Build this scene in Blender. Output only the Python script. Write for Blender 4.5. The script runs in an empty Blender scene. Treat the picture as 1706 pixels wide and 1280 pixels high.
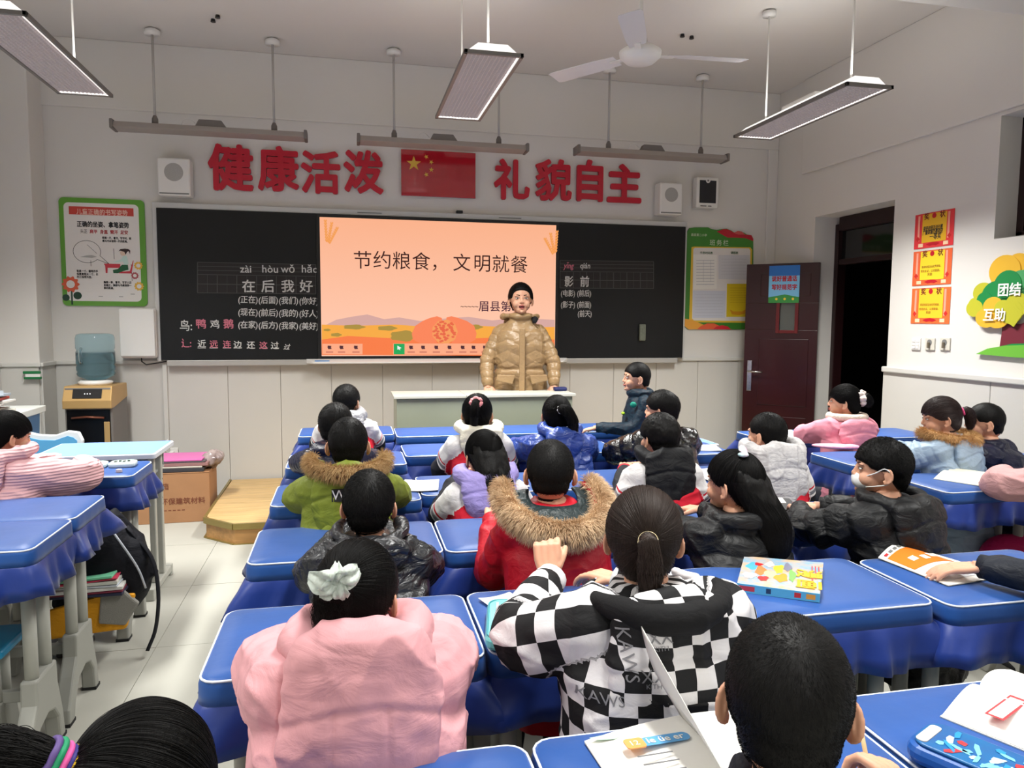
import bpy, bmesh, math, random
import numpy as np
from mathutils import Vector, Matrix, Euler

random.seed(7)
S = bpy.context.scene
COL = S.collection

# ------------------------------------------------------------------ camera
CAM_R = np.array([[0.97634127, 0.01199351, -0.2159025], [-0.21613481, 0.08457449, -0.97269363], [0.00659383, 0.99634498, 0.08516578]])
cam_d = bpy.data.cameras.new('camera'); cam = bpy.data.objects.new('camera', cam_d); COL.objects.link(cam)
cam_d.sensor_width = 36.0; cam_d.lens = 1242.1 / 1706 * 36; cam_d.clip_start = 0.02; cam_d.clip_end = 100
M = Matrix(CAM_R.tolist()).to_4x4(); M.translation = Vector((0, 0, 1.47)); cam.matrix_world = M
S.camera = cam
# ------------------------------------------------------------------ world, light, exposure
W = bpy.data.worlds.new('world'); S.world = W; W.use_nodes = True
W.node_tree.nodes['Background'].inputs[0].default_value = (0.02, 0.025, 0.04, 1)      # a dark winter evening outside
W.node_tree.nodes['Background'].inputs[1].default_value = 0.3
S.view_settings.view_transform = 'Standard'; S.view_settings.look = 'None'
S.view_settings.exposure = 0.0; S.view_settings.gamma = 1.0; S.view_settings.use_curve_mapping = False
LAMP_XY = [(lx, ly) for ly in (4.36, 1.55, -1.0) for lx in (-1.49, 0.73, 2.86)]
LAMP_Z = 2.78
LAMP_W = 84.0
for i, (lx, ly) in enumerate(LAMP_XY):                 # the light that comes down out of each louvred lamp
    ld = bpy.data.lights.new('lamp_light', 'AREA'); ld.shape = 'RECTANGLE'; ld.size = 0.24; ld.size_y = 1.16
    ld.energy = LAMP_W * (0.80 if ly > 4 else 0.43); ld.color = (1.0, 0.99, 0.945); ld.spread = math.radians(125)
    lo = bpy.data.objects.new('lamp_light', ld); COL.objects.link(lo); lo.location = (lx, ly, LAMP_Z - 0.012)
    ld = bpy.data.lights.new('ceiling_fill', 'AREA'); ld.shape = 'RECTANGLE'; ld.size = 0.2; ld.size_y = 1.1      # upward fill added above each lamp to brighten the ceiling
    ld.energy = 3.6; ld.color = (1.0, 0.98, 0.93)
    lo = bpy.data.objects.new('ceiling_fill', ld); COL.objects.link(lo); lo.location = (lx, ly, LAMP_Z + 0.115); lo.rotation_euler = (math.pi, 0, 0)
try:
    S.cycles.use_denoising = True; S.cycles.max_bounces = 6; S.cycles.diffuse_bounces = 4
    S.cycles.sample_clamp_indirect = 4.0; S.cycles.transparent_max_bounces = 8
except Exception:
    pass

# ------------------------------------------------------------------ helpers
def lin(c):
    c = c / 255.0
    return c / 12.92 if c <= 0.04045 else ((c + 0.055) / 1.055) ** 2.4
def rgb(c): return (lin(c[0]), lin(c[1]), lin(c[2]), 1.0)
MATS = {}
def mat(name, c, rough=0.6, metal=0.0, vary=0.0, vscale=8.0, bump=0.0, bscale=60.0, stretch=(1, 1, 1), emit=0.0, trans=0.0,
        spec=0.5, coat=0.0, sheen=0.0, sss=0.0, ior=1.45, c2=None, alpha=1.0):
    if name in MATS: return MATS[name]
    m = bpy.data.materials.new(name); m.use_nodes = True; nt = m.node_tree; b = nt.nodes['Principled BSDF']
    b.inputs['Base Color'].default_value = rgb(c); b.inputs['Roughness'].default_value = rough; b.inputs['Metallic'].default_value = metal
    b.inputs['Specular IOR Level'].default_value = spec; b.inputs['IOR'].default_value = ior
    b.inputs['Coat Weight'].default_value = coat; b.inputs['Sheen Weight'].default_value = sheen
    b.inputs['Transmission Weight'].default_value = trans; b.inputs['Alpha'].default_value = alpha
    if sss: b.inputs['Subsurface Weight'].default_value = sss; b.inputs['Subsurface Scale'].default_value = 0.01
    if emit: b.inputs['Emission Color'].default_value = rgb(c); b.inputs['Emission Strength'].default_value = emit
    if vary or bump or c2:
        tc = nt.nodes.new('ShaderNodeTexCoord'); mp = nt.nodes.new('ShaderNodeMapping'); mp.inputs['Scale'].default_value = stretch
        nt.links.new(tc.outputs['Object'], mp.inputs['Vector'])
    if vary or c2:
        n = nt.nodes.new('ShaderNodeTexNoise'); n.inputs['Scale'].default_value = vscale; n.inputs['Detail'].default_value = 4
        nt.links.new(mp.outputs[0], n.inputs['Vector'])
        r = nt.nodes.new('ShaderNodeValToRGB'); e = r.color_ramp.elements; e[0].position = 0.32; e[1].position = 0.68
        a = rgb(c)
        d = rgb(c2) if c2 else tuple(min(1, x * (1 + vary)) for x in a[:3]) + (1,)
        if not c2: a = tuple(x * (1 - vary) for x in a[:3]) + (1,)
        e[0].color = a; e[1].color = d
        nt.links.new(n.outputs['Fac'], r.inputs['Fac']); nt.links.new(r.outputs['Color'], b.inputs['Base Color'])
        if emit: nt.links.new(r.outputs['Color'], b.inputs['Emission Color'])
    if bump:
        n2 = nt.nodes.new('ShaderNodeTexNoise'); n2.inputs['Scale'].default_value = bscale; n2.inputs['Detail'].default_value = 3
        nt.links.new(mp.outputs[0], n2.inputs['Vector'])
        bp = nt.nodes.new('ShaderNodeBump'); bp.inputs['Strength'].default_value = bump; bp.inputs['Distance'].default_value = 0.01
        nt.links.new(n2.outputs['Fac'], bp.inputs['Height']); nt.links.new(bp.outputs[0], b.inputs['Normal'])
    MATS[name] = m
    return m

class MB:
    """collects shapes; build() links them as one mesh object"""
    def __init__(s): s.v = []; s.f = []; s.m = []; s.mi = 0; s.n = 0; s.X = None
    def use(s, i): s.mi = i; return s
    def add(s, vs, fs):
        vs = np.asarray(vs, dtype=float).reshape(-1, 3)
        if s.X is not None: vs = vs @ np.array(s.X.to_3x3()).T + np.array(s.X.translation)
        s.v.append(vs); s.f += [tuple(i + s.n for i in f) for f in fs]; s.m += [s.mi] * len(fs); s.n += len(vs)
        return s
    def box(s, a, b):
        (x0, y0, z0), (x1, y1, z1) = a, b
        return s.add([(x0,y0,z0),(x1,y0,z0),(x1,y1,z0),(x0,y1,z0),(x0,y0,z1),(x1,y0,z1),(x1,y1,z1),(x0,y1,z1)],
                     [(0,3,2,1),(4,5,6,7),(0,1,5,4),(1,2,6,5),(2,3,7,6),(3,0,4,7)])
    def loft(s, rings, cap=True, closed=True):
        k = len(rings[0]); fs = []
        for i in range(len(rings) - 1):
            for j in range(k if closed else k - 1):
                a, b = i * k + j, i * k + (j + 1) % k
                fs.append((a, b, b + k, a + k))
        if cap: fs.append(tuple(range(k - 1, -1, -1))); fs.append(tuple((len(rings) - 1) * k + j for j in range(k)))
        return s.add(np.concatenate([np.asarray(r, dtype=float) for r in rings]), fs)
    def prism(s, pts, z0, z1):                                    # outline in x, y
        return s.loft([[(x, y, z0) for x, y in pts], [(x, y, z1) for x, y in pts]])
    def prism_y(s, pts, y0, y1):                                  # outline in x, z, thickness along y (front face at y0)
        return s.loft([[(x, y1, z) for x, z in pts], [(x, y0, z) for x, z in pts]])
    def cyl(s, a, b, r0, r1=None, k=16, cap=True):
        return s.tube([a, b], [r0, r0 if r1 is None else r1], k, cap)
    def tube(s, pts, rad, k=10, cap=True, flat=1.0, up=None):
        P = np.array(pts, dtype=float); n = len(P)
        R = np.full(n, rad, dtype=float) if np.isscalar(rad) else np.array(rad, dtype=float)
        T = np.gradient(P, axis=0); T /= np.linalg.norm(T, axis=1)[:, None] + 1e-12
        u = np.array(up, dtype=float) if up is not None else (np.array([0, 0, 1.0]) if abs(T[0][2]) < 0.9 else np.array([1.0, 0, 0]))
        rings = []
        for i in range(n):
            u = u - T[i] * u.dot(T[i]); u /= np.linalg.norm(u) + 1e-12; w = np.cross(T[i], u)
            an = np.arange(k) * 2 * math.pi / k
            rings.append(P[i] + R[i] * (np.cos(an)[:, None] * w + flat * np.sin(an)[:, None] * u))
        return s.loft(rings, cap)
    def ell(s, c, r, k=12, rot=None):
        vs = [(0, 0, 1)]; fs = []; h = k // 2 + 1
        for i in range(1, h):
            t = math.pi * i / h
            for j in range(k):
                p = 2 * math.pi * j / k; vs.append((math.sin(t) * math.cos(p), math.sin(t) * math.sin(p), math.cos(t)))
        vs.append((0, 0, -1)); e = len(vs) - 1
        for j in range(k): fs.append((0, 1 + j, 1 + (j + 1) % k)); fs.append((e, e - k + (j + 1) % k, e - k + j))
        for i in range(h - 2):
            for j in range(k):
                a = 1 + i * k + j; b = 1 + i * k + (j + 1) % k; fs.append((a, a + k, b + k, b))
        V = np.array(vs) * np.array(r)
        if rot is not None: V = V @ np.array(Euler(rot).to_matrix()).T
        return s.add(V + np.array(c), fs)
    def lathe(s, prof, c=(0, 0, 0), k=24, cap=True):
        an = np.arange(k) * 2 * math.pi / k
        return s.loft([[(c[0] + r * math.cos(a), c[1] + r * math.sin(a), c[2] + z) for a in an] for r, z in prof], cap)
    def quad(s, p): return s.add(p, [tuple(range(len(p)))])
    def mesh(s, name):
        me = bpy.data.meshes.new(name); me.from_pydata(np.concatenate(s.v).tolist(), [], s.f)
        me.polygons.foreach_set('material_index', s.m); me.update(); return me
    def build(s, name, mats, parent=None, smooth=False, bevel=0.0, loc=None, seg=2):
        return link(name, s.mesh(name), mats, parent, smooth, bevel, loc, seg)
def link(name, me, mats, parent=None, smooth=False, bevel=0.0, loc=None, seg=2):
    o = bpy.data.objects.new(name, me); COL.objects.link(o)
    for m in (mats if isinstance(mats, (list, tuple)) else [mats]): me.materials.append(m)
    if parent is not None: o.parent = parent
    if smooth: me.shade_smooth()
    if bevel:
        b = o.modifiers.new('bevel', 'BEVEL'); b.width = bevel; b.segments = seg; b.limit_method = 'ANGLE'; b.angle_limit = math.radians(40)
    if loc is not None: o.location = loc
    return o
def empty(name, loc=(0, 0, 0), rz=0.0):
    o = bpy.data.objects.new(name, None); COL.objects.link(o); o.location = loc; o.rotation_euler = (0, 0, rz); o.empty_display_size = 0.05
    return o
def tag(o, label, cat, group=None):
    o['label'] = label; o['category'] = cat
    if group: o['group'] = group
    return o
def struct(o): o['kind'] = 'structure'; return o
def thing(name, label, cat, loc=(0, 0, 0), rz=0.0, group=None): return tag(empty(name, loc, rz), label, cat, group)
def copy_tree(o, parent=None):
    c = o.copy(); COL.objects.link(c); c.parent = parent
    for ch in list(o.children): copy_tree(ch, c)
    return c
def rrect(x0, y0, x1, y1, r, k=5):
    r = max(r, 0.006)
    out = []
    for cx, cy, a0 in ((x1 - r, y0 + r, -90), (x1 - r, y1 - r, 0), (x0 + r, y1 - r, 90), (x0 + r, y0 + r, 180)):
        for i in range(k + 1):
            a = math.radians(a0 + 90 * i / k); out.append((cx + r * math.cos(a), cy + r * math.sin(a)))
    return out
TEXTS = []
FRONT = Euler((math.radians(90), 0, 0)); RIGHT = Euler((math.radians(90), 0, math.radians(-90)))
def text(body, loc, size, m, name='lettering', parent=None, rot=FRONT, ext=0.0006, bold=0.0, align='LEFT', sx=1.0, shear=0.0, spacing=1.0, ls=1.0, fit=0.0):
    cu = bpy.data.curves.new(name, 'FONT'); cu.body = body; cu.size = size; cu.extrude = ext; cu.align_x = align
    cu.shear = shear; cu.space_character = spacing; cu.space_line = ls; cu.resolution_u = 2; cu.materials.append(m)
    o = bpy.data.objects.new(name, cu); COL.objects.link(o); o.location = loc; o.rotation_euler = rot; o.scale = (sx, 1, 1)
    if parent is not None: o.parent = parent
    TEXTS.append((o, bold, fit)); return o
def flush_texts():
    bpy.context.view_layer.update(); dg = bpy.context.evaluated_depsgraph_get()
    for o, bold, fit in TEXTS:
        me = bpy.data.meshes.new_from_object(o.evaluated_get(dg))
        if bold:                                       # thicken the strokes: the same outlines again, shifted a little
            bm = bmesh.new(); bm.from_mesh(me); base = bm.copy(); bm.free()
            me2 = bpy.data.meshes.new('m'); base.to_mesh(me2); bm = bmesh.new()
            for kk, (dx, dy) in enumerate(((-1, 0), (1, 0), (0, -1), (0, 1), (0.7, 0.7), (-0.7, 0.7), (0.7, -0.7), (-0.7, -0.7)) if bold > 0.004 else ((-0.8, 0.3), (0.8, -0.3), (0.3, 0.8), (-0.3, -0.8))):
                a = len(bm.verts); bm.from_mesh(me2); bm.verts.ensure_lookup_table()
                bmesh.ops.translate(bm, verts=bm.verts[a:], vec=(dx * abs(bold), dy * abs(bold), 4e-5 * kk))
            base.free(); bm.to_mesh(me); bm.free(); bpy.data.meshes.remove(me2)
        if fit and len(me.vertices):
            co = np.empty(len(me.vertices) * 3); me.vertices.foreach_get('co', co); co = co.reshape(-1, 3)
            o.scale = (fit / max(1e-6, co[:, 0].max() - co[:, 0].min()), 1, 1)
        n = bpy.data.objects.new('x', me); COL.objects.link(n)
        n.parent = o.parent; n.location = o.location; n.rotation_euler = o.rotation_euler; n.scale = o.scale
        for k in ('label', 'category', 'group', 'kind'):
            if k in o: n[k] = o[k]
        nm = o.name; bpy.data.objects.remove(o); n.name = nm
    TEXTS.clear()

WHITE = mat('white_plastic', (226, 224, 220), 0.35)
GREYP = mat('grey_plastic', (120, 120, 118), 0.45)
BLACK = mat('black_plastic', (22, 22, 24), 0.35)
CHROME = mat('chrome', (200, 200, 200), 0.2, 1.0)
PAPER = mat('paper', (236, 234, 228), 0.8)
INK = mat('printed_ink', (40, 40, 44), 0.8)
REDINK = mat('red_ink', (176, 36, 44), 0.7)
# ================================================================== the room shell
XL, XR, YF, YB, ZC = -2.52, 4.0, 6.5, -2.6, 3.6
wall_m = mat('wall_paint', (216, 213, 208), 0.85, vary=0.012, vscale=1.5, bump=0.03, bscale=90)
ceil_m = mat('ceiling_paint', (214, 210, 205), 0.9, vary=0.01, vscale=1.2)
pan_m = mat('wainscot_panel', (202, 200, 195), 0.5, vary=0.015, vscale=2.0)
rail_m = mat('wainscot_rail', (206, 205, 200), 0.4)
tile_m = mat('floor_tile', (170, 169, 160), 0.45, spec=0.35, vary=0.035, vscale=3.0, bump=0.01, bscale=12)
grout_m = mat('floor_grout', (132, 130, 122), 0.8)
w = struct(MB().box((XL - 0.2, YF, 0), (XR + 0.35, YF + 0.15, ZC)).build('wall_front', wall_m))
# shallow beam and side strip framing the recessed field of the front wall
struct(MB().box((XL, YF - 0.022, 3.085), (XR, YF, ZC)).box((3.9, YF - 0.022, 1.1), (XR, YF, 3.085)).build('trim_1', wall_m, bevel=0.006))
# right wall: built round the doorway and the high window
DY0, DY1, DZ = 4.9, 5.87, 2.385
WY0, WY1, WZ0, WZ1 = 2.55, 4.0, 2.0, 2.76
wr = MB()
wr.box((XR, DY1, 0), (XR + 0.3, YF, ZC)); wr.box((XR, DY0, DZ), (XR + 0.3, DY1, ZC)); wr.box((XR, WY1, 0), (XR + 0.3, DY0, ZC))
wr.box((XR, WY0, 0), (XR + 0.3, WY1, WZ0)); wr.box((XR, WY0, WZ1), (XR + 0.3, WY1, ZC)); wr.box((XR, YB, 0), (XR + 0.3, WY0, ZC))
struct(wr.build('wall_right', wall_m))
struct(MB().box((XR - 0.03, YB, 2.782), (XR, 6.06, ZC)).build('trim_2', wall_m, bevel=0.008))
struct(MB().box((XL - 0.2, YB, 0), (XL, YF, ZC)).build('wall_left', wall_m))
struct(MB().box((XL, 6.22, 0), (-2.25, YF, ZC)).build('trim_3', wall_m, bevel=0.006))          # pilaster in the left corner
struct(MB().box((XL - 0.2, YB - 0.15, 0), (XR + 0.35, YB, ZC)).build('wall_back', wall_m))
struct(MB().box((XL - 0.2, YB - 0.15, ZC), (XR + 0.35, YF + 0.15, ZC + 0.12)).build('ceiling', ceil_m))
struct(MB().box((XL, 3.35, 3.2), (XR, 3.64, ZC)).build('trim_4', wall_m, bevel=0.01))           # ceiling beam
# tiled floor
fl = struct(MB().box((XL - 0.2, YB - 0.15, -0.12), (XR + 0.35, YF + 0.15, -0.004)).build('floor', grout_m))
tm = MB().box((-0.3985, -0.3985, -0.01), (0.3985, 0.3985, 0)).mesh('tile'); tm.materials.append(tile_m)
i = -3
for i in range(-3, 7):
    for j in range(-9, 4):
        x0, y0 = -0.85 + 0.8 * i, 4.29 + 0.8 * j
        xa, xb, ya, yb = max(x0, XL), min(x0 + 0.8, XR), max(y0, YB), min(y0 + 0.8, YF)
        if xb - xa < 0.02 or yb - ya < 0.02: continue
        t = bpy.data.objects.new('tile', tm); COL.objects.link(t); t.parent = fl
        t.location = ((xa + xb) / 2, (ya + yb) / 2, random.uniform(-0.0004, 0.0004)); t.scale = ((xb - xa) / 0.8, (yb - ya) / 0.8, 1)
# wainscot of separate boards
WH = 1.10
wf = struct(MB().box((-2.25, YF - 0.03, WH), (3.9, YF, WH + 0.03)).build('trim_5', rail_m, bevel=0.006))
edges = [-2.24, -1.44, -0.96, -0.543, -0.13, 0.299, 0.726, 1.14, 1.56, 1.98, 2.4, 2.82, 3.24, 3.66, 3.98]
for a, b in zip(edges, edges[1:]):
    MB().box((a + 0.0012, YF - 0.010, 0.002), (b - 0.0012, YF - 0.001, WH)).build('panel', pan_m, w, bevel=0.003)
MB().box((-1.455, YF - 0.032, 0.0), (-1.42, YF - 0.014, WH)).build('joint_cover', rail_m, w, bevel=0.004)
wrt = bpy.data.objects['wall_right']
ys = [-2.6, -1.65, -0.7, 0.2, 1.1, 2.05, 3.0, 3.93, DY0 - 0.0]
for a, b in zip(ys, ys[1:]):
    MB().box((XR - 0.03, a + 0.002, 0.002), (XR - 0.001, b - 0.002, WH)).build('panel', pan_m, wrt, bevel=0.003)
for a, b in ((DY1, 6.2), (6.2, YF)):
    MB().box((XR - 0.02, a + 0.002, 0.002), (XR - 0.001, b - 0.02, WH)).build('panel', pan_m, wrt, bevel=0.003)
struct(MB().box((XR - 0.05, YB, WH), (XR, DY0, WH + 0.042)).box((XR - 0.03, DY1, WH), (XR, YF, WH + 0.03)).build('trim_6', rail_m, bevel=0.008))
MB().box((XL + 0.001, 6.2, 0.002), (-2.252, 6.219, WH)).box((-2.249, 6.222, 0.002), (-2.235, 6.482, WH)).build('panel', pan_m, bpy.data.objects['trim_3'], bevel=0.003)
MB().box((XL + 0.001, 6.185, WH), (-2.235, 6.22, WH + 0.03)).box((-2.25, 6.2, WH), (-2.22, 6.47, WH + 0.03)).build('rail', rail_m, bpy.data.objects['trim_3'], bevel=0.005)
wl = bpy.data.objects['wall_left']
for k in range(9):
    MB().box((XL, 6.2 - 0.95 * (k + 1) + 0.002, 0.002), (XL + 0.018, 6.2 - 0.95 * k - 0.002, WH)).build('panel', pan_m, wl, bevel=0.003)
MB().box((XL, YB, WH), (XL + 0.03, 6.185, WH + 0.03)).build('rail', rail_m, wl, bevel=0.005)

# ---------------------------------------------------------------- doorway, door leaf
maroon = mat('maroon_door', (46, 6, 12), 0.3, vary=0.15, vscale=5, stretch=(1, 1, 0.1), coat=0.1)
dmar = mat('dark_maroon_frame', (34, 12, 14), 0.4)
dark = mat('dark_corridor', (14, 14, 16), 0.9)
dr = struct(MB().box((XR + 0.2, DY1 - 0.05, 0), (XR + 0.29, DY1 - 0.001, DZ - 0.06)).box((XR + 0.2, DY0 + 0.001, 0), (XR + 0.29, DY0 + 0.05, DZ - 0.06))
            .box((XR + 0.2, DY0 + 0.05, DZ - 0.12), (XR + 0.29, DY1 - 0.05, DZ - 0.002)).box((XR + 0.21, DY0 + 0.05, 1.97), (XR + 0.28, DY1 - 0.05, 2.02)).build('door_1', dmar, bevel=0.006))
MB().box((XR + 0.24, DY0 + 0.05, 2.02), (XR + 0.25, DY1 - 0.05, DZ - 0.12)).build('transom_pane', mat('dark_glass', (20, 20, 22), 0.08, spec=0.6), dr)
# the corridor behind the doorway
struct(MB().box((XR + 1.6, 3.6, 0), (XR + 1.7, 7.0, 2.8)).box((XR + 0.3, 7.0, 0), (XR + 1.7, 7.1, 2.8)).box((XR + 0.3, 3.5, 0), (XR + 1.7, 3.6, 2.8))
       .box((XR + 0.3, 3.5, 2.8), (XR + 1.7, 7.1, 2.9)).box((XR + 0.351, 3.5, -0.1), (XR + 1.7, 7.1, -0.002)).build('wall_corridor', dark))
# open leaf, hinged on the far jamb and swung back towards the front wall
hx, hy = XR + 0.02, 5.80
fx, fy = 3.56, 6.22
L = math.hypot(fx - hx, fy - hy)
leaf = empty('door_leaf', (hx, hy, 0), math.atan2(fy - hy, fx - hx)); leaf['label'] = 'open maroon door leaf with chrome handle and small glass window'; leaf['category'] = 'door'
# local: x 0..L towards the free edge, +y is the face turned to the room
LW, LT, LZ = L, 0.045, 1.99
lf = MB()
wx0, wx1, wz0, wz1 = L - 0.43, L - 0.30, 1.40, 1.64
lf.box((0, -LT, 0.01), (LW, 0, wz0)); lf.box((0, -LT, wz1), (LW, 0, LZ)); lf.box((0, -LT, wz0), (wx0, 0, wz1)); lf.box((wx1, -LT, wz0), (LW, 0, wz1))
lf.build('leaf', maroon, leaf, bevel=0.003)
MB().box((wx0 - 0.03, 0, wz0 - 0.03), (wx0, 0.012, wz1 + 0.03)).box((wx1, 0, wz0 - 0.03), (wx1 + 0.03, 0.012, wz1 + 0.03)).box((wx0, 0, wz1), (wx1, 0.012, wz1 + 0.03)).box((wx0, 0, wz0 - 0.03), (wx1, 0.012, wz0)).build('window_bead', mat('red_bead', (96, 22, 26), 0.3), leaf, bevel=0.003)
MB().box((wx0, -0.03, wz0), (wx1, -0.022, wz1)).build('glass_pane', mat('door_glass', (120, 124, 120), 0.05, trans=0.6), leaf)
for (a, b, c, d) in ((0.07, L - 0.13, 0.2, 0.62), (0.07, L - 0.13, 0.72, 1.32), (0.07, L - 0.13, 1.70, 1.9)):
    MB().box((a, -0.001, c), (b, 0.008, d)).build('raised_panel', maroon, leaf, bevel=0.006)
h = MB().box((L - 0.075, 0, 0.84), (L - 0.035, 0.012, 1.12)); h.build('handle_plate', CHROME, leaf, bevel=0.004)
MB().cyl((L - 0.055, 0.01, 1.02), (L - 0.055, 0.05, 1.02), 0.009).tube([(L - 0.055, 0.05, 1.02), (L - 0.1, 0.052, 1.02), (L - 0.18, 0.05, 1.018)], [0.009, 0.008, 0.007]).build('handle', CHROME, leaf, smooth=True)
MB().cyl((L - 0.055, 0.012, 0.92), (L - 0.055, 0.02, 0.92), 0.012).build('keyhole', CHROME, leaf)
MB().box((LW, -0.034, 0.84), (LW + 0.002, -0.012, 1.12)).build('lock_plate', CHROME, leaf)
# sign on the leaf
sg = thing('door_sign', 'blue and green paper sign with two lines of red characters on the open door', 'sign')
sg.location = leaf.location; sg.rotation_euler = leaf.rotation_euler
DS = Matrix.Translation((0, 0, 0))
s0, s1, q0, q1 = L - 0.46, L - 0.20, 1.64, 1.97
MB().box((s0, 0.009, q0), (s1, 0.0115, q1)).build('sheet', mat('sign_sky', (120, 186, 226), 0.4), sg)
MB().box((s0, 0.0115, q1 - 0.09), (s1, 0.0122, q1)).build('blue_band', mat('sign_blue', (36, 110, 190), 0.4), sg)
MB().prism_y([(s0, q0), (s1, q0), (s1, q0 + 0.05), (s0 + 0.12, q0 + 0.075), (s0, q0 + 0.05)], 0.0122, 0.0115).build('meadow', mat('sign_green', (54, 140, 62), 0.5), sg)
for k in range(3): MB().cyl((s0 + 0.05 + 0.07 * k, 0.0122, q0 + 0.035), (s0 + 0.05 + 0.07 * k, 0.0128, q0 + 0.035), 0.011).build('flower', mat('flower_yellow', (236, 196, 60), 0.5), sg)
for k, ln in enumerate(('说好普通话', '写好规范字')):
    text(ln, (s1 - 0.024, 0.0125, q1 - 0.135 - 0.075 * k), 0.052, REDINK, parent=sg, rot=Euler((math.radians(90), 0, math.radians(180))), bold=0.0022, fit=0.215)

# high window in the right wall
wn = struct(MB().box((XR + 0.16, WY0, WZ0), (XR + 0.24, WY0 + 0.05, WZ1)).box((XR + 0.16, WY1 - 0.05, WZ0), (XR + 0.24, WY1, WZ1)).box((XR + 0.16, WY0, WZ0), (XR + 0.24, WY1, WZ0 + 0.05)).box((XR + 0.16, WY0, WZ1 - 0.05), (XR + 0.24, WY1, WZ1)).box((XR + 0.17, 3.25, WZ0), (XR + 0.23, 3.3, WZ1)).build('window_1', dmar, bevel=0.004))
MB().box((XR + 0.2, WY0 + 0.05, WZ0 + 0.05), (XR + 0.206, WY1 - 0.05, WZ1 - 0.05)).build('pane', MATS['dark_glass'], wn)
MB().box((XR + 0.001, WY0 + 0.001, WZ0 - 0.0), (XR + 0.16, WY1 - 0.001, WZ0 + 0.004)).build('sill', mat('grey_reveal', (150, 148, 142), 0.7), wn)

# ---------------------------------------------------------------- louvred ceiling lamps
lamp_w = mat('lamp_white', (240, 238, 234), 0.35, emit=1.0)
lamp_f = mat('lamp_frame', (120, 116, 112), 0.4, 0.3)
louv = mat('louvre_aluminium', (176, 168, 168), 0.35, 0.3, emit=0.24)  # slight glow painted in for lamp light caught by the slats
glow_edge_m = mat('glowing_edge', (255, 250, 244), 0.5, emit=1.6)  # glow that paints the brightly lit edge of the lamp, not a tube
def lamp(loc, label):
    r = thing('ceiling_lamp', label, 'lamp', loc, group='louvred ceiling lamps')
    W2, L2 = 0.15, 0.62
    h = MB(); pro = [(-0.135, 0.016), (-0.075, 0.062), (0.075, 0.062), (0.135, 0.016)]
    h.loft([[(x, -L2 + 0.03, z) for x, z in pro], [(x, L2 - 0.03, z) for x, z in pro]]).build('housing', lamp_w, r, bevel=0.004)
    MB().box((-0.05, -0.18, 0.062), (0.05, 0.18, 0.10)).build('driver_box', WHITE, r, bevel=0.006)
    f = MB(); 
    for s in (-1, 1):
        f.box((min(s * W2, s * (W2 - 0.018)), -L2, -0.004), (max(s * W2, s * (W2 - 0.018)), L2, 0.016)); f.box((-W2, min(s * L2, s * (L2 - 0.018)), -0.004), (W2, max(s * L2, s * (L2 - 0.018)), 0.016))
    f.build('rim', lamp_f, r, bevel=0.002)
    MB().box((-W2 + 0.018, -L2 + 0.02, 0.0122), (W2 - 0.018, L2 - 0.02, 0.0155)).build('reflector', mat('reflector', (150, 140, 142), 0.4, 0.3, c2=(190, 160, 160), vscale=3, emit=0.35), r)  # pinkish tint and glow painted in for lamp light on the plate
    g = MB()
    for k in range(13): x = -0.126 + 0.021 * k; g.box((x - 0.0012, -0.6, -0.001), (x + 0.0012, 0.6, 0.0115))
    for k in range(48): y = -0.59 + 0.0251 * k; g.box((-0.131, y - 0.001, 0.001), (0.131, y + 0.001, 0.0105))
    q = g.build('louvre', louv, r); q['kind'] = 'stuff'
    MB().box((W2 - 0.028, -0.6, 0.0), (W2 - 0.02, 0.6, 0.006)).box((-W2 + 0.02, 0.585, 0.0), (W2 - 0.02, 0.595, 0.006)).build('lit_edge', glow_edge_m, r)
    for s in (-0.45, 0.45):
        MB().cyl((0, s, 0.06), (0, s, ZC - LAMP_Z - 0.03), 0.006, k=8).build('suspension_rod', WHITE, r, smooth=True)
        MB().lathe([(0.045, 0), (0.045, 0.03), (0.02, 0.04)], (0, s, ZC - LAMP_Z - 0.04)).build('ceiling_rose', WHITE, r, smooth=True)
    return r
where = ['in the front row at the left', 'in the front row at the middle', 'in the front row at the right', 'in the second row at the left', 'in the second row at the middle', 'in the second row at the right', 'in the last row at the left', 'in the last row at the middle', 'in the last row at the right']
L0 = lamp((LAMP_XY[0][0], LAMP_XY[0][1], LAMP_Z), 'long louvred ceiling lamp on rods, ' + where[0])
for k in range(1, 9):
    c = copy_tree(L0); c.location = (LAMP_XY[k][0], LAMP_XY[k][1], LAMP_Z); c['label'] = 'long louvred ceiling lamp on rods, ' + where[k]
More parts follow.
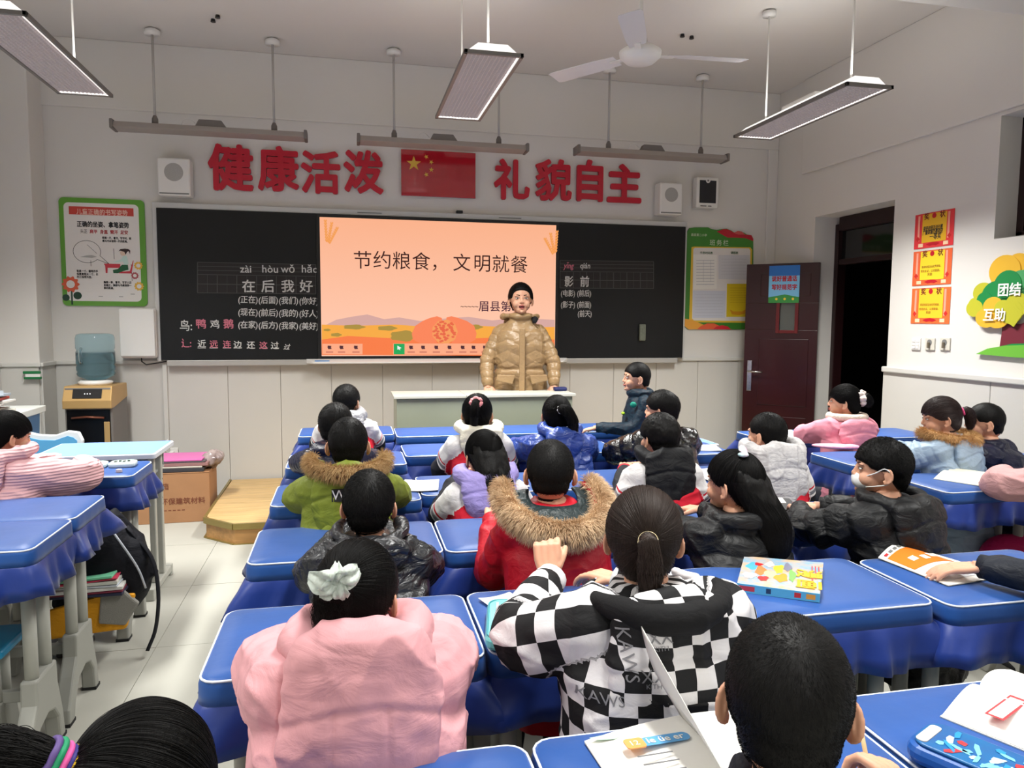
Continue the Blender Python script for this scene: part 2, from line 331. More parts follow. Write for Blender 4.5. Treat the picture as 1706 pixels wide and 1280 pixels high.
# ---------------------------------------------------------------- blackboard lamps
bar_m = mat('board_lamp_grey', (160, 152, 146), 0.5, 0.1); bar_d = mat('board_lamp_dark', (112, 106, 102), 0.5)
def bar(x0, x1, y, z, label):
    r = thing('board_lamp', label, 'lamp', ((x0 + x1) / 2, y, z), group='slim lamps over the blackboard'); h = (x1 - x0) / 2
    MB().loft([[(sx, yy, zz) for yy, zz in ((-0.07, -0.02), (-0.05, 0.022), (0.06, 0.03), (0.07, -0.03))] for sx in (-h, h)]).build('body', bar_m, r, bevel=0.004)
    for s in (-1, 1): MB().box((s * h - 0.012, -0.074, -0.034), (s * h + 0.012, 0.074, 0.034)).build('end_cap', bar_d, r, bevel=0.006)
    MB().loft([[(-0.12, y2, 0.02), (-0.09, y2, 0.075), (0.07, y2, 0.075), (0.11, y2, 0.02)] for y2 in (0.03, -0.03)]).build('driver_box', bar_d, r, bevel=0.004)
    MB().tube([(-0.12, 0, 0.05), (-0.16, 0, 0.085), (-0.2, 0, 0.075), (-0.22, 0, 0.03)], 0.003, 6).build('cable', WHITE, r, smooth=True)
    for s in (-0.40, 0.45):
        MB().lathe([(0.022, 0), (0.022, 0.045), (0.012, 0.07)], (s, 0, 0.018)).build('clamp', bar_d, r, smooth=True)
        MB().cyl((s, 0, 0.06), (s, 0, ZC - z), 0.009, k=10).build('suspension_rod', mat('rod_grey', (176, 172, 168), 0.4), r, smooth=True)
        MB().lathe([(0.055, 0), (0.055, 0.03), (0.03, 0.045)], (s, 0, ZC - z - 0.046)).build('ceiling_rose', WHITE, r, smooth=True)
bar(-1.66, -0.29, 6.15, 2.885, 'slim grey lamp bar hanging over the left blackboard')
bar(0.11, 1.47, 6.15, 2.885, 'slim grey lamp bar hanging over the lit screen and flag')
bar(1.91, 3.27, 6.15, 2.90, 'slim grey lamp bar hanging over the right blackboard')
# ---------------------------------------------------------------- ceiling fan
fan = thing('ceiling_fan', 'white three-bladed ceiling fan standing still', 'fan', (1.84, 4.60, 3.15))
MB().lathe([(0.02, -0.05), (0.09, -0.045), (0.13, -0.01), (0.135, 0.02), (0.09, 0.05), (0.03, 0.06)]).build('motor', WHITE, fan, smooth=True)
MB().cyl((0, 0, 0.05), (0, 0, 0.43), 0.012).lathe([(0.02, 0.05), (0.045, 0.08), (0.03, 0.14)], (0, 0, 0)).build('down_rod', WHITE, fan, smooth=True)
MB().lathe([(0.03, 0.36), (0.055, 0.4), (0.06, 0.45)]).build('canopy', WHITE, fan, smooth=True)
for a in (math.atan2(-0.63, -0.32), math.atan2(0.556, -0.41), math.atan2(-0.07, 0.67)):
    b = MB().loft([[(x, -w_, z - 0.012), (x, w_, z + 0.012), (x, w_, z + 0.016), (x, -w_, z - 0.008)] for x, w_, z in ((0.17, 0.05, 0), (0.3, 0.062, 0), (0.66, 0.07, -0.004), (0.69, 0.06, -0.004))])
    bl = b.build('blade', mat('fan_blade', (214, 212, 214), 0.4), fan); bl.rotation_euler = (0, 0, a)
    ir = MB().box((0.1, -0.02, -0.006), (0.22, 0.02, 0.002)).build('blade_iron', WHITE, bl, bevel=0.002)
# small ceiling fittings
for (x, y), hl in (((-0.904, 5.863), 'larger of the two near the left board lamp'), ((-0.86, 5.78), 'smaller of the two near the left board lamp'), ((2.467, 5.342), 'left one of the two right of the fan'), ((2.55, 5.36), 'right one of the two right of the fan')):
    tag(MB().lathe([(0.018, 0), (0.014, 0.02)], (0, 0, -0.02)).build('ceiling_hook', BLACK, loc=(x, y, ZC)), 'tiny dark ceiling hook, ' + hl, 'hook', 'hooks left in the ceiling')
# ================================================================== things on the walls
def at(px, py, x=None, y=None, z=None):
    """the point of a real plane (x=, y= or z=) seen at a pixel of the photograph; used to read positions off it"""
    v = CAM_R @ np.array([px - 853.0, -(py - 640.0), -1242.11]); c = np.array([0, 0, 1.47])
    t = (x / v[0]) if x is not None else (y / v[1]) if y is not None else ((z - 1.47) / v[2])
    return c + v * t
def fxz(pts, y): return [(float(at(px, py, y=y)[0]), float(at(px, py, y=y)[2])) for px, py in pts]
def flat(name, pts, y, m, parent, th=0.0008):
    """thin plate on the front wall, outline in photograph pixels, front face at y"""
    return MB().prism_y(fxz(pts, y), y, y + th).build(name, m, parent)
def blobpts(cx, cy, rx, ry, n=24, lobes=0, amp=0.0, a0=0.0):
    return [(cx + rx * (1 + amp * math.cos(lobes * t + a0)) * math.cos(t), cy + ry * (1 + amp * math.cos(lobes * t + a0)) * math.sin(t)) for t in [2 * math.pi * k / n for k in range(n)]]

# ---------------------------------------------------------------- smart blackboard
bd_m = mat('blackboard_surface', (13, 15, 17), 0.42, spec=0.4, vary=0.12, vscale=4)
fr_m = mat('board_frame_silver', (196, 196, 194), 0.35, 0.2)
chalk = mat('chalk_white', (206, 206, 204), 0.95, vary=0.15, vscale=80); chalkp = mat('chalk_pink', (206, 120, 138), 0.95)
gridm = mat('grid_line', (84, 84, 84), 0.9)
BY = 6.42
BX0, BX1, BZ0, BZ1 = -1.449, 3.047, 1.135, 2.334
SX0, SX1, SZ0, SZ1 = -0.2045, 1.811, 1.162, 2.305
board = thing('smart_blackboard', 'wide black writing board with a lit screen set in its middle', 'blackboard', (0, 0, 0))
MB().box((BX0, BY, BZ0), (SX0 - 0.03, BY + 0.02, BZ1)).build('left_board', bd_m, board, bevel=0.002)
MB().box((SX1 + 0.03, BY, BZ0), (BX1, BY + 0.02, BZ1)).build('right_board', bd_m, board, bevel=0.002)
MB().box((BX0 - 0.01, BY + 0.01, BZ1), (BX1 + 0.01, YF - 0.001, BZ1 + 0.045)).box((BX0 - 0.035, BY + 0.012, BZ0 - 0.01), (BX0 - 0.001, YF - 0.017, BZ1 + 0.045)).box((BX1 + 0.001, BY + 0.012, BZ0 - 0.01), (BX1 + 0.02, YF - 0.001, BZ1 + 0.04)).box((BX0, BY + 0.021, BZ0 - 0.004), (BX1, YF - 0.018, BZ1)).build('frame', fr_m, board, bevel=0.004)
MB().box((BX0 + 0.04, BY - 0.004, BZ0 - 0.05), (BX1 - 0.05, YF - 0.034, BZ0 - 0.002)).build('ledge', mat('ledge_grey', (172, 170, 166), 0.4, 0.1), board, bevel=0.006)
MB().loft([[(x0, BY - 0.002, BZ0 + 0.004), (x1, BY - 0.002, BZ0 + 0.004), (x1 - 0.06 , BY - 0.085, BZ0 - 0.022), (x0 + 0.06, BY - 0.085, BZ0 - 0.022)] if k == 0 else [(x0, BY - 0.002, BZ0 - 0.034), (x1, BY - 0.002, BZ0 - 0.034), (x1 - 0.06, BY - 0.085, BZ0 - 0.034), (x0 + 0.06, BY - 0.085, BZ0 - 0.034)] for k in (1, 0) for x0, x1 in ((-0.33, 1.93),)]).build('pen_tray', WHITE, board, bevel=0.004)
MB().box((SX0 - 0.03, BY - 0.012, BZ0 + 0.006), (SX1 + 0.03, BY + 0.02, BZ1 - 0.002)).build('screen_bezel', BLACK, board, bevel=0.003)
tag(MB().box((0.93, BY + 0.0, BZ1 + 0.046), (0.985, BY + 0.05, BZ1 + 0.07)).build('webcam', BLACK, bevel=0.004), 'small black camera block on the top edge of the writing board', 'camera')
for xx in (0.2, 1.4): MB().box((xx - 0.1, BY + 0.008, BZ1 + 0.018), (xx + 0.1, BY + 0.0105, BZ1 + 0.026)).build('speaker_slot', GREYP, board)
SY = BY - 0.0135
def em(name, c, e=1.0):
    m = mat('screen_' + name, c, 0.5, emit=e, spec=0.2); m.node_tree.nodes['Principled BSDF'].inputs['Base Color'].default_value = (0.012, 0.012, 0.012, 1); return m
scr = MB().box((SX0, SY, SZ0), (SX1, SY + 0.002, SZ1)).build('screen', em('peach', (252, 186, 146)), board)
def srgb_grad(name, cA, cB, z0, z1):
    m = em(name, cA); nt = m.node_tree; b = nt.nodes['Principled BSDF']; tc = nt.nodes.new('ShaderNodeTexCoord'); sp = nt.nodes.new('ShaderNodeSeparateXYZ')
    mr = nt.nodes.new('ShaderNodeMapRange'); mr.inputs[1].default_value = z0; mr.inputs[2].default_value = z1
    rp = nt.nodes.new('ShaderNodeValToRGB'); rp.color_ramp.elements[0].color = rgb(cA); rp.color_ramp.elements[1].color = rgb(cB)
    nt.links.new(tc.outputs['Object'], sp.inputs[0]); nt.links.new(sp.outputs[2], mr.inputs[0]); nt.links.new(mr.outputs[0], rp.inputs[0])
    nt.links.new(rp.outputs[0], b.inputs['Emission Color']); return m
scr.data.materials[0] = srgb_grad('sky', (255, 200, 172), (250, 178, 140), 1.35, 2.3)
def sf(name, pts, m, k=1): return flat(name, pts, SY - 0.0004 * k, m, scr, 0.0003)
sf('hills', [(536, 545), (560, 533), (585, 528), (612, 524), (640, 532), (665, 529), (700, 535), (740, 531), (780, 528), (820, 534), (860, 530), (924, 533), (924, 556), (536, 553)], em('hills', (214, 168, 160)), 1)
sf('far_field', [(536, 541), (590, 543), (660, 541), (730, 546), (800, 543), (860, 546), (924, 545), (924, 580), (536, 575)], em('field', (247, 170, 66)), 2)
sf('near_field', [(536, 566), (580, 560), (640, 563), (700, 566), (760, 565), (840, 562), (924, 566), (924, 593.5), (536, 591.5)], em('near', (248, 124, 68)), 3)
for cx, cy, rx, ry in ((590, 545, 18, 4), (645, 547, 16, 4), (672, 560, 22, 9), (560, 558, 9, 3), (545, 550, 6, 2), (790, 545, 14, 4)):
    sf('bush', blobpts(cx, cy, rx, ry, 18, 5, 0.12), em('bush', (172, 142, 62)), 4)
hc = em('hand', (250, 132, 88)); hd = em('hand_edge', (232, 104, 72))
sf('left_hand', [(686, 556), (692, 543), (704, 535), (716, 530), (728, 527), (736, 530), (738, 540), (730, 552), (726, 566), (728, 572), (700, 572), (688, 566)], hc, 5)
sf('right_hand', [(794, 556), (790, 543), (778, 535), (764, 530), (752, 527), (744, 529), (742, 540), (750, 552), (756, 566), (752, 572), (782, 572), (792, 566)], hc, 5)
sf('grain_heap', blobpts(741, 553, 21, 20, 30, 9, 0.04), em('grain', (246, 158, 92)), 6)
rg = random.Random(3)
gr = MB()
for k in range(60):
    a, r = rg.uniform(0, 6.28), rg.uniform(0, 1) ** 0.5 * 18
    gr.prism_y(fxz(blobpts(741 + r * math.cos(a), 553 + r * math.sin(a), 2.7, 1.9, 8), SY - 0.0028), SY - 0.0028, SY - 0.0026)
gr.build('grain', hd, scr)['kind'] = 'stuff'
for (bx, by, sg_) in ((545, 412, 1), (925, 430, -1)):
    for q, (dx, L_) in enumerate(((-2, 42), (5, 38), (11, 30))):
        for j in range(8):
            x, y = bx + sg_ * (dx * (0.4 + j * 0.16)), by - L_ * (0.25 + j * 0.11)
            sf('wheat_grain', [(x - 0.6, y + 2), (x - 2.8, y - 1.5), (x - 1.4, y - 4), (x, y - 1.5), (x + 1.4, y - 4), (x + 2.8, y - 1.5), (x + 0.6, y + 2)], em('wheat', (244, 158, 84)), 1)
ink = em('ink', (92, 44, 40), 0.35)
for ch, px, py in (('节', 588, 448), ('约', 621, 448), ('粮', 653, 449), ('食', 686, 450), ('，', 717, 451), ('文', 754, 452), ('明', 788, 453), ('就', 819, 454), ('餐', 850, 455)):
    p = at(px, py, y=SY); text(ch, (p[0], SY - 0.0012, p[2] + 0.015), 0.160, ink, parent=scr, bold=0.0)
p = at(767, 517, y=SY); text('~~~~~', (p[0], SY - 0.0012, p[2] + 0.015), 0.06, ink, parent=scr, sx=0.9)
p = at(797, 518, y=SY); text('眉县第二', (p[0], SY - 0.0012, p[2] + 0.004), 0.098, em('ink2', (112, 52, 84), 0.4), parent=scr, bold=0.001)
sf('tool_panel', [(537, 573), (604, 573), (604, 590.5), (537, 590)], em('bar', (252, 170, 132)), 7)
sf('tool_panel', [(655, 572.5), (836, 572.5), (836, 591.5), (655, 591)], em('bar', (252, 170, 132)), 7)
sf('select_button', [(656, 573), (674, 573), (674, 590.5), (656, 590.5)], em('green', (22, 168, 88)), 8)
sf('arrow_icon', [(662, 576), (669, 580), (666, 581), (667, 584), (664, 582), (662, 583)], em('white', (240, 244, 240)), 9)
for px in (549, 569, 593, 685, 705, 727, 749, 771, 789, 808, 826):
    sf('tool_icon', [(px - 3, 576), (px + 3, 576.5), (px + 2.5, 579), (px + 3.5, 581.5), (px - 2, 582), (px - 3.5, 579)], em('icon', (120, 62, 76), 0.4), 8)
    sf('tool_caption', [(px - 6, 585.5), (px + 6, 585.5), (px + 6, 588), (px - 6, 588)], em('cap', (214, 128, 104)), 8)
# chalk writing
CY = BY - 0.0008
def ct(s, px, py, size, m=chalk, name='chalk_writing', sx=1.0, bold=0.0012, shear=0.0):
    p = at(px, py, y=CY); return text(s, (p[0], CY, p[2]), size, m, name, board, ext=0.0003, bold=bold, sx=sx, shear=shear)
def seg(mb, a, b, w, y):
    (x0, z0), (x1, z1) = fxz([a, b], y); d = math.hypot(x1 - x0, z1 - z0); nx, nz = -(z1 - z0) / d * w / 2, (x1 - x0) / d * w / 2
    mb.prism_y([(x0 + nx, z0 + nz), (x0 - nx, z0 - nz), (x1 - nx, z1 - nz), (x1 + nx, z1 + nz)], y - 0.0002, y + 0.0002)
def wgrid(x0, x1, t0, t1, b0, b1, ncol, rows):
    back = MB().prism_y(fxz([(x0, t0), (x1, t1), (x1, b1), (x0, b0)], CY + 0.0004), CY + 0.0004, CY + 0.0007).build('writing_grid', mat('grid_ground', (38, 36, 36), 0.7), board)
    g = MB()
    for r in rows: seg(g, (x0, t0 + (b0 - t0) * r), (x1, t1 + (b1 - t1) * r), 0.004, CY)
    for c in range(ncol + 1):
        f = c / ncol; xt = x0 + (x1 - x0) * f; zt = t0 + (t1 - t0) * f; zb = b0 + (b1 - b0) * f
        seg(g, (xt, zt + (zb - zt) * (0 if c in (0, ncol) else 0.42)), (xt, zb), 0.005, CY)
        if c < ncol: seg(g, (xt + (x1 - x0) / ncol / 2, zt + (zb - zt) * 0.42), (xt + (x1 - x0) / ncol / 2, zb), 0.0018, CY)
    g.build('grid_lines', gridm, back)
wgrid(329, 526, 437, 441, 488, 490, 6, (0, 0.13, 0.26, 0.4, 0.71, 1.0))
wgrid(933, 1089, 434, 436, 480, 481, 7, (0, 0.13, 0.26, 0.4, 0.71, 1.0))
for s, px in (('zài', 400), ('hòu', 436), ('wǒ', 468), ('hǎo', 502)): ct(s, px, 454, 0.085)
for s, px, m in (('在', 403, chalk), ('后', 435, chalk), ('我', 468, chalk), ('好', 499, chalk)): ct(s, px, 485, 0.108, m, bold=0.002)
for py, ws in ((504, ('正在', '后面', '我们', '你好')), (525, ('现在', '前后', '我的', '好人')), (546, ('在家', '后方', '我家', '美好'))):
    for k, s in enumerate(ws): ct('(' + s + ')', 396 + 34 * k, py + k * 0.8, 0.066, sx=0.90, shear=0.08)
ct('鸟:', 299, 550, 0.095, sx=0.85); ct('鸭', 326, 546, 0.082, chalkp, bold=0.002); ct('鸡', 350, 546, 0.075); ct('鹅', 372, 546, 0.082, chalkp, bold=0.002)
ct('辶:', 302, 578, 0.08, chalkp, sx=0.8)
for k, s in enumerate('近远连边还这过'): ct(s, (329, 349, 371, 389, 411, 432, 451)[k], 578 + k * 0.5, 0.066, (chalk, chalkp, chalkp, chalk, chalk, chalkp, chalk)[k])
ct('过', 472, 582, 0.05, shear=0.3)
u = MB()
for a in (329, 349, 371, 389, 411, 432, 451): seg(u, (a, 580), (a + 14, 580), 0.004, CY)
u.build('underlines', chalk, board)
ct('yǐng', 939, 447, 0.07, chalkp, sx=0.8, shear=0.2); ct('qián', 966, 447, 0.07, sx=0.85, shear=0.1)
ct('影', 940, 476, 0.1, chalk, sx=0.85, bold=0.002); ct('前', 966, 476, 0.1, sx=0.9, bold=0.002)
for s, px, py in (('(电影)', 934, 493), ('(前后)', 961, 493), ('(影子)', 934, 512), ('(前面)', 961, 512), ('(前天)', 962, 527)): ct(s, px, py, 0.064, sx=0.80, shear=0.05)
e0 = at(1069, 554, y=BY)
er = tag(MB().box((-0.03, -0.03, -0.075), (0.03, 0, 0.075)).build('board_eraser', [mat('eraser_felt', (110, 116, 104), 0.95, vary=0.1, vscale=40, bump=0.4)], bevel=0.008, loc=(e0[0], BY - 0.001, e0[2])), 'grey green felt eraser stuck on the right blackboard', 'eraser')
tag(MB().box((-0.06, -0.012, 0), (0.06, 0.012, 0.012)).build('marker_pen', mat('pen_blue', (60, 130, 200), 0.4), bevel=0.004, loc=(-0.2, BY - 0.05, BZ0 - 0.019)), 'short blue marker lying on the left end of the pen tray', 'pen')
# ---------------------------------------------------------------- slogan characters and flag
red = mat('slogan_red', (186, 24, 48), 0.4)
LET = (('健', 346, 422, 240, 318), ('康', 429, 498, 243, 319), ('活', 501, 567, 251, 323), ('泼', 572, 639, 250, 323), ('礼', 823, 883, 265, 333), ('貌', 892, 953, 265, 335), ('自', 961, 1005, 266, 336), ('主', 1012, 1069, 273, 338))
BIGT = []
for ch, x0, x1, y0, y1 in LET:
    a = at(x0, (y0 + y1) / 2, y=6.47); b = at(x1, (y0 + y1) / 2, y=6.47); c = at((x0 + x1) / 2, y0, y=6.47); d = at((x0 + x1) / 2, y1, y=6.47)
    k_ = len(BIGT); o = text(ch, (0, 0, 0), 0.36, red, 'slogan_character', None, ext=0.012, bold=0.011)
    tag(o, 'large red wall character, %s %s of the flag' % (('first', 'second', 'third', 'fourth')[k_ % 4], 'from the left end, left' if k_ < 4 else 'character to the right'), 'character', 'red slogan characters')
    BIGT.append((o.name, a[0], b[0], d[2], c[2]))
flag = thing('national_flag_panel', 'flat red panel with one large and four small yellow stars above the screen', 'flag')
fr_ = mat('flag_red', (170, 16, 36), 0.12, spec=0.6, coat=0.6); fy = mat('flag_yellow', (222, 178, 70), 0.4)
MB().prism_y([(0.467, 2.517), (1.102, 2.517), (1.102, 2.90), (0.467, 2.90)], 6.47, 6.485).build('panel', fr_, flag, bevel=0.002)
def star(cx, cz, r, rot, name='star'):
    MB().prism_y([(cx + (r if k % 2 == 0 else r * 0.4) * math.sin(rot + k * math.pi / 5), cz + (r if k % 2 == 0 else r * 0.4) * math.cos(rot + k * math.pi / 5)) for k in range(10)][::-1], 6.4685, 6.4699).build(name, fy, flag)
fx0, fz0, fw = 0.467, 2.90, 0.635; u_ = fw / 30
star(fx0 + 5 * u_, fz0 - 5.4 * u_, 3 * u_, 0)
for (gx, gy) in ((10, 2), (12, 4), (12, 7), (10, 9)): star(fx0 + gx * u_, fz0 - (gy + 0.5) * u_, 1 * u_, math.atan2(5 - gx, -(5 - gy)) * -1)
# ---------------------------------------------------------------- speakers and wall boxes
def speaker(px0, px1, py0, py1, label):
    a = at(px0, py1, y=6.36); b = at(px1, py0, y=6.36); w_, h_ = b[0] - a[0], b[2] - a[2]
    r = thing('wall_speaker', label, 'speaker', (a[0], 6.36, a[2]), group='pair of white wall speakers')
    MB().box((0, 0, 0), (w_, 0.135, h_)).build('cabinet', WHITE, r, bevel=0.014, seg=3)
    MB().cyl((w_ / 2, -0.0015, h_ * 0.62), (w_ / 2, 0.004, h_ * 0.62), w_ * 0.29, k=32).build('grille', mat('grille_grey', (168, 166, 162), 0.6, bump=0.3, bscale=300), r)
    MB().box((0.012, -0.002, 0.012), (w_ - 0.012, 0.006, 0.022)).build('bottom_slot', GREYP, r)
speaker(263, 316, 264, 325, 'white wall speaker with round grey grille above the left end of the board')
speaker(1099, 1138, 305, 357, 'white wall speaker with round grey grille above the right end of the board')
a = at(1160, 346, y=6.4); b = at(1198, 296, y=6.4); w_, h_ = b[0] - a[0], b[2] - a[2]
r = thing('wall_box', 'white box with a black front panel and round emblem right of the speaker', 'box', (a[0], 6.4, a[2]))
MB().box((0, 0, 0), (w_, 0.09, h_)).build('case', WHITE, r, bevel=0.012, seg=3)
MB().box((0.028, -0.002, 0.045), (w_ - 0.025, 0.004, h_ - 0.03)).build('black_panel', mat('box_panel', (34, 34, 38), 0.35), r, bevel=0.002)
MB().cyl((w_ / 2, -0.004, h_ - 0.032), (w_ / 2, 0.002, h_ - 0.032), 0.022, k=20).build('emblem', WHITE, r); MB().cyl((w_ / 2, -0.005, h_ - 0.032), (w_ / 2, -0.003, h_ - 0.032), 0.009, k=12).build('emblem_dot', GREYP, r)
MB().box((0.04, -0.002, 0.014), (0.1, 0.002, 0.022)).build('slot', BLACK, r); MB().box((0.115, -0.002, 0.014), (0.15, 0.002, 0.022)).build('slot', BLACK, r)
a = at(200, 597, y=6.38); b = at(259, 514, y=6.38); w_, h_ = b[0] - a[0], b[2] - a[2]
r = thing('white_wall_unit', 'plain white rounded wall unit with a black cable left of the board', 'wall unit', (a[0], 6.38, a[2]))
MB().box((0, 0, 0), (w_, 0.118, h_)).build('back_case', WHITE, r, bevel=0.02, seg=3)
MB().box((0.006, -0.022, 0.012), (w_ - 0.006, -0.001, h_ - 0.004)).build('front_cover', mat('unit_white', (222, 221, 218), 0.3), r, bevel=0.01, seg=3)
MB().tube([(w_ * 0.52, 0.06, 0.0), (w_ * 0.53, 0.055, -0.03), (w_ * 0.65, 0.05, -0.055), (w_ * 0.9, 0.06, -0.045), (w_ + 0.06, 0.07, -0.03), (w_ + 0.10, 0.08, -0.0)], 0.005, 8).build('cable', BLACK, r, smooth=True)
# ---------------------------------------------------------------- poster on writing posture
po = thing('posture_poster', 'green bordered poster on writing posture with a girl at a red desk', 'poster')
PY = 6.488
pg = mat('poster_green', (96, 158, 54), 0.35); pw = mat('poster_white', (226, 222, 218), 0.35)
PX0, PZ0, PX1, PZ1 = [float(v) for v in (at(101, 420, y=PY)[0], at(170, 510, y=PY)[2], at(243, 420, y=PY)[0], at(170, 331, y=PY)[2])]
def pu(u, v): return (PX0 + (PX1 - PX0) * u, PZ1 - (PZ1 - PZ0) * v)
def pp(name, pts, m, k=1): return MB().prism_y([pu(*q) for q in pts][::-1], PY - 0.0005 * k, PY - 0.0005 * k + 0.0004).build(name, m, po)
def pt(s, u, v, size, m, bold=0.0, fit=0.0, k=3, parent=None, ls=1.0):
    x, z = pu(u, v); return text(s, (x, PY - 0.0005 * k, z), size, m, 'print', parent or po, ext=0.0002, bold=bold, fit=fit * (PX1 - PX0), ls=ls)
MB().prism_y(rrect(PX0, PZ0, PX1, PZ1, 0.035), PY, PY + 0.011).build('board', pg, po)
x0, z1 = pu(0.055, 0.045); x1, z0 = pu(0.93, 0.955)
MB().prism_y(rrect(x0, z0, x1, z1, 0.035), PY - 0.0004, PY - 0.0001).build('sheet', pw, po)
pr = mat('poster_red', (198, 66, 56), 0.4)
pp('title_band', [(0.115, 0.08), (0.87, 0.08), (0.87, 0.155), (0.115, 0.155)], pr)
pt('儿童正确的书写姿势', 0.20, 0.148, 0.048, mat('title_peach', (232, 190, 176), 0.5), 0.0012, 0.6)
pt('正确的坐姿、拿笔姿势', 0.20, 0.262, 0.048, INK, 0.002, 0.61)
pt('头正', 0.235, 0.322, 0.034, INK, 0, 0.08); pt('肩平  身直  臂开  足安', 0.345, 0.322, 0.034, REDINK, 0.0008, 0.45)
pt('眼离一尺，看书、写字时，眼\n睛与书本保持一尺的距离。', 0.49, 0.372, 0.021, INK, 0.0008, 0.34, ls=1.15)
pt('笔离一寸，握笔的手\n指要离笔尖一寸，长\n约三指宽为宜。', 0.175, 0.685, 0.021, INK, 0.0008, 0.25, ls=1.1)
pt('胸离一拳，看书、写字人应\n坐端正，胸部与书桌保持一\n拳的距离。', 0.485, 0.785, 0.021, INK, 0.0008, 0.33, ls=1.1)
g = MB(); cpx = [(0.305 + 0.16 * math.cos(t), 0.495 + 0.103 * math.sin(t)) for t in np.linspace(0.75, 2 * math.pi + 0.35, 26)] + [(0.56, 0.605)]
for qa, qb in zip(cpx, cpx[1:] + cpx[:1]):
    (xa, za), (xb, zb) = pu(*qa), pu(*qb); d = math.hypot(xb - xa, zb - za); nx, nz = -(zb - za) / d * 0.0016, (xb - xa) / d * 0.0016
    g.prism_y([(xa + nx, za + nz), (xa - nx, za - nz), (xb - nx, zb - nz), (xb + nx, zb + nz)], PY - 0.0012, PY - 0.0009)
for (qa, qb) in (((0.62, 0.46), (0.62, 0.56)), ((0.345, 0.575), (0.345, 0.63)), ((0.82, 0.6), (0.825, 0.76)), ((0.31, 0.43), (0.42, 0.51))):
    (xa, za), (xb, zb) = pu(*qa), pu(*qb); g.prism_y([(xa - 0.0016, za), (xa + 0.0016, za), (xb + 0.0016, zb), (xb - 0.0016, zb)][::-1], PY - 0.0012, PY - 0.0009)
g.build('speech_bubble', INK, po)
pp('hand_sketch', [(0.22, 0.545), (0.3, 0.53), (0.36, 0.525), (0.42, 0.54), (0.36, 0.552)], mat('sketch_grey', (176, 174, 170), 0.6), 2)
pp('drawn_desk', [(0.5, 0.602), (0.69, 0.602), (0.69, 0.69), (0.67, 0.69), (0.67, 0.64), (0.54, 0.64), (0.535, 0.69), (0.515, 0.69), (0.51, 0.615), (0.5, 0.615)], mat('drawn_red', (200, 50, 66), 0.4), 3)
pp('drawn_chair', [(0.69, 0.675), (0.80, 0.668), (0.845, 0.565), (0.85, 0.57), (0.82, 0.69), (0.69, 0.69)], MATS['drawn_red'], 3)
pp('drawn_trousers', [(0.6, 0.66), (0.66, 0.65), (0.71, 0.61), (0.78, 0.61), (0.785, 0.655), (0.72, 0.67), (0.66, 0.69), (0.605, 0.69)], mat('drawn_green', (22, 92, 56), 0.4), 4)
pp('drawn_blouse', [(0.6, 0.59), (0.70, 0.56), (0.73, 0.525), (0.77, 0.525), (0.79, 0.6), (0.74, 0.615), (0.72, 0.58)], mat('drawn_mint', (198, 224, 216), 0.5), 3)
pp('drawn_face', [(0.69, 0.49), (0.71, 0.478), (0.75, 0.485), (0.755, 0.52), (0.73, 0.527), (0.70, 0.52)], mat('drawn_skin', (222, 196, 176), 0.5), 3)
pp('drawn_hair', [(0.675, 0.485), (0.70, 0.462), (0.75, 0.458), (0.79, 0.46), (0.815, 0.475), (0.81, 0.51), (0.795, 0.48), (0.775, 0.49), (0.76, 0.515), (0.745, 0.49), (0.70, 0.478)], mat('drawn_hair', (46, 22, 26), 0.5), 5)
def flower(u, v, ru, m, c=(226, 222, 218), k=5, stem=None):
    x, z = pu(u, v); n = 22
    pts = [(x + ru * (1 + 0.12 * math.cos(10 * t)) * math.cos(t), z + ru * (1 + 0.12 * math.cos(10 * t)) * math.sin(t)) for t in [2 * math.pi * q / 60 for q in range(60)]]
    MB().prism_y(pts, PY - 0.0005 * k, PY - 0.0005 * k + 0.0003).build('flower', m, po)
    MB().prism_y([(x + ru * 0.52 * math.cos(t), z + ru * 0.52 * math.sin(t)) for t in [2 * math.pi * q / n for q in range(n)]], PY - 0.0005 * (k + 1), PY - 0.0005 * (k + 1) + 0.0003).build('flower_heart', mat('heart_%d' % c[0], c, 0.5), po)
dg = mat('leaf_dark', (20, 60, 42), 0.5)
pp('flower_stem', [(0.098, 0.86), (0.118, 0.86), (0.118, 0.99), (0.098, 0.99)], dg, 3)
for u, v, r_ in ((0.04, 0.925, 0.026), (0.175, 0.905, 0.03)):
    x, z = pu(u, v); MB().prism_y([(x + r_ * math.cos(t), z + r_ * math.sin(t)) for t in [2 * math.pi * q / 16 for q in range(16)]], PY - 0.0018, PY - 0.0015).build('leaf', dg, po)
flower(0.10, 0.80, 0.058, mat('flower_red', (216, 92, 60), 0.4)); flower(0.905, 0.615, 0.03, mat('flower_gold', (226, 178, 70), 0.4)); flower(0.86, 0.71, 0.026, mat('flower_plum', (172, 76, 84), 0.4)); flower(0.905, 0.81, 0.033, mat('flower_gold', (226, 178, 70), 0.4))
for u, v in ((0.42, 0.905), (0.66, 0.905), (0.8, 0.88)): pp('dash', [(u, v), (u + 0.05, v), (u + 0.05, v + 0.01), (u, v + 0.01)], mat('sketch_grey', (176, 174, 170), 0.6), 2)
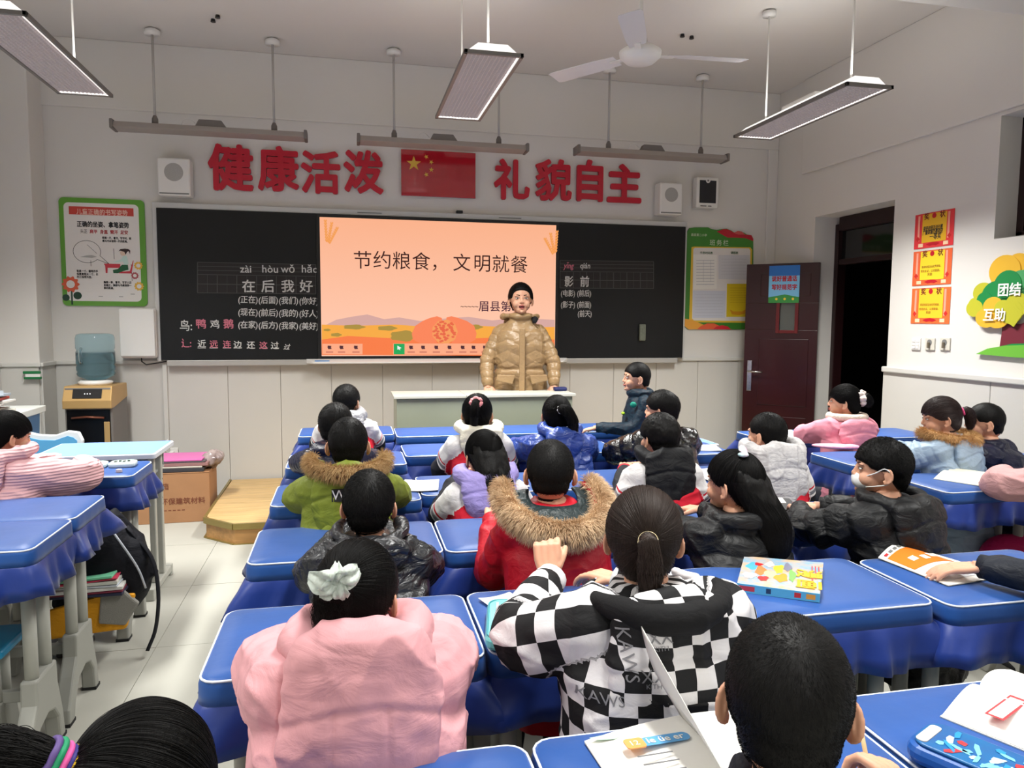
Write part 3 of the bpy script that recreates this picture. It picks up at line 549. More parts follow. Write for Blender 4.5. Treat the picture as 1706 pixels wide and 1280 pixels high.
# ---------------------------------------------------------------- notice board
nb = thing('class_notice_board', 'green notice board with wavy red top, white sheets and a yellow paper', 'notice board')
NY = 6.487
def npts(pts): return fxz(pts, NY)
ng = mat('notice_green', (66, 132, 50), 0.35)
def nf(name, pts, m, k=1): return MB().prism_y(npts(pts), NY - 0.0006 * k, NY - 0.0006 * k + 0.0005).build(name, m, nb)
MB().prism_y(npts([(1144, 388), (1149, 380), (1158, 379), (1180, 379), (1186, 382), (1194, 383), (1202, 382), (1210, 381), (1218, 384), (1224, 388), (1232, 385), (1240, 388), (1245, 391), (1252, 392), (1255, 398), (1255, 440), (1253, 540), (1248, 549), (1147, 549), (1140, 543), (1140, 470)]), NY, NY + 0.012).build('board', ng, nb)
nf('red_wave', [(1194, 386), (1205, 382), (1212, 382), (1220, 386), (1226, 390), (1236, 387), (1242, 391), (1252, 392), (1255, 398), (1255, 402), (1242, 397), (1224, 396), (1212, 396), (1203, 391)], mat('notice_red', (184, 30, 48), 0.4))
nf('salmon_wave', [(1222, 388), (1229, 385), (1236, 386), (1241, 391), (1230, 391)], mat('notice_salmon', (206, 92, 88), 0.4), 2)
nf('orange_border', [(1152, 412), (1156, 411), (1250, 412), (1253, 416), (1252, 535), (1248, 538), (1152, 537), (1148, 533)], mat('notice_orange', (224, 186, 60), 0.4), 1)
nf('white_field', [(1155, 415), (1158, 413), (1248, 414), (1250, 418), (1249, 532), (1246, 535), (1156, 534), (1153, 531)], pw, 2)
for pts, m in (((( 1155, 424), (1194, 425), (1194, 481), (1155, 482)), PAPER), (((1197, 425), (1249, 425), (1248, 466), (1197, 465)), mat('sheet_grey', (208, 208, 212), 0.3)), (((1154, 484), (1209, 485), (1208, 530), (1154, 530)), mat('sheet_bluish', (206, 210, 222), 0.5)), (((1211, 473), (1248, 473), (1248, 528), (1210, 528)), mat('yellow_sheet', (226, 198, 36), 0.5))):
    nf('sheet', pts, m, 3)
ln = MB()
for y in range(434, 478, 5): seg(ln, (1160, y), (1190, y), 0.0035, NY - 0.0024)
for y in range(432, 462, 5): seg(ln, (1202, y), (1244, y), 0.0015, NY - 0.0024)
for y in range(491, 528, 5): seg(ln, (1158, y), (1204, y), 0.0015, NY - 0.0024)
for x in (1172, 1184): seg(ln, (x, 434), (x, 470), 0.002, NY - 0.0024)
ln.build('ruled_lines', mat('rule_grey', (158, 160, 172), 0.8), nb)
ln = MB()
for y in range(480, 508, 4): seg(ln, (1216, y), (1243, y), 0.0025, NY - 0.0024)
ln.build('ruled_lines', mat('rule_olive', (186, 150, 30), 0.8), nb)
nf('scroll_banner', [(1216, 516), (1222, 519), (1236, 519), (1243, 515), (1241, 523), (1231, 525), (1219, 524)], mat('banner_orange', (216, 150, 30), 0.6), 4)
nf('yellow_wave', [(1141, 531), (1152, 533), (1172, 541), (1164, 549), (1147, 549), (1140, 543)], mat('notice_amber', (232, 164, 64), 0.4), 2)
nf('coral_hill', [(1161, 549), (1168, 543), (1178, 539), (1190, 539), (1198, 543), (1204, 549)], mat('notice_coral', (226, 98, 60), 0.4), 3)
nf('red_hill', [(1187, 549), (1194, 544), (1203, 542), (1212, 544), (1218, 549)], mat('notice_crimson', (206, 40, 52), 0.4), 4)
cream = mat('cream_ink', (206, 220, 190), 0.5)
for s, px, py, sz, m in (('眉县第二小学', 1151, 393, 0.027, cream), ('班务栏', 1182, 408, 0.058, cream), ('作息时间表', 1166, 423, 0.026, mat('title_green', (40, 92, 44), 0.5)), ('课程表', 1217, 423, 0.026, MATS['title_green'])):
    p = at(px, py, y=NY); text(s, (p[0], NY - 0.0026, p[2]), sz, m, 'print', nb, ext=0.0002, bold=0.0004, spacing=1.35 if sz > 0.05 else 1.0)
a = at(1144, 566, y=6.495); b = at(1150, 556, y=6.495)
# ---------------------------------------------------------------- right wall: certificates, switches, tree
RX = XR - 0.003
def ryz(px, py): p = at(px, py, x=RX); return float(p[1]), float(p[2])
def rplate(name, pts, m, parent, x=RX, th=0.002):
    q = [ryz(*p) for p in pts]
    return MB().loft([[(x + th, y, z) for y, z in q], [(x, y, z) for y, z in q]]).build(name, m, parent)
certs = [((1525, 359), (1591, 347), (1588, 409), (1523, 415), 'top', (222, 60, 66), (228, 178, 44)), ((1522, 420), (1587, 413), (1584, 473), (1520, 477), 'middle', (226, 100, 58), (236, 208, 50)), ((1520, 482), (1584, 477), (1582, 540), (1517, 539), 'bottom', (232, 108, 56), (238, 196, 50))]
for a, b, c, d, nm, edge, mid in certs:
    lab = {'top': 'top red and gold award certificate with large handwriting', 'middle': 'middle orange and yellow award certificate with small print', 'bottom': 'bottom orange and yellow award certificate above the light switches'}[nm]
    r = thing('award_certificate', lab, 'certificate', group='award certificates on the right wall')
    (ya, za), (yb, zb), (yc, zc), (yd, zd) = ryz(*a), ryz(*b), ryz(*c), ryz(*d)
    zt, zb2 = (za + zb) / 2, (zc + zd) / 2; y1 = (ya + yd) / 2; y0 = (yb + yc) / 2; W_, H_ = y1 - y0, zt - zb2
    def cv(u, v, x): return (x, y1 - u * W_, zt - v * H_)
    def cp(name, uv, m, k=1): MB().loft([[cv(u, v, RX - 0.0006 * k + 0.0005) for u, v in uv], [cv(u, v, RX - 0.0006 * k) for u, v in uv]]).build(name, m, r)
    cp('sheet', [(0, 0), (1, 0.0), (1, 1), (0, 1)], mat('cert_edge_%d' % edge[1], edge, 0.4))
    cp('gold_field', [(0.2, 0.03), (0.82, 0.03), (0.82, 0.84), (0.2, 0.84)], mat('cert_mid_%d' % mid[1], mid, 0.4), 2)
    for u in (0.11, 0.87): cp('pillar_print', [(u - 0.025, 0.05), (u + 0.025, 0.05), (u + 0.025, 0.78), (u - 0.025, 0.78)], mat('cert_pink', (238, 160, 140), 0.5), 2)
    for u in (0.10, 0.90): cp('rose_print', [(u - 0.05, 0.72), (u, 0.64), (u + 0.05, 0.72), (u, 0.8)], mat('cert_rose', (200, 44, 40), 0.5), 3)
    cp('bow_print', [(0.32, 0.90), (0.4, 0.86), (0.5, 0.84), (0.6, 0.86), (0.68, 0.90), (0.58, 0.95), (0.5, 0.93), (0.42, 0.95)], mat('cert_bow', (186, 24, 40), 0.5), 3)
    for u in (0.18, 0.82): cp('corner_scroll', [(u - 0.06, 0.86), (u + 0.06, 0.86), (u + 0.06, 0.96), (u - 0.06, 0.96)], mat('cert_cream', (244, 206, 170), 0.5), 3)
    cp('seal_print', [(0.5 + 0.055 * math.cos(t), 0.1 + 0.075 * math.sin(t)) for t in [2 * math.pi * q / 14 for q in range(14)]], MATS['cert_bow'], 3)
    for s, u in (('奖', 0.24), ('状', 0.64)):
        q = cv(u, 0.17, RX - 0.002); text(s, q, 0.05, mat('cert_ink', (110, 24, 24), 0.6), 'print', r, rot=RIGHT, ext=0.0002, bold=0.0014)
    if nm == 'top':
        for s, u, v, sz in (('王小明同学在期末', 0.23, 0.5, 0.036), ('考试中成绩优秀获', 0.22, 0.61, 0.036), ('一等奖', 0.4, 0.76, 0.046)):
            q = cv(u, v, RX - 0.002); text(('荣获校园活动比赛', '广播体操比赛荣获', '一等奖')[(0.5, 0.61, 0.76).index(v)], q, sz, INK, 'handwriting', r, rot=RIGHT, ext=0.0002, bold=0.001, shear=0.15, fit=W_ * {0.5: 0.5, 0.61: 0.52, 0.76: 0.3}[v])
    else:
        for s, u, v, sz in (('荣获校园活动优秀班级，', 0.24, 0.5, 0.02), ('特发此证，以资鼓励。', 0.22, 0.62, 0.02), ('奖励', 0.4, 0.72, 0.022)):
            q = cv(u, v, RX - 0.002); text(s, q, sz, mat('cert_brown', (150, 84, 30), 0.6), 'print', r, rot=RIGHT, ext=0.0002, fit=W_ * (0.5 if len(s) > 3 else 0.12))
for k, (px0, px1, lab, nm) in enumerate(((1519, 1535, 'white light switch plate with many small rocker keys, leftmost of the three', 'switch'), (1542, 1559, 'beige fan regulator plate with a round knob, middle of the three', 'regulator'), (1567, 1584, 'beige fan regulator plate with a round knob, rightmost of the three', 'regulator'))):
    (ya, za), (yb, zb) = ryz(px0, 563), ryz(px1, 584); r = thing('light_switch' if k == 0 else 'fan_regulator', lab, nm, (XR, (ya + yb) / 2, (za + zb) / 2))
    h = 0.043
    MB().box((-0.012, -h, -h), (0, h, h)).build('plate', WHITE if k == 0 else mat('beige_plastic', (206, 202, 190), 0.4), r, bevel=0.004)
    if k == 0:
        for i2 in range(3):
            for j2 in range(2): MB().box((-0.016, -h + 0.01 + 0.034 * j2, -h + 0.01 + 0.023 * i2), (-0.011, -h + 0.04 + 0.034 * j2, -h + 0.03 + 0.023 * i2)).build('key', WHITE, r, bevel=0.0015)
    else:
        MB().cyl((-0.012, 0, 0.012), (-0.016, 0, 0.012), 0.02, k=18).build('dial', GREYP, r); MB().box((-0.03, -0.008, -0.028), (-0.014, 0.008, 0.012)).build('knob', mat('knob_brown', (110, 100, 84), 0.4), r, bevel=0.003)
tr = thing('paper_tree', 'cut-out tree wall decoration with yellow and green leaf lobes and white characters', 'decoration')
def lob(name, px, py, rp, m, x, th=0.006, k=26, sq=1.0):
    y, z = ryz(px, py); ye, _ = ryz(px + rp, py); r_ = abs(y - ye); _, zt = ryz(px, py - rp); rz = abs(zt - z) * sq
    MB().loft([[(xx, y + r_ * math.cos(t), z + rz * math.sin(t)) for t in [2 * math.pi * q / k for q in range(k)]] for xx in (x + th, x)]).build(name, m, tr)
ty = mat('tree_yellow', (222, 174, 50), 0.5); tl = mat('tree_lime', (184, 182, 48), 0.5); tg = mat('tree_green', (20, 130, 66), 0.5); tg2 = mat('tree_green_light', (74, 154, 96), 0.5); to = mat('tree_orange', (224, 136, 90), 0.5); tb = mat('tree_maroon', (112, 38, 52), 0.5)
lob('leaf_lobe', 1676, 452, 27, ty, RX - 0.012, sq=1.0); lob('leaf_lobe', 1697, 444, 22, ty, RX - 0.006); lob('leaf_lobe', 1718, 446, 25, to, RX - 0.004)
lob('leaf_lobe', 1640, 488, 17, tl, RX - 0.012); lob('leaf_lobe', 1628, 508, 12, tl, RX - 0.016); lob('leaf_lobe', 1672, 482, 23, ty, RX - 0.016)
lob('leaf_lobe', 1664, 494, 26, tg, RX - 0.02); lob('leaf_lobe', 1683, 477, 24, tg, RX - 0.022, sq=1.1); lob('leaf_lobe', 1705, 478, 28, tg2, RX - 0.018); lob('leaf_lobe', 1645, 500, 13, tg, RX - 0.024)
lob('leaf_lobe', 1660, 512, 17, ty, RX - 0.028); lob('leaf_lobe', 1650, 530, 19, ty, RX - 0.03, sq=0.85); lob('leaf_lobe', 1668, 532, 19, ty, RX - 0.031, sq=0.8); lob('leaf_lobe', 1629, 514, 14, tl, RX - 0.027)
lob('leaf_lobe', 1678, 515, 15, tl, RX - 0.034); lob('leaf_lobe', 1702, 508, 20, tl, RX - 0.035); lob('leaf_lobe', 1692, 520, 20, tl, RX - 0.036)
rplate('leaf_lobe', [(1668, 524), (1697, 545), (1712, 524), (1700, 508), (1680, 508)], tl, tr, RX - 0.0375, 0.004)
rplate('tree_trunk', [(1673, 534), (1690, 540), (1704, 540), (1725, 532), (1722, 556), (1730, 580), (1668, 580), (1672, 555)], tb, tr, RX - 0.014, 0.008)
rplate('grass_mound', [(1631, 590), (1650, 581), (1680, 576), (1712, 575), (1760, 578), (1760, 598), (1700, 596)], mat('mound_green', (106, 178, 60), 0.5), tr, RX - 0.024, 0.02)
rplate('grass_mound', [(1670, 577), (1690, 573), (1725, 572), (1725, 577)], tg, tr, RX - 0.018, 0.01)
for s, px, py, dx in (('团结', 1661, 492, 0.045), ('互助', 1637, 533, 0.05)):
    p = at(px, py, x=RX - 0.042); text(s, (RX - 0.042, p[1], p[2]), 0.085, PAPER, 'lettering', tr, rot=RIGHT, bold=0.0022)
# ================================================================== desks, stools, blue covers
grey_leg = mat('desk_leg_grey', (172, 172, 164), 0.45, vary=0.05, vscale=12); foot_m = mat('desk_foot_grey', (150, 150, 143), 0.5)
box_m = mat('desk_drawer_grey', (150, 154, 152), 0.5); top_m = mat('desktop_pale', (170, 176, 178), 0.4)
teal = mat('stool_teal', (26, 132, 176), 0.35); rub = mat('rubber', (30, 30, 30), 0.8)
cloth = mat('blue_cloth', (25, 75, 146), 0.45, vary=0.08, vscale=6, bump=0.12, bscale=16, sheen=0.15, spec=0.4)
skirt_m = mat('blue_cloth_shaded', (17, 46, 122), 0.45, vary=0.10, vscale=6, bump=0.1, bscale=18, sheen=0.15, spec=0.4)  # same cloth darkened: shade of the overhead lamps painted into the hanging sides
pipe_m = mat('white_piping', (214, 220, 232), 0.6)
DW, DD, DH = 0.575, 0.37, 0.755
def side_frame(x, s, parent, h=0.60):
    m = MB()
    for y in (-0.055, 0.055): m.tube([(x, y, 0.24), (x, y, h)], 0.021, 12, flat=1.0)
    m.build('leg', grey_leg, parent, smooth=True)
    out = [(-0.085, 0.30), (0.085, 0.30), (0.09, 0.22), (0.125, 0.1), (0.14, 0.0), (0.095, 0.0), (0.085, 0.09), (0.05, 0.135), (0.0, 0.15), (-0.07, 0.13), (-0.12, 0.06), (-0.135, 0.0), (-0.19, 0.0), (-0.185, 0.06), (-0.13, 0.16), (-0.09, 0.22)]
    MB().loft([[(x - 0.026, y, z) for y, z in out], [(x + 0.026, y, z) for y, z in out]]).build('foot', foot_m, parent, bevel=0.008)
    MB().box((x - 0.027, 0.093, 0), (x + 0.027, 0.142, 0.012)).build('foot_cap', rub, parent)
    MB().box((x - 0.027, -0.192, 0), (x + 0.027, -0.133, 0.012)).build('foot_cap', rub, parent)
def make_desk():
    r = empty('student_desk')
    MB().box((-DW / 2 + 0.01, -DD / 2 + 0.01, DH - 0.035), (DW / 2 - 0.01, DD / 2 - 0.01, DH - 0.006)).build('tabletop', top_m, r, bevel=0.008)
    b = MB(); a = DW / 2 - 0.04; d = DD / 2 - 0.03
    b.box((-a, -d, 0.60), (a, d, 0.612)).box((-a, d - 0.01, 0.612), (a, d, DH - 0.036)).box((-a, -d, 0.612), (-a + 0.01, d - 0.01, DH - 0.036)).box((a - 0.01, -d, 0.612), (a, d - 0.01, DH - 0.036))
    b.build('book_box', box_m, r, bevel=0.003)
    for s in (-1, 1): side_frame(s * (DW / 2 - 0.065), s, r)
    MB().box((-DW / 2 + 0.09, -0.012, 0.2), (DW / 2 - 0.09, 0.012, 0.24)).build('stretcher', foot_m, r, bevel=0.004)
    return r
def make_cover(seed):
    rg = random.Random(seed); N = 96
    def ring(off, z, wav, zw=0.0):
        q = np.array(rrect(-DW / 2 - off, -DD / 2 - off, DW / 2 + off, DD / 2 + off, 0.035 + off, 8)); q = np.vstack([q, q[:1]])
        cl = np.concatenate([[0], np.cumsum(np.linalg.norm(np.diff(q, axis=0), axis=1))]); u = np.linspace(0, cl[-1], 132, endpoint=False)
        base = list(zip(np.interp(u, cl, q[:, 0]), np.interp(u, cl, q[:, 1]))); out = []
        for k, (x, y) in enumerate(base):
            s = k / len(base) * 2 * math.pi
            w_ = wav * (0.45 * math.sin(11 * s + ph[0]) + 0.3 * math.sin(23 * s + ph[1]) + 0.3 * math.sin(6 * s + ph[2]))
            l = math.hypot(x, y); nx, ny = x / l, y / l
            cor = min(abs(abs(x) - DW / 2) + abs(abs(y) - DD / 2), 0.2)
            fl = wav * 1.3 * math.exp(-(cor / 0.06) ** 2)
            out.append((x + nx * (w_ + fl), y + ny * (w_ + fl), z + zw * math.sin(7 * s + ph[1]) + zw * 0.8 * math.sin(3 * s + ph[0]) + 0.35 * fl))
        return out
    ph = [rg.uniform(0, 6.28) for _ in range(3)]
    edge = ring(-0.001, DH + 0.0045, 0)
    r = MB().loft([ring(0.004, DH - 0.046, 0.0015), ring(0.003, DH - 0.026, 0.001), ring(0.0035, DH - 0.008, 0), edge, ring(-0.008, DH + 0.0095, 0), ring(-0.05, DH + 0.0125, 0), ring(-0.12, DH + 0.0135, 0)], cap=True).build('cloth_cover', cloth, None, smooth=True)
    s1 = [ring(0.003, DH - 0.044, 0.001), ring(0.007, DH - 0.050, 0.004), ring(0.012, DH - 0.078, 0.013, 0.001), ring(0.020, DH - 0.112, 0.023, 0.003), ring(0.026, DH - 0.150, 0.032, 0.006)]
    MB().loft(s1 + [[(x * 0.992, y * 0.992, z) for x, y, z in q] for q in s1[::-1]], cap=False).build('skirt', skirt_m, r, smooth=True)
    MB().tube(edge + [edge[0], edge[1]], 0.0026, 6, cap=False).build('piping', pipe_m, r, smooth=True)
    return r
def make_stool():
    r = empty('stool')
    MB().box((-0.17, -0.12, 0.385), (0.17, 0.12, 0.415)).build('seat', teal, r, bevel=0.012, seg=3)
    for s in (-1, 1):
        x = s * 0.11
        MB().tube([(x, -0.035, 0.18), (x, -0.035, 0.386)], 0.017, 10).tube([(x, 0.035, 0.18), (x, 0.035, 0.386)], 0.017, 10).build('leg', grey_leg, r, smooth=True)
        out = [(-0.06, 0.21), (0.06, 0.21), (0.085, 0.1), (0.12, 0.0), (0.08, 0.0), (0.05, 0.08), (0, 0.1), (-0.05, 0.08), (-0.08, 0.0), (-0.12, 0.0), (-0.085, 0.1)]
        MB().loft([[(x - 0.02, y, z) for y, z in out], [(x + 0.02, y, z) for y, z in out]]).build('foot', foot_m, r, bevel=0.006)
    return r
CX = {'A': -0.005, 'B': 0.58, 'C': 1.17, 'D': 1.762, 'E': 2.738, 'F': 3.325, 'L': -1.235, 'K': -1.825}
COLN = {'A': 'first column from the left aisle', 'B': 'second column from the left aisle', 'C': 'third column from the left aisle', 'D': 'fourth column from the left aisle', 'E': 'column next to the right aisle', 'F': 'column by the right wall', 'L': 'column left of the aisle', 'K': 'column by the left wall'}
BACK = {'A': (4.99, 4.01, 3.27, 2.585, 1.865, 1.165), 'B': (4.88, 4.22, 3.34, 2.585, 1.865, 1.17), 'C': (4.88, 4.16, 3.33, 2.575, 1.93, 1.19), 'D': (4.88, 4.0, 3.33, 2.575, 1.90, 1.17),
        'E': (None, 4.36, 3.57, 2.975, None, None), 'F': (None, 4.32, 3.54, 2.96, None, None), 'L': (None, None, 3.96, 3.22, 2.855, None), 'K': (None, None, 3.96, 3.23, 2.85, None)}
ROWN = ('front row', 'second row', 'third row', 'fourth row', 'fifth row', 'last row')
d0, s0_ = make_desk(), make_stool(); covers = [make_cover(11), make_cover(23), make_cover(37)]
first = {'d': d0, 's': s0_, 0: covers[0], 1: covers[1], 2: covers[2]}; used = set()
def take(k):
    if k in used:
        o = first[k]; c = copy_tree(o)
        if k == 'd':
            for ch in list(c.children):
                if ch.name.startswith('cloth_cover'):
                    for g in list(ch.children): bpy.data.objects.remove(g)
                    bpy.data.objects.remove(ch)
        return c
    used.add(k); return first[k]
ci = 0
for col, rows in BACK.items():
    for i, yb in enumerate(rows):
        if yb is None: continue
        rg = random.Random(ci * 7 + 3); x, y = CX[col], yb - DD / 2
        d = take('d'); d.location = (x, y, 0); tag(d, 'blue covered student desk, %s, %s' % (ROWN[i], COLN[col]), 'desk', 'student desks in rows')
        c = take(ci % 3); c.parent = d; c.rotation_euler = (0, 0, rg.uniform(-0.006, 0.006))
        ci += 1
        s_ = take('s'); s_.location = (x + rg.uniform(-0.02, 0.02), yb - DD - 0.16, 0)
        if (col, i) in (('C', 4), ('K', 3)): s_.location[1] += 0.08
        tag(s_, 'teal stool behind a blue desk, %s, %s' % (ROWN[i], COLN[col]), 'stool', 'teal stools behind the desks')
# ---------------------------------------------------------------- desks without a cover
blue_top = mat('laminate_blue', (122, 156, 214), 0.3, spec=0.5); wedge = mat('white_edge', (206, 212, 222), 0.35)
def bare_desk(x0, x1, y0, y1, z, label, metal=False):
    r = thing('bare_desk', label, 'desk', ((x0 + x1) / 2, (y0 + y1) / 2, 0)); w_, d_ = (x1 - x0) / 2, (y1 - y0) / 2
    MB().prism(rrect(-w_, -d_, w_, d_, 0.02), z - 0.026, z).build('tabletop_edge', wedge, r, bevel=0.004)
    MB().prism(rrect(-w_ + 0.012, -d_ + 0.012, w_ - 0.012, d_ - 0.012, 0.014), z, z + 0.0015).build('tabletop_laminate', blue_top, r)
    MB().box((-w_ + 0.05, -d_ + 0.04, z - 0.14), (w_ - 0.05, d_ - 0.04, z - 0.128)).box((-w_ + 0.05, d_ - 0.05, z - 0.128), (w_ - 0.05, d_ - 0.04, z - 0.027)).build('book_shelf', box_m, r)
    for s in (-1, 1):
        x = s * (w_ - 0.05)
        for y in (-0.09, 0.06):
            MB().box((x - 0.016, y - 0.02, 0.06), (x + 0.016, y + 0.02, z - 0.027)).build('leg', grey_leg, r, bevel=0.006)
        g = MB()
        for k in range(5): g.cyl((x + s * 0.0161, 0.06, 0.45 + 0.035 * k), (x + s * 0.0165, 0.06, 0.45 + 0.035 * k), 0.005, k=8)
        g.build('adjusting_holes', rub, r)
        MB().box((x - 0.02, -0.2, 0.02), (x + 0.02, 0.2, 0.06)).box((x - 0.022, -0.22, 0), (x + 0.022, -0.18, 0.065)).box((x - 0.022, 0.18, 0), (x + 0.022, 0.22, 0.065)).build('foot_bar', grey_leg, r, bevel=0.006)
    return r
bare_desk(-1.545, -0.965, 4.08, 4.52, 0.775, 'pale blue laminate desk without a cover, in front of the water dispenser')
bare_desk(1.68, 2.17, 4.03, 4.27, 0.74, 'pale blue laminate desk without a cover, by the standing boy')
# blue backed chair by the bare desk
ch = thing('blue_chair', 'blue chair with a wavy white rimmed back by the bare desk', 'chair', (-1.74, 4.86, 0))
def wave_back(off):
    return [(-0.19 + off, 0.50 + off), (0.19 - off, 0.50 + off), (0.2 - off, 0.74), (0.18 - off, 0.79 - off), (0.12, 0.8 - off), (0.05, 0.775 - off), (-0.03, 0.78 - off), (-0.1, 0.8 - off), (-0.17 + off, 0.79 - off), (-0.2 + off, 0.74)]
MB().prism_y(wave_back(0), -0.02, 0.012).build('back_rim', mat('chair_white', (214, 222, 228), 0.4), ch, bevel=0.006)
MB().prism_y(wave_back(0.03), -0.024, -0.019).build('back_panel', mat('chair_blue', (84, 158, 208), 0.4), ch)
MB().box((-0.19, -0.02, 0.4), (0.19, 0.36, 0.43)).build('seat', MATS['chair_blue'], ch, bevel=0.01)
for sx in (-1, 1):
    for y in (0.0, 0.32): MB().tube([(sx * 0.16, y, 0.0), (sx * 0.16, y, 0.4)], 0.014, 10).build('leg', grey_leg, ch, smooth=True)
    MB().tube([(sx * 0.16, 0, 0.42), (sx * 0.165, -0.004, 0.55)], 0.012, 8).build('back_post', grey_leg, ch, smooth=True)
# ---------------------------------------------------------------- platform and lectern
wood = mat('platform_wood', (190, 158, 108), 0.45, vary=0.18, vscale=5, stretch=(0.6, 8, 8), bump=0.05, bscale=30); wood2 = mat('platform_side', (176, 132, 80), 0.5, vary=0.2, vscale=5, stretch=(0.8, 8, 8))
brass = mat('brass_trim', (150, 132, 78), 0.35, 0.6)
PH = 0.135
pf = thing('teacher_platform', 'low wooden teacher platform of planks with a brass coloured edge trim', 'platform')
PL = [(-0.955, 6.46), (-0.945, 5.235), (-0.735, 5.03), (3.05, 5.03), (3.05, 6.46)]
MB().prism([(x * 1 + (0.01 if x < 0 else -0.01), y) for x, y in PL], 0, PH - 0.02).build('base', wood2, pf)
for k in range(12):                                     # planks of the deck run across the room
    ya = 5.045 + 0.118 * k; yb_ = ya + 0.1135
    xa = -0.94 if ya > 5.23 else -0.94 + (5.235 - ya)
    xb2 = -0.94 if yb_ > 5.23 else -0.94 + (5.235 - yb_)
    MB().prism([(xa, ya), (3.04, ya), (3.04, yb_), (xb2, yb_)], PH - 0.02, PH).build('plank', wood, pf, bevel=0.002)
for (a, b) in zip(PL[:4], PL[1:]):
    dx, dy = b[0] - a[0], b[1] - a[1]; l = math.hypot(dx, dy); nx, ny = dy / l * -1, dx / l
    nx, ny = -nx * 0.009, -ny * 0.009
    MB().prism([(a[0] - nx, a[1] - ny), (b[0] - nx, b[1] - ny), (b[0] + nx, b[1] + ny), (a[0] + nx, a[1] + ny)], PH - 0.035, PH + 0.004).build('edge_trim', brass, pf)
    MB().prism([(a[0] - nx, a[1] - ny), (b[0] - nx, b[1] - ny), (b[0] + nx, b[1] + ny), (a[0] + nx, a[1] + ny)], 0.0, 0.006).build('edge_trim', brass, pf)
lect_m = mat('lectern_grey_green', (150, 156, 138), 0.35, 0.15, vary=0.04, vscale=3); lect_t = mat('lectern_top', (196, 196, 186), 0.4)
le = thing('lectern', 'wide grey green metal lectern with a pale top edge in front of the teacher', 'lectern', (0.98, 5.45, PH))
MB().box((-0.64, -0.15, 0.02), (-0.145, 0.2, 0.775)).build('left_cabinet', lect_m, le, bevel=0.005)
MB().box((-0.14, -0.15, 0.02), (0.66, 0.2, 0.775)).build('right_cabinet', lect_m, le, bevel=0.005)
MB().box((-0.66, -0.17, 0.775), (-0.144, 0.22, 0.795)).box((-0.141, -0.17, 0.775), (0.68, 0.22, 0.795)).build('top_slab', lect_t, le, bevel=0.003)
MB().box((-0.62, -0.13, 0), (0.64, 0.18, 0.02)).build('plinth', foot_m, le)
tag(MB().box((-0.05, -0.03, 0), (0.05, 0.03, 0.03)).build('chalk_case', mat('navy_case', (28, 36, 88), 0.5), bevel=0.01, loc=(1.60, 5.50, PH + 0.796)), 'small dark blue case on the right end of the lectern', 'case')
# ================================================================== people: tools
TMP = bpy.data.scenes.new('workshop')
def vnoise(P, seed=0):
    i = np.floor(P).astype(np.int64); f = P - i; u = f * f * (3 - 2 * f)
    def h(a, b, c):
        n = (a * 73856093) ^ (b * 19349663) ^ (c * 83492791) ^ (seed * 26544357)
        n = (n ^ (n >> 13)) * 1274126177; n = n ^ (n >> 16); return (n & 0xffff) / 32767.5 - 1
    x, y, z = i[:, 0], i[:, 1], i[:, 2]; r = 0
    for a in (0, 1):
        for b in (0, 1):
            for c in (0, 1):
                r = r + h(x + a, y + b, z + c) * (u[:, 0] if a else 1 - u[:, 0]) * (u[:, 1] if b else 1 - u[:, 1]) * (u[:, 2] if c else 1 - u[:, 2])
    return r
def fields(me):
    n = len(me.vertices); co = np.empty(n * 3); me.vertices.foreach_get('co', co); no = np.empty(n * 3); me.vertex_normals.foreach_get('vector', no)
    return co.reshape(-1, 3), no.reshape(-1, 3)
def remesh(mb, voxel, smooth=4, disp=None):
    """fuse the shapes of mb into one continuous skin, smooth it, then push it out or in by disp(points, normals)"""
    me = mb.mesh('tmp'); o = bpy.data.objects.new('tmp', me); TMP.collection.objects.link(o)
    m = o.modifiers.new('r', 'REMESH'); m.mode = 'VOXEL'; m.voxel_size = voxel
    if smooth: s = o.modifiers.new('s', 'SMOOTH'); s.factor = 0.5; s.iterations = smooth
    vl = TMP.view_layers[0]; vl.update(); out = bpy.data.meshes.new_from_object(o.evaluated_get(vl.depsgraph))
    bpy.data.objects.remove(o); bpy.data.meshes.remove(me)
    if disp is not None:
        co, no = fields(out); co = co + no * disp(co, no)[:, None]; out.vertices.foreach_set('co', co.ravel()); out.update()
    return out
def join(meshes, name='mesh'):
    V, Lp, St, n, l = [], [], [], 0, 0
    for me in meshes:
        a = np.empty(len(me.vertices) * 3); me.vertices.foreach_get('co', a); V.append(a)
        b = np.empty(len(me.loops), dtype=np.int32); me.loops.foreach_get('vertex_index', b); Lp.append(b + n)
        c = np.empty(len(me.polygons), dtype=np.int32); me.polygons.foreach_get('loop_start', c); St.append(c + l)
        n += len(me.vertices); l += len(me.loops)
    V, Lp, St = np.concatenate(V), np.concatenate(Lp), np.concatenate(St)
    me = bpy.data.meshes.new(name); me.vertices.add(n); me.vertices.foreach_set('co', V); me.loops.add(l); me.loops.foreach_set('vertex_index', Lp)
    me.polygons.add(len(St)); me.polygons.foreach_set('loop_start', St); me.update(calc_edges=True); me.validate(); return me
def strands(name, P, rad, m, parent, label=None):
    """P: (n, k, 3) hair strands as real curves, root to tip"""
    P = np.asarray(P); n, k = P.shape[:2]
    hc = bpy.data.hair_curves.new(name); hc.add_curves([k] * n)
    hc.position_data.foreach_set('vector', P.reshape(-1).astype(np.float32))
    at_ = hc.attributes.get('radius') or hc.attributes.new('radius', 'FLOAT', 'POINT')
    prof = np.interp(np.linspace(0, 1, k), [0, 0.6, 1], [1, 0.9, 0.15]); at_.data.foreach_set('value', np.tile(prof * rad, n).astype(np.float32))
    hc.materials.append(m); o = bpy.data.objects.new(name, hc); COL.objects.link(o); o.parent = parent; o['kind'] = 'stuff'; return o
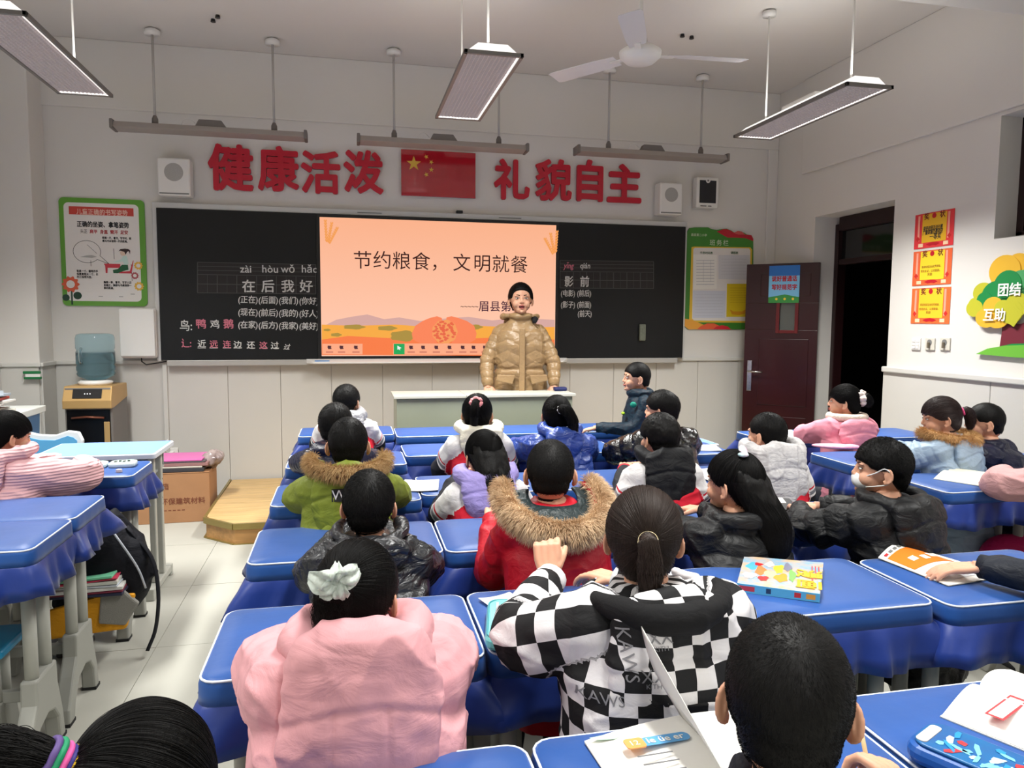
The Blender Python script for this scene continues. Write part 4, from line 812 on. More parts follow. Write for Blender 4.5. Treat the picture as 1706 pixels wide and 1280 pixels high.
def catmull(pts, m=6):
    P = [np.array(p, float) for p in pts]; P = [2 * P[0] - P[1]] + P + [2 * P[-1] - P[-2]]; out = []
    for i in range(1, len(P) - 2):
        for t in np.linspace(0, 1, m, endpoint=False):
            a, b, c, d = P[i - 1:i + 3]; out.append(0.5 * (2 * b + (c - a) * t + (2 * a - 5 * b + 4 * c - d) * t * t + (3 * b - a - 3 * c + d) * t ** 3))
    out.append(P[-2]); return np.array(out)
def srt(v): v = np.array(v, float); return v / (np.linalg.norm(v, axis=-1, keepdims=True) + 1e-12)

skin_m = mat('skin', (210, 158, 130), 0.55, vary=0.04, vscale=20, bump=0.02, bscale=150, sss=0.08)
hair_m = mat('hair_black', (8, 7, 7), 0.55, spec=0.22, bump=0.18, bscale=220, stretch=(1, 1, 0.15)); hair_b = mat('hair_dark_brown', (44, 33, 28), 0.5, spec=0.35, bump=0.2, bscale=220, stretch=(1, 1, 0.15))
lip_m = mat('lip', (176, 92, 84), 0.45); eyew = mat('eye_white', (222, 218, 212), 0.25); eyed = mat('eye_dark', (24, 16, 14), 0.15); mouth_m = mat('mouth_inside', (88, 28, 30), 0.5)
trouser_m = mat('trousers_dark', (28, 30, 40), 0.8, bump=0.15, bscale=40); shoe_m = mat('shoe_white', (186, 186, 186), 0.5); sole_m = mat('shoe_sole', (60, 60, 62), 0.6)

def fabric(name, c, rough=0.55, wr=0.35, ws=14, fine=0.1, coat=0.0, sheen=0.0, pattern=None, stops=None, metal=0.0, c2=None, spec=0.3):
    """cloth with crease and weave relief; pattern 'ramp' colours it along the pat attribute, 'checker' in squares"""
    if name in MATS: return MATS[name]
    m = mat(name, c, rough, metal, coat=coat, sheen=sheen, spec=spec, c2=c2, vscale=60 if c2 else 8, vary=0 if c2 else 0.05); nt = m.node_tree; b = nt.nodes['Principled BSDF']; L_ = nt.links.new
    if coat: b.inputs['Coat Roughness'].default_value = 0.25
    tc = nt.nodes.new('ShaderNodeTexCoord'); mp = nt.nodes.new('ShaderNodeMapping'); mp.inputs['Scale'].default_value = (1, 1, 1.7); L_(tc.outputs['Object'], mp.inputs[0])
    n1 = nt.nodes.new('ShaderNodeTexNoise'); n1.inputs['Scale'].default_value = ws; n1.inputs['Detail'].default_value = 5; n1.inputs['Distortion'].default_value = 1.2; L_(mp.outputs[0], n1.inputs[0])
    n2 = nt.nodes.new('ShaderNodeTexNoise'); n2.inputs['Scale'].default_value = 260; L_(tc.outputs['Object'], n2.inputs[0])
    b1 = nt.nodes.new('ShaderNodeBump'); b1.inputs['Strength'].default_value = wr; b1.inputs['Distance'].default_value = 0.02; L_(n1.outputs['Fac'], b1.inputs['Height'])
    b2 = nt.nodes.new('ShaderNodeBump'); b2.inputs['Strength'].default_value = fine; b2.inputs['Distance'].default_value = 0.001; L_(n2.outputs['Fac'], b2.inputs['Height']); L_(b1.outputs[0], b2.inputs['Normal']); L_(b2.outputs[0], b.inputs['Normal'])
    if pattern:
        a = nt.nodes.new('ShaderNodeAttribute'); a.attribute_name = 'pat'; sx = nt.nodes.new('ShaderNodeSeparateXYZ'); L_(a.outputs['Vector'], sx.inputs[0])
        if pattern == 'ramp':
            r = nt.nodes.new('ShaderNodeValToRGB'); r.color_ramp.interpolation = 'CONSTANT'; mu = nt.nodes.new('ShaderNodeMath'); mu.operation = 'MULTIPLY'; mu.inputs[1].default_value = 2.0
            L_(sx.outputs[2], mu.inputs[0]); L_(mu.outputs[0], r.inputs[0]); e = r.color_ramp.elements; e[0].position = 0; e[0].color = rgb(stops[0][1]); e.remove(e[1])
            for p, cc in stops[1:]: q = e.new(min(1, p * 2)); q.color = rgb(cc)
            L_(r.outputs[0], b.inputs['Base Color'])
        else:
            cb = nt.nodes.new('ShaderNodeCombineXYZ'); L_(sx.outputs[0], cb.inputs[0]); L_(sx.outputs[1], cb.inputs[1]); cb.inputs[2].default_value = 0.01
            ck = nt.nodes.new('ShaderNodeTexChecker'); ck.inputs['Scale'].default_value = 1 / 0.041; ck.inputs['Color1'].default_value = rgb((20, 20, 22)); ck.inputs['Color2'].default_value = rgb((206, 204, 206))
            L_(cb.outputs[0], ck.inputs[0]); L_(ck.outputs[0], b.inputs['Base Color'])
    return m

# ---------------------------------------------------------------- head and hair, in head space (x right, y forward, z up, head about 0.145 wide)
HC0 = np.array([0, -0.012, 0.0])
SKULL = [((0, -0.008, 0.012), (0.0715, 0.088, 0.085)), ((0, -0.033, -0.03), (0.058, 0.056, 0.060)), ((0, 0.035, -0.035), (0.052, 0.045, 0.062)), ((0, -0.028, -0.085), (0.043, 0.043, 0.06))]
def rskin(d):
    best = np.zeros(len(d))
    for c, r in SKULL:
        o = (HC0 - np.array(c)) / np.array(r); k = d / np.array(r); A = (k * k).sum(1); B = (o * k).sum(1); D = B * B - A * ((o * o).sum() - 1)
        t = np.where(D > 0, (-B + np.sqrt(np.maximum(D, 0))) / A, 0); best = np.maximum(best, t)
    return best
def hmask(p, fringe=0.03, low=-0.078, side=-0.004):
    zl = np.interp(p[:, 1], [-0.1, -0.06, -0.045, -0.03, -0.01, 0.02, 0.04, 0.055, 0.075], [low, low + 0.004, -0.07, -0.05, -0.012, side, 0.0, fringe * 0.7, fringe])
    return np.clip((p[:, 2] - zl) / 0.014 + 0.5, 0, 1)
def head_mb(ear=1.0, mouth_open=False):
    m = MB()
    for c, r in SKULL[:3]: m.ell(c, r, 24)
    m.tube([(0, -0.02, -0.03), (0, -0.026, -0.085), (0, -0.036, -0.15)], [0.040, 0.040, 0.046], 20)
    m.ell((0, 0.043, -0.075), (0.035, 0.036, 0.027), 18)
    for s in (-1, 1):
        m.ell((s * 0.032, 0.048, -0.04), (0.024, 0.03, 0.027), 14)
        m.ell((s * 0.029, 0.068, 0.012), (0.02, 0.01, 0.006), 10)
        loop = [(s * (0.0705 + 0.011 * (0.5 - 0.5 * math.cos(t)) + 0.002), -0.008 - 0.016 * math.cos(t - math.pi) * -1 * -1 - 0.004 * math.sin(t), -0.02 + 0.025 * math.sin(t)) for t in np.linspace(-0.5, math.pi * 1.55, 16)]
        loop = [(s * (0.072 + 0.012 * max(0, -math.cos(t)) ** 0.8), -0.006 + 0.0145 * math.cos(t), -0.02 + 0.0255 * math.sin(t)) for t in np.linspace(0.4, 2 * math.pi - 0.7, 16)]
        m.tube(loop, 0.0042 * ear, 8); m.ell((s * 0.0745, -0.008, -0.02), (0.005, 0.0125, 0.022), 12); m.ell((s * 0.0745, 0.0, -0.044), (0.0045, 0.006, 0.008), 8)
    m.tube([(0, 0.076, 0.002), (0, 0.083, -0.014), (0, 0.0895, -0.027)], [0.006, 0.0065, 0.0085], 10); m.ell((0, 0.088, -0.029), (0.0095, 0.008, 0.0075), 12)
    for s in (-1, 1): m.ell((s * 0.009, 0.083, -0.0315), (0.006, 0.0075, 0.0055), 8)
    m.ell((0, 0.079, -0.052), (0.019, 0.007, 0.0045), 12); m.ell((0, 0.077, -0.0605 - (0.012 if mouth_open else 0)), (0.016, 0.007, 0.0045), 12); m.ell((0, 0.072, -0.083 - (0.006 if mouth_open else 0)), (0.014, 0.012, 0.010), 12)
    return m
def shell_mesh(thick, X, bowl=0.0, seed=0, k=(84, 56), mk=None, rough=0.0012, scale=1.0):
    th = np.linspace(0.001, math.pi - 0.001, k[1]); ph = np.arange(k[0]) * 2 * math.pi / k[0]
    T, Ph = np.meshgrid(th, ph, indexing='ij'); d = np.stack([np.sin(T) * np.cos(Ph), np.sin(T) * np.sin(Ph), np.cos(T)], -1).reshape(-1, 3)
    R = rskin(d); p = HC0 + d * R[:, None]; m = hmask(p, **(mk or {}))
    t = thick * (0.55 + 0.45 * np.clip((p[:, 2] + 0.06) / 0.09, 0, 1)) + rough * vnoise(d * np.array([22, 22, 6]) + seed, seed) + bowl * np.clip(-p[:, 1] * 10, 0, 1)
    q = HC0 + d * (R + m * t - (1 - m) * 0.007)[:, None]
    mb = MB(); mb.loft([q[i * k[0]:(i + 1) * k[0]] for i in range(k[1])]); mb.v = [apply(X, mb.v[0])]
    return mb.mesh('hair')
def apply(X, P): P = np.asarray(P, float); return P @ np.array(X.to_3x3()).T + np.array(X.translation)
def sample_dirs(n, rg, mk):
    d = srt(rg.normal(size=(n * 2, 3))); p = HC0 + d * rskin(d)[:, None]; m = hmask(p, **mk); keep = (m > 0.55); return d[keep][:n]
def short_strands(n, thick, L_, rg, mk, lift=0.5):
    d = sample_dirs(n, rg, mk); crown = srt([0.12, -0.42, 0.9]); g = srt(d - crown * (d @ crown)[:, None]); sw = srt(np.cross(d, g)); far = np.clip(1 - (d @ crown), 0, 1)[:, None]
    R = rskin(d)[:, None]; ln = L_ * rg.uniform(0.55, 1.1, (len(d), 1)) * np.where(HC0[2] + d[:, 2:3] * R < -0.03, 0.45, 1.0); tw = rg.normal(0, 0.25, (len(d), 1)) + 0.35
    dirn = srt(g + tw * sw * 0.6); out = []
    for s, li in ((0, 0), (0.35, 0.55), (0.7, 0.85), (1.0, 1.0)):
        dd = srt(d + dirn * (ln * s) / R); Rr = rskin(dd)[:, None]; out.append(HC0 + dd * (Rr + thick * (0.3 + 0.85 * li) + lift * ln * s * 0.28 * (1 - far * 0.5)))
    return np.stack(out, 1)
def combed_strands(n, thick, target, rg, mk, k=8):
    d = sample_dirs(n, rg, mk); T = srt(np.array(target)); c = np.clip(d @ T, -1, 1); w = np.arccos(c)[:, None]; out = []; off = thick * rg.uniform(0.75, 1.25, (len(d), 1)); fly = rg.normal(0, 0.0012, (len(d), 1))
    for s in np.linspace(0, 1, k):
        dd = srt((np.sin((1 - s) * w) * d + np.sin(s * w) * T) / (np.sin(w) + 1e-6)); R = rskin(dd)[:, None]
        out.append(HC0 + dd * (R + off + 0.0012 + fly * math.sin(s * math.pi)))
    return np.stack(out, 1)
def tail_strands(path, rad, n, rg, flare=1.0, wisp=0.004):
    P = catmull(path, 4); k = len(P); R = np.interp(np.linspace(0, 1, k), np.linspace(0, 1, len(rad)), rad); T = srt(np.gradient(P, axis=0)); u = srt(np.cross(T, [0.3, 1, 0.2])); w = np.cross(T, u)
    a = rg.uniform(0, 6.28, n); r = np.sqrt(rg.uniform(0.35, 1.0, n)) * 1.06; e = rg.uniform(0.75, 1.04, n); out = []
    for j in range(k):
        out.append(P[j] + (R[j] * r)[:, None] * (np.cos(a)[:, None] * u[j] + np.sin(a)[:, None] * w[j]) + rg.normal(0, wisp * (j / k) ** 2, (n, 3)))
    S_ = np.stack(out, 1); base = S_[:, :1]; return base + (S_ - base) * np.where(np.arange(k)[None, :, None] > k * 0.6, e[:, None, None], 1.0)

# ---------------------------------------------------------------- hands
def hand_mb(m, wrist, f, n, s, curl=0.35, sc=0.85, spread=0.1, thumb=0.6):
    """f to the fingertips, n out of the back of the hand, s towards the thumb"""
    f = srt(f); n = srt(np.array(n) - f * np.dot(n, f)); s_ = np.cross(n, f); s = s_ * (1 if np.dot(s_, s) > 0 else -1); w = np.array(wrist, float)
    m.tube([w - f * 0.04 * sc, w, w + f * 0.02 * sc], [0.021 * sc, 0.021 * sc, 0.022 * sc], 12)
    for o in (-0.025, -0.009, 0.009, 0.025): m.tube([w + f * 0.008 * sc + s * o * 0.6 * sc, w + f * 0.045 * sc + s * o * sc, w + f * 0.082 * sc + s * o * 1.08 * sc], [0.013 * sc, 0.0125 * sc, 0.011 * sc], 10)
    for o, ln, c in ((0.029, 0.072, 0.9), (0.010, 0.08, 1.0), (-0.0095, 0.074, 1.08), (-0.028, 0.058, 1.2)):
        p = w + f * 0.082 * sc + s * o * sc; d = srt(f + s * o * 4 * spread); nn = n; pts = [p]
        for q, fr in enumerate((0.44, 0.3, 0.26)):
            an = curl * c * (0.8, 1.25, 0.9)[q]; d, nn = d * math.cos(an) - nn * math.sin(an), nn * math.cos(an) + d * math.sin(an); p = p + d * ln * fr * sc; pts.append(p)
        m.tube(pts, [0.0095 * sc, 0.009 * sc, 0.0082 * sc, 0.0068 * sc], 10); m.ell(pts[-1], (0.0068 * sc,) * 3, 8)
    p = w + f * 0.022 * sc + s * 0.026 * sc; d = srt(f * 0.75 + s * thumb - n * 0.35); q = p + d * 0.035 * sc; d2 = srt(d + f * 0.5 - n * curl * 0.4); q2 = q + d2 * 0.028 * sc
    m.tube([w + f * 0.01 * sc + s * 0.012 * sc, p, q, q2], [0.013 * sc, 0.013 * sc, 0.0105 * sc, 0.008 * sc], 10); m.ell(q2, (0.008 * sc,) * 3, 8)
    return m
# ---------------------------------------------------------------- a person
def seg_d(P, a, b):
    ab = b - a; t = np.clip(((P - a) @ ab) / (ab @ ab), 0, 1); return np.linalg.norm(P - (a + t[:, None] * ab), axis=1), t
def set_pat(me, pat):
    a = me.attributes.new('pat', 'FLOAT_VECTOR', 'POINT'); a.data.foreach_set('vector', pat.astype(np.float32).ravel())
def surf_text(mesh_obj, s, x, z, size, m, parent, rz=0.0, side=-1, name='printed_lettering', bold=0.0):
    SURF.append((mesh_obj, s, x, z, size, m, parent, rz, side, name))
SURF = []
def flush_surf():
    from mathutils.bvhtree import BVHTree
    trees = {}; jobs = []
    for (mo, s, x, z, size, m, parent, rz, side, name) in SURF:
        cu = bpy.data.curves.new('t', 'FONT'); cu.body = s; cu.size = size; cu.align_x = 'CENTER'; cu.align_y = 'CENTER'; cu.extrude = 0.0; cu.resolution_u = 2; cu.offset = 0.0
        o = bpy.data.objects.new('t', cu); TMP.collection.objects.link(o); jobs.append(o)
    vl = TMP.view_layers[0]; vl.update()
    for o, (mo, s, x, z, size, m, parent, rz, side, name) in zip(jobs, SURF):
        me = bpy.data.meshes.new_from_object(o.evaluated_get(vl.depsgraph))
        bm = bmesh.new(); bm.from_mesh(me); bmesh.ops.triangulate(bm, faces=bm.faces); bmesh.ops.subdivide_edges(bm, edges=[e for e in bm.edges if e.calc_length() > size * 0.25], cuts=1); bm.to_mesh(me); bm.free()
        if mo.name not in trees:
            trees[mo.name] = BVHTree.FromPolygons([v.co[:] for v in mo.data.vertices], [p.vertices[:] for p in mo.data.polygons])
        tr = trees[mo.name]; c, sn = math.cos(rz), math.sin(rz); last = None; ok = True
        for v in me.vertices:
            u, w_ = v.co[0] * c - v.co[1] * sn, v.co[0] * sn + v.co[1] * c
            hit = tr.ray_cast(Vector((x + u * (1 if side < 0 else -1), side * 1.0, z + w_)), Vector((0, -side, 0)))
            y = hit[0][1] if hit[0] is not None else last
            if y is None: y = side * 0.15
            last = y; v.co = (x + u * (1 if side < 0 else -1), y + side * 0.0022, z + w_)
        me.materials.append(m); n = bpy.data.objects.new(name, me); COL.objects.link(n); n.parent = parent; bpy.data.objects.remove(o)
    SURF.clear()

def person(label, pos, hz, zf=0.0, rz=0.0, head=(0, 0, 0), hs=0.92, sw=0.115, bulk=1.0, lean=0.10, arms=None, arm_r=(0.058, 0.055, 0.043), jacket=None, style='soft', hem=0.40,
           hair='short', hm=None, near=False, hands=(None, None), stand=False, seed=0, hood=None, fur=None, trouser=trouser_m, pattern=None, collar=None, torso_prof=None, mouth_open=False, sleeve_m=None, sh=0.055, hmk=None, leanx=0.0):
    rg = np.random.default_rng(seed + 5); hm = hm or hair_m
    root = thing('person', label, 'person', (pos[0], pos[1], zf), rz)
    hz = hz - zf
    X = Matrix.Translation((0, 0, hz)) @ Euler((math.radians(head[0]), math.radians(head[1]), math.radians(head[2])), 'ZXY' if False else 'XYZ').to_matrix().to_4x4() @ Matrix.Scale(hs, 4)
    N = np.array([0, -0.03 * hs, hz - (0.125 if hs > 1.05 else 0.108) * hs]); sz = N[2] - sh * hs
    Pv = np.array([leanx, N[1] - lean, 0.44 if not stand else max(0.55, hz * 0.58)])
    aL, aR = arms if arms else ([(-0.205, 0.07, 0.81), (-0.06, 0.21, 0.80)], [(0.205, 0.07, 0.81), (0.06, 0.21, 0.80)])
    A = {}
    for s, a in ((-1, aL), (1, aR)): A[s] = np.array([(s * sw, N[1] - 0.025, sz - 0.005)] + [tuple(q) for q in a])
    # -- body: one continuous skin (torso, arms, legs coarse under the clothes; head and hands fine)
    m = MB(); m.tube([Pv, (Pv + N) / 2 + (0, -0.01, 0), N + (0, 0, -0.04)], [0.10, 0.095, 0.07], 14).tube([N + (0, 0, -0.06), N + (0, 0.004, 0.03)], [0.05, 0.042], 12)
    for s in (-1, 1): m.tube([N + (s * 0.03, 0, -0.05), A[s][0]], [0.04, 0.04], 10).tube(A[s], [0.038, 0.032, 0.022], 10)
    if stand: legs = {s: np.array([Pv + (s * 0.06, 0, 0), (s * 0.065, Pv[1] + 0.02, Pv[2] * 0.52), (s * 0.07, Pv[1] - 0.01, 0.07)]) for s in (-1, 1)}
    else: legs = {s: np.array([Pv + (s * 0.055, 0.0, 0.0), (s * 0.085, Pv[1] + 0.29, 0.43), (s * 0.085, Pv[1] + 0.30, 0.08)]) for s in (-1, 1)}
    for s in (-1, 1): m.tube(legs[s], [0.068, 0.05, 0.034], 12)
    parts = [remesh(m, 0.013, 3)]
    hmb = head_mb(mouth_open=mouth_open); hme = remesh(hmb, 0.0032 if near else 0.0038, 3); co, no = fields(hme)
    hme.vertices.foreach_set('co', apply(X, co).ravel()); parts.append(hme)
    for s, hd in ((-1, hands[0]), (1, hands[1])):
        if hd is None: hd = dict(f=A[s][2] - A[s][1] + np.array([-s * 0.02, 0.03, -0.02]), n=(0, 0, 1))
        hb = MB(); hand_mb(hb, A[s][2] + srt(hd['f']) * 0.012, hd['f'], hd.get('n', (0, 0, 1)), hd.get('s', (-s, 0, 0)), hd.get('curl', 0.4), hd.get('sc', 0.80) * (hs if hs > 1.05 else 1), thumb=hd.get('thumb', 0.6))
        parts.append(remesh(hb, 0.003, 2))
    body = link('body', join(parts, 'body'), skin_m, root, True)
    for s in (-1, 1):
        e = MB().ell(apply(X, [(s * 0.0275, 0.0712, -0.004)])[0], (0.0125 * hs, 0.0065 * hs, 0.0036 * hs), 12, (0, 0, rz * 0 + math.radians(head[2]))); e.build('eye', eyew, body, True)
        MB().ell(apply(X, [(s * 0.0275, 0.0756, -0.004)])[0], (0.0048 * hs, 0.003 * hs, 0.0036 * hs), 10, (0, 0, math.radians(head[2]))).build('iris', eyed, body, True)
        MB().tube(apply(X, [(s * 0.0145, 0.0770, -0.0015), (s * 0.027, 0.0770, 0.0006), (s * 0.040, 0.0670, -0.002)]), 0.0013 * hs, 6).build('eyelid', eyed, body, True)
        MB().tube(apply(X, [(s * 0.013, 0.0790, 0.0135), (s * 0.028, 0.0765, 0.0175), (s * 0.044, 0.0655, 0.0135)]), [0.0022 * hs, 0.0026 * hs, 0.0012 * hs], 6).build('eyebrow', hm, body, True)
    q = 0.010 if mouth_open else 0
    MB().tube(apply(X, [(-0.019, 0.0775, -0.0535), (-0.007, 0.0865, -0.051), (0.007, 0.0865, -0.051), (0.019, 0.0775, -0.0535)]), [0.0012, 0.0034 * hs, 0.0034 * hs, 0.0012], 8).tube(apply(X, [(-0.016, 0.077, -0.058 - q), (0, 0.0845, -0.0605 - q), (0.016, 0.077, -0.058 - q)]), [0.0012, 0.0042 * hs, 0.0012], 8).build('lips', lip_m, body, True)
    if mouth_open: MB().ell(apply(X, [(0, 0.0775, -0.0590)])[0], (0.019 * hs, 0.0065 * hs, 0.0085 * hs), 14).build('open_mouth', mouth_m, body, True)
    # -- legs
    tm_ = MB()
    for s in (-1, 1): tm_.tube(legs[s], [0.085 * bulk ** 0.5, 0.064, 0.05], 14)
    tm_.ell(Pv, (0.125, 0.11, 0.09), 14)
    link('trousers', remesh(tm_, 0.012, 3, lambda P, n: 0.005 * vnoise(P * 18, 3)), trouser, root, True)
    for s in (-1, 1):
        a = legs[s][2]; sh = MB(); sh.ell((a[0], a[1] + 0.02, 0.052), (0.036, 0.055, 0.045), 12).ell((a[0], a[1] + 0.075, 0.04), (0.034, 0.06, 0.03), 12).ell((a[0], a[1] - 0.015, 0.07), (0.034, 0.034, 0.045), 12)
        so = link('shoe', remesh(sh, 0.006, 2), shoe_m, root, True)
        MB().prism([(a[0] + x * 0.037, a[1] + 0.035 + y * 0.102) for x, y in [(math.cos(t), math.sin(t)) for t in np.linspace(0, 2 * math.pi, 20, endpoint=False)]], 0.0, 0.02).build('sole', sole_m, so, bevel=0.004)
    # -- jacket
    if jacket is None: jacket = fabric('plain_coat', (40, 42, 48))
    prof = torso_prof or [(-0.02, 0.150, 0.125), (0.12, 0.152, 0.128), (0.35, 0.142, 0.118), (0.58, 0.142, 0.112), (0.76, 0.142, 0.100), (0.88, 0.118, 0.086), (0.97, 0.080, 0.068), (1.03, 0.062, 0.060)]
    B0 = np.array([leanx, Pv[1], hem]); jm = MB(); rings = []
    for t, rx, ry in prof:
        c = B0 + (N - B0) * t;  c[1] += 0.02 * math.sin(min(1, max(0, t)) * math.pi) * (-1 if lean > 0.03 else 0)
        an = np.arange(28) * 2 * math.pi / 28; ex = 0.85; kb = bulk if t < 0.9 else 1 + (bulk - 1) * 0.4
        rings.append([(c[0] + rx * kb * math.copysign(abs(math.cos(a)) ** ex, math.cos(a)), c[1] + ry * kb * math.copysign(abs(math.sin(a)) ** ex, math.sin(a)), c[2]) for a in an])
    jm.loft(rings); AP = {}
    for s in (-1, 1):
        Pp = catmull(A[s], 7); kk = len(Pp); AP[s] = Pp
        jm.tube(Pp, np.interp(np.linspace(0, 1, kk), [0, 0.2, 0.55, 0.92, 1], [arm_r[0] * 1.0, arm_r[0], arm_r[1], arm_r[2], arm_r[2] * 0.8]), 16)
        jm.ell(A[s][0] + (s * -0.008, 0.0, -0.006), (arm_r[0] * 1.12,) * 3, 14)
    if collar:
        for (c_, r1, r2, rr, tl) in [collar]:
            an = np.linspace(0, 2 * math.pi, 25); jm.tube([(c_[0] + r1 * math.sin(a), N[1] + c_[1] - r2 * math.cos(a), N[2] + c_[2] + tl * math.cos(a)) for a in an], rr, 10)
    def classify(P):
        dist = {}; tt = {}
        for s in (-1, 1):
            d1, t1 = seg_d(P, A[s][0], A[s][1]); d2, t2 = seg_d(P, A[s][1], A[s][2]); l1 = np.linalg.norm(A[s][1] - A[s][0]); l2 = np.linalg.norm(A[s][2] - A[s][1])
            use2 = d2 < d1; dist[s] = np.where(use2, d2, d1); tt[s] = np.where(use2, l1 + t2 * l2, t1 * l1)
        sarm = np.where(P[:, 0] < 0, -1, 1); d = np.where(sarm < 0, dist[-1], dist[1]); t = np.where(sarm < 0, tt[-1], tt[1])
        zz = np.clip((P[:, 2] - B0[2]) / (N[2] - B0[2]), -0.02, 1.03); cx_ = 0; cy_ = B0[1] + (N[1] - B0[1]) * zz
        ks = np.array(prof); RX_ = np.interp(zz, ks[:, 0], ks[:, 1]) * bulk; RY_ = np.interp(zz, ks[:, 0], ks[:, 2]) * bulk
        td = (np.sqrt((P[:, 0] / RX_) ** 2 + ((P[:, 1] - cy_) / RY_) ** 2) - 1) * 0.12
        arm = (d - arm_r[0]) < td - 0.004; return arm, t, sarm, cy_
    pitch = {'puffer': 0.072, 'fine': 0.035, 'big': 0.15}.get(style, 0.1)
    def jd(P, n):
        arm, t, sarm, cy_ = classify(P); q = np.where(arm, t + 0.02, P[:, 2]); q = q + 0.010 * vnoise(P * 9, seed)
        r = 0.0045 * vnoise(P * np.array([13, 13, 20]), seed + 1) + 0.0022 * vnoise(P * 34, seed + 2)
        fold = 1 - np.abs(vnoise(P * np.array([9, 9, 17]) + 0.6 * vnoise(P * 7, seed + 3)[:, None], seed + 4)); r = r + 0.010 * (fold ** 4) - 0.004
        if style in ('puffer', 'fine', 'big'): r = r + {'puffer': 0.011, 'fine': 0.0045, 'big': 0.006}[style] * (np.abs(np.sin(math.pi * q / pitch)) ** 0.5 - 0.7)
        if style == 'chevron':
            zz = P[:, 2] * 1.0 + 0.055 * np.abs(((np.abs(P[:, 0]) * 9) % 2) - 1) * (~arm); r = 0.5 * r + 0.007 * (np.abs(np.sin(math.pi * np.where(arm, t, zz) / np.where(arm, 0.06, 0.085))) ** 0.5 - 0.7)
        if style == 'soft': r = r * 0.8
        return r
    jme = remesh(jm, 0.0052 if near else 0.0068, 5, jd); co, no = fields(jme)
    if pattern:
        arm, t, sarm, cy_ = classify(co); u = np.arctan2(co[:, 0], -(co[:, 1] - cy_)) * 0.15; v = co[:, 2].copy()
        ua = u.copy()
        for s in (-1, 1):
            k = arm & (sarm == s); ax = srt(A[s][1] - A[s][0]); e1 = srt(np.cross(ax, [0, 0.2, 1.0])); e2 = np.cross(ax, e1); rel = co[k] - A[s][0]; ua[k] = np.arctan2(rel @ e1, rel @ e2) * 0.055
        z0 = sz - 0.045; w = np.where(arm, 0.155 + t * 1.0, np.minimum(np.abs(co[:, 0]) + np.clip(co[:, 2] - z0, 0, 1) * 0.75, 0.19))
        w = np.where(~arm & (co[:, 2] < z0 - 0.02), np.minimum(np.abs(co[:, 0]), 0.10), w)
        set_pat(jme, np.stack([np.where(arm, ua, u), np.where(arm, t, v), w], 1))
    jk = link('jacket', jme, jacket, root, True)
    for s in (-1, 1):
        d = srt(A[s][2] - A[s][1]); e = A[s][2]; MB().tube([e - d * 0.03, e + d * 0.012], arm_r[2] * 0.78, 16).build('cuff', jacket if sleeve_m is None else sleeve_m, jk, True)
    out = dict(root=root, body=body, jacket=jk, X=X, N=N, hz=hz, A=A, rg=rg, Pv=Pv)
    # -- hood
    if hood:
        h = MB(); w_, ln, th = hood.get('w', 0.11), hood.get('len', 0.17), hood.get('th', 0.045); yb = N[1] - 0.085 * bulk + hood.get('y', 0); top = N[2] + hood.get('z', 0.015)
        slope = lean / max(0.2, N[2] - Pv[2])
        for k_ in range(8):
            t = k_ / 7 * 0.86; ww = w_ * (1 - t ** 2.6) ** 0.5; zc = top - ln * t; yc = yb - slope * (N[2] - zc) * 0.6 - 0.012 * math.sin(t * math.pi)
            h.ell((0, yc, zc), (max(0.02, ww * (0.93 + 0.1 * math.sin(t * 3))), th * (1.0 - 0.25 * t), ln * 0.30), 20)
        rr = hood.get('ring', 0.026); an = np.linspace(-2.4, 2.4, 22); tl = hood.get('tilt', 0.02)
        h.tube([((w_ * hood.get('rw', 0.86)) * math.sin(a), N[1] - 0.012 - (0.078 * bulk) * math.cos(a), top + 0.0 - tl * math.cos(a) + tl) for a in an], np.interp(np.linspace(0, 1, 22), [0, 0.15, 0.85, 1], [rr * 0.5, rr, rr, rr * 0.5]), 12)
        hk = 0.0052 if near else 0.0065
        def hd_(P, n):
            f1 = 1 - np.abs(vnoise(P * np.array([16, 10, 8]) + 0.5 * vnoise(P * 6, seed)[:, None], seed + 9)); r = 0.009 * f1 ** 4 - 0.003 + 0.003 * vnoise(P * 30, seed)
            r = r - (0.003 if ln > 0.25 else 0.005) * np.exp(-(np.abs(P[:, 2] - (top - ln * 0.16) + P[:, 0] ** 2 * 2.0) / 0.006) ** 2) * (P[:, 1] < yb + 0.02)
            if hood.get('seams'): r = r - 0.004 * np.exp(-(np.abs(np.abs(P[:, 0]) - hood['seams']) / 0.0035) ** 2) * (P[:, 2] < top - ln * 0.16)
            return r
        hme = remesh(h, hk, 4, hd_)
        if pattern: co, no = fields(hme); set_pat(hme, np.stack([co[:, 0] + co[:, 1] * 0.3, co[:, 2] * 1.05, co[:, 0] * 0], 1))
        out['hood'] = link('hood', hme, hood.get('mat', jacket), root, True)
    if fur:
        w_, d_, zb, rise, rr = fur.get('w', 0.13), fur.get('d', 0.13), N[2] + fur.get('z', -0.05), fur.get('rise', 0.10), fur.get('r', 0.028); amax = fur.get('a', 1.75); cy_ = N[1] + fur.get('y', 0)
        an = np.linspace(-amax, amax, 26); path = np.array([(w_ * math.sin(a), cy_ - d_ * math.cos(a), zb + rise * (1 - math.cos(a)) * 0.6) for a in an]); Rr = rr * (0.75 + 0.25 * np.sin(np.linspace(0.15, math.pi - 0.15, 26)))
        fm = MB(); fm.tube(path, Rr, 12); fo = link('fur_trim', remesh(fm, 0.007, 2, lambda P, n: 0.004 * vnoise(P * 60, 5)), fur['mat'], root, True)
        n_ = fur.get('n', 7000); ti = rg.uniform(0, 25, n_); i0 = ti.astype(int); f_ = (ti - i0)[:, None]; c = path[i0] * (1 - f_) + path[np.minimum(i0 + 1, 25)] * f_; T = srt(np.gradient(path, axis=0))[i0]
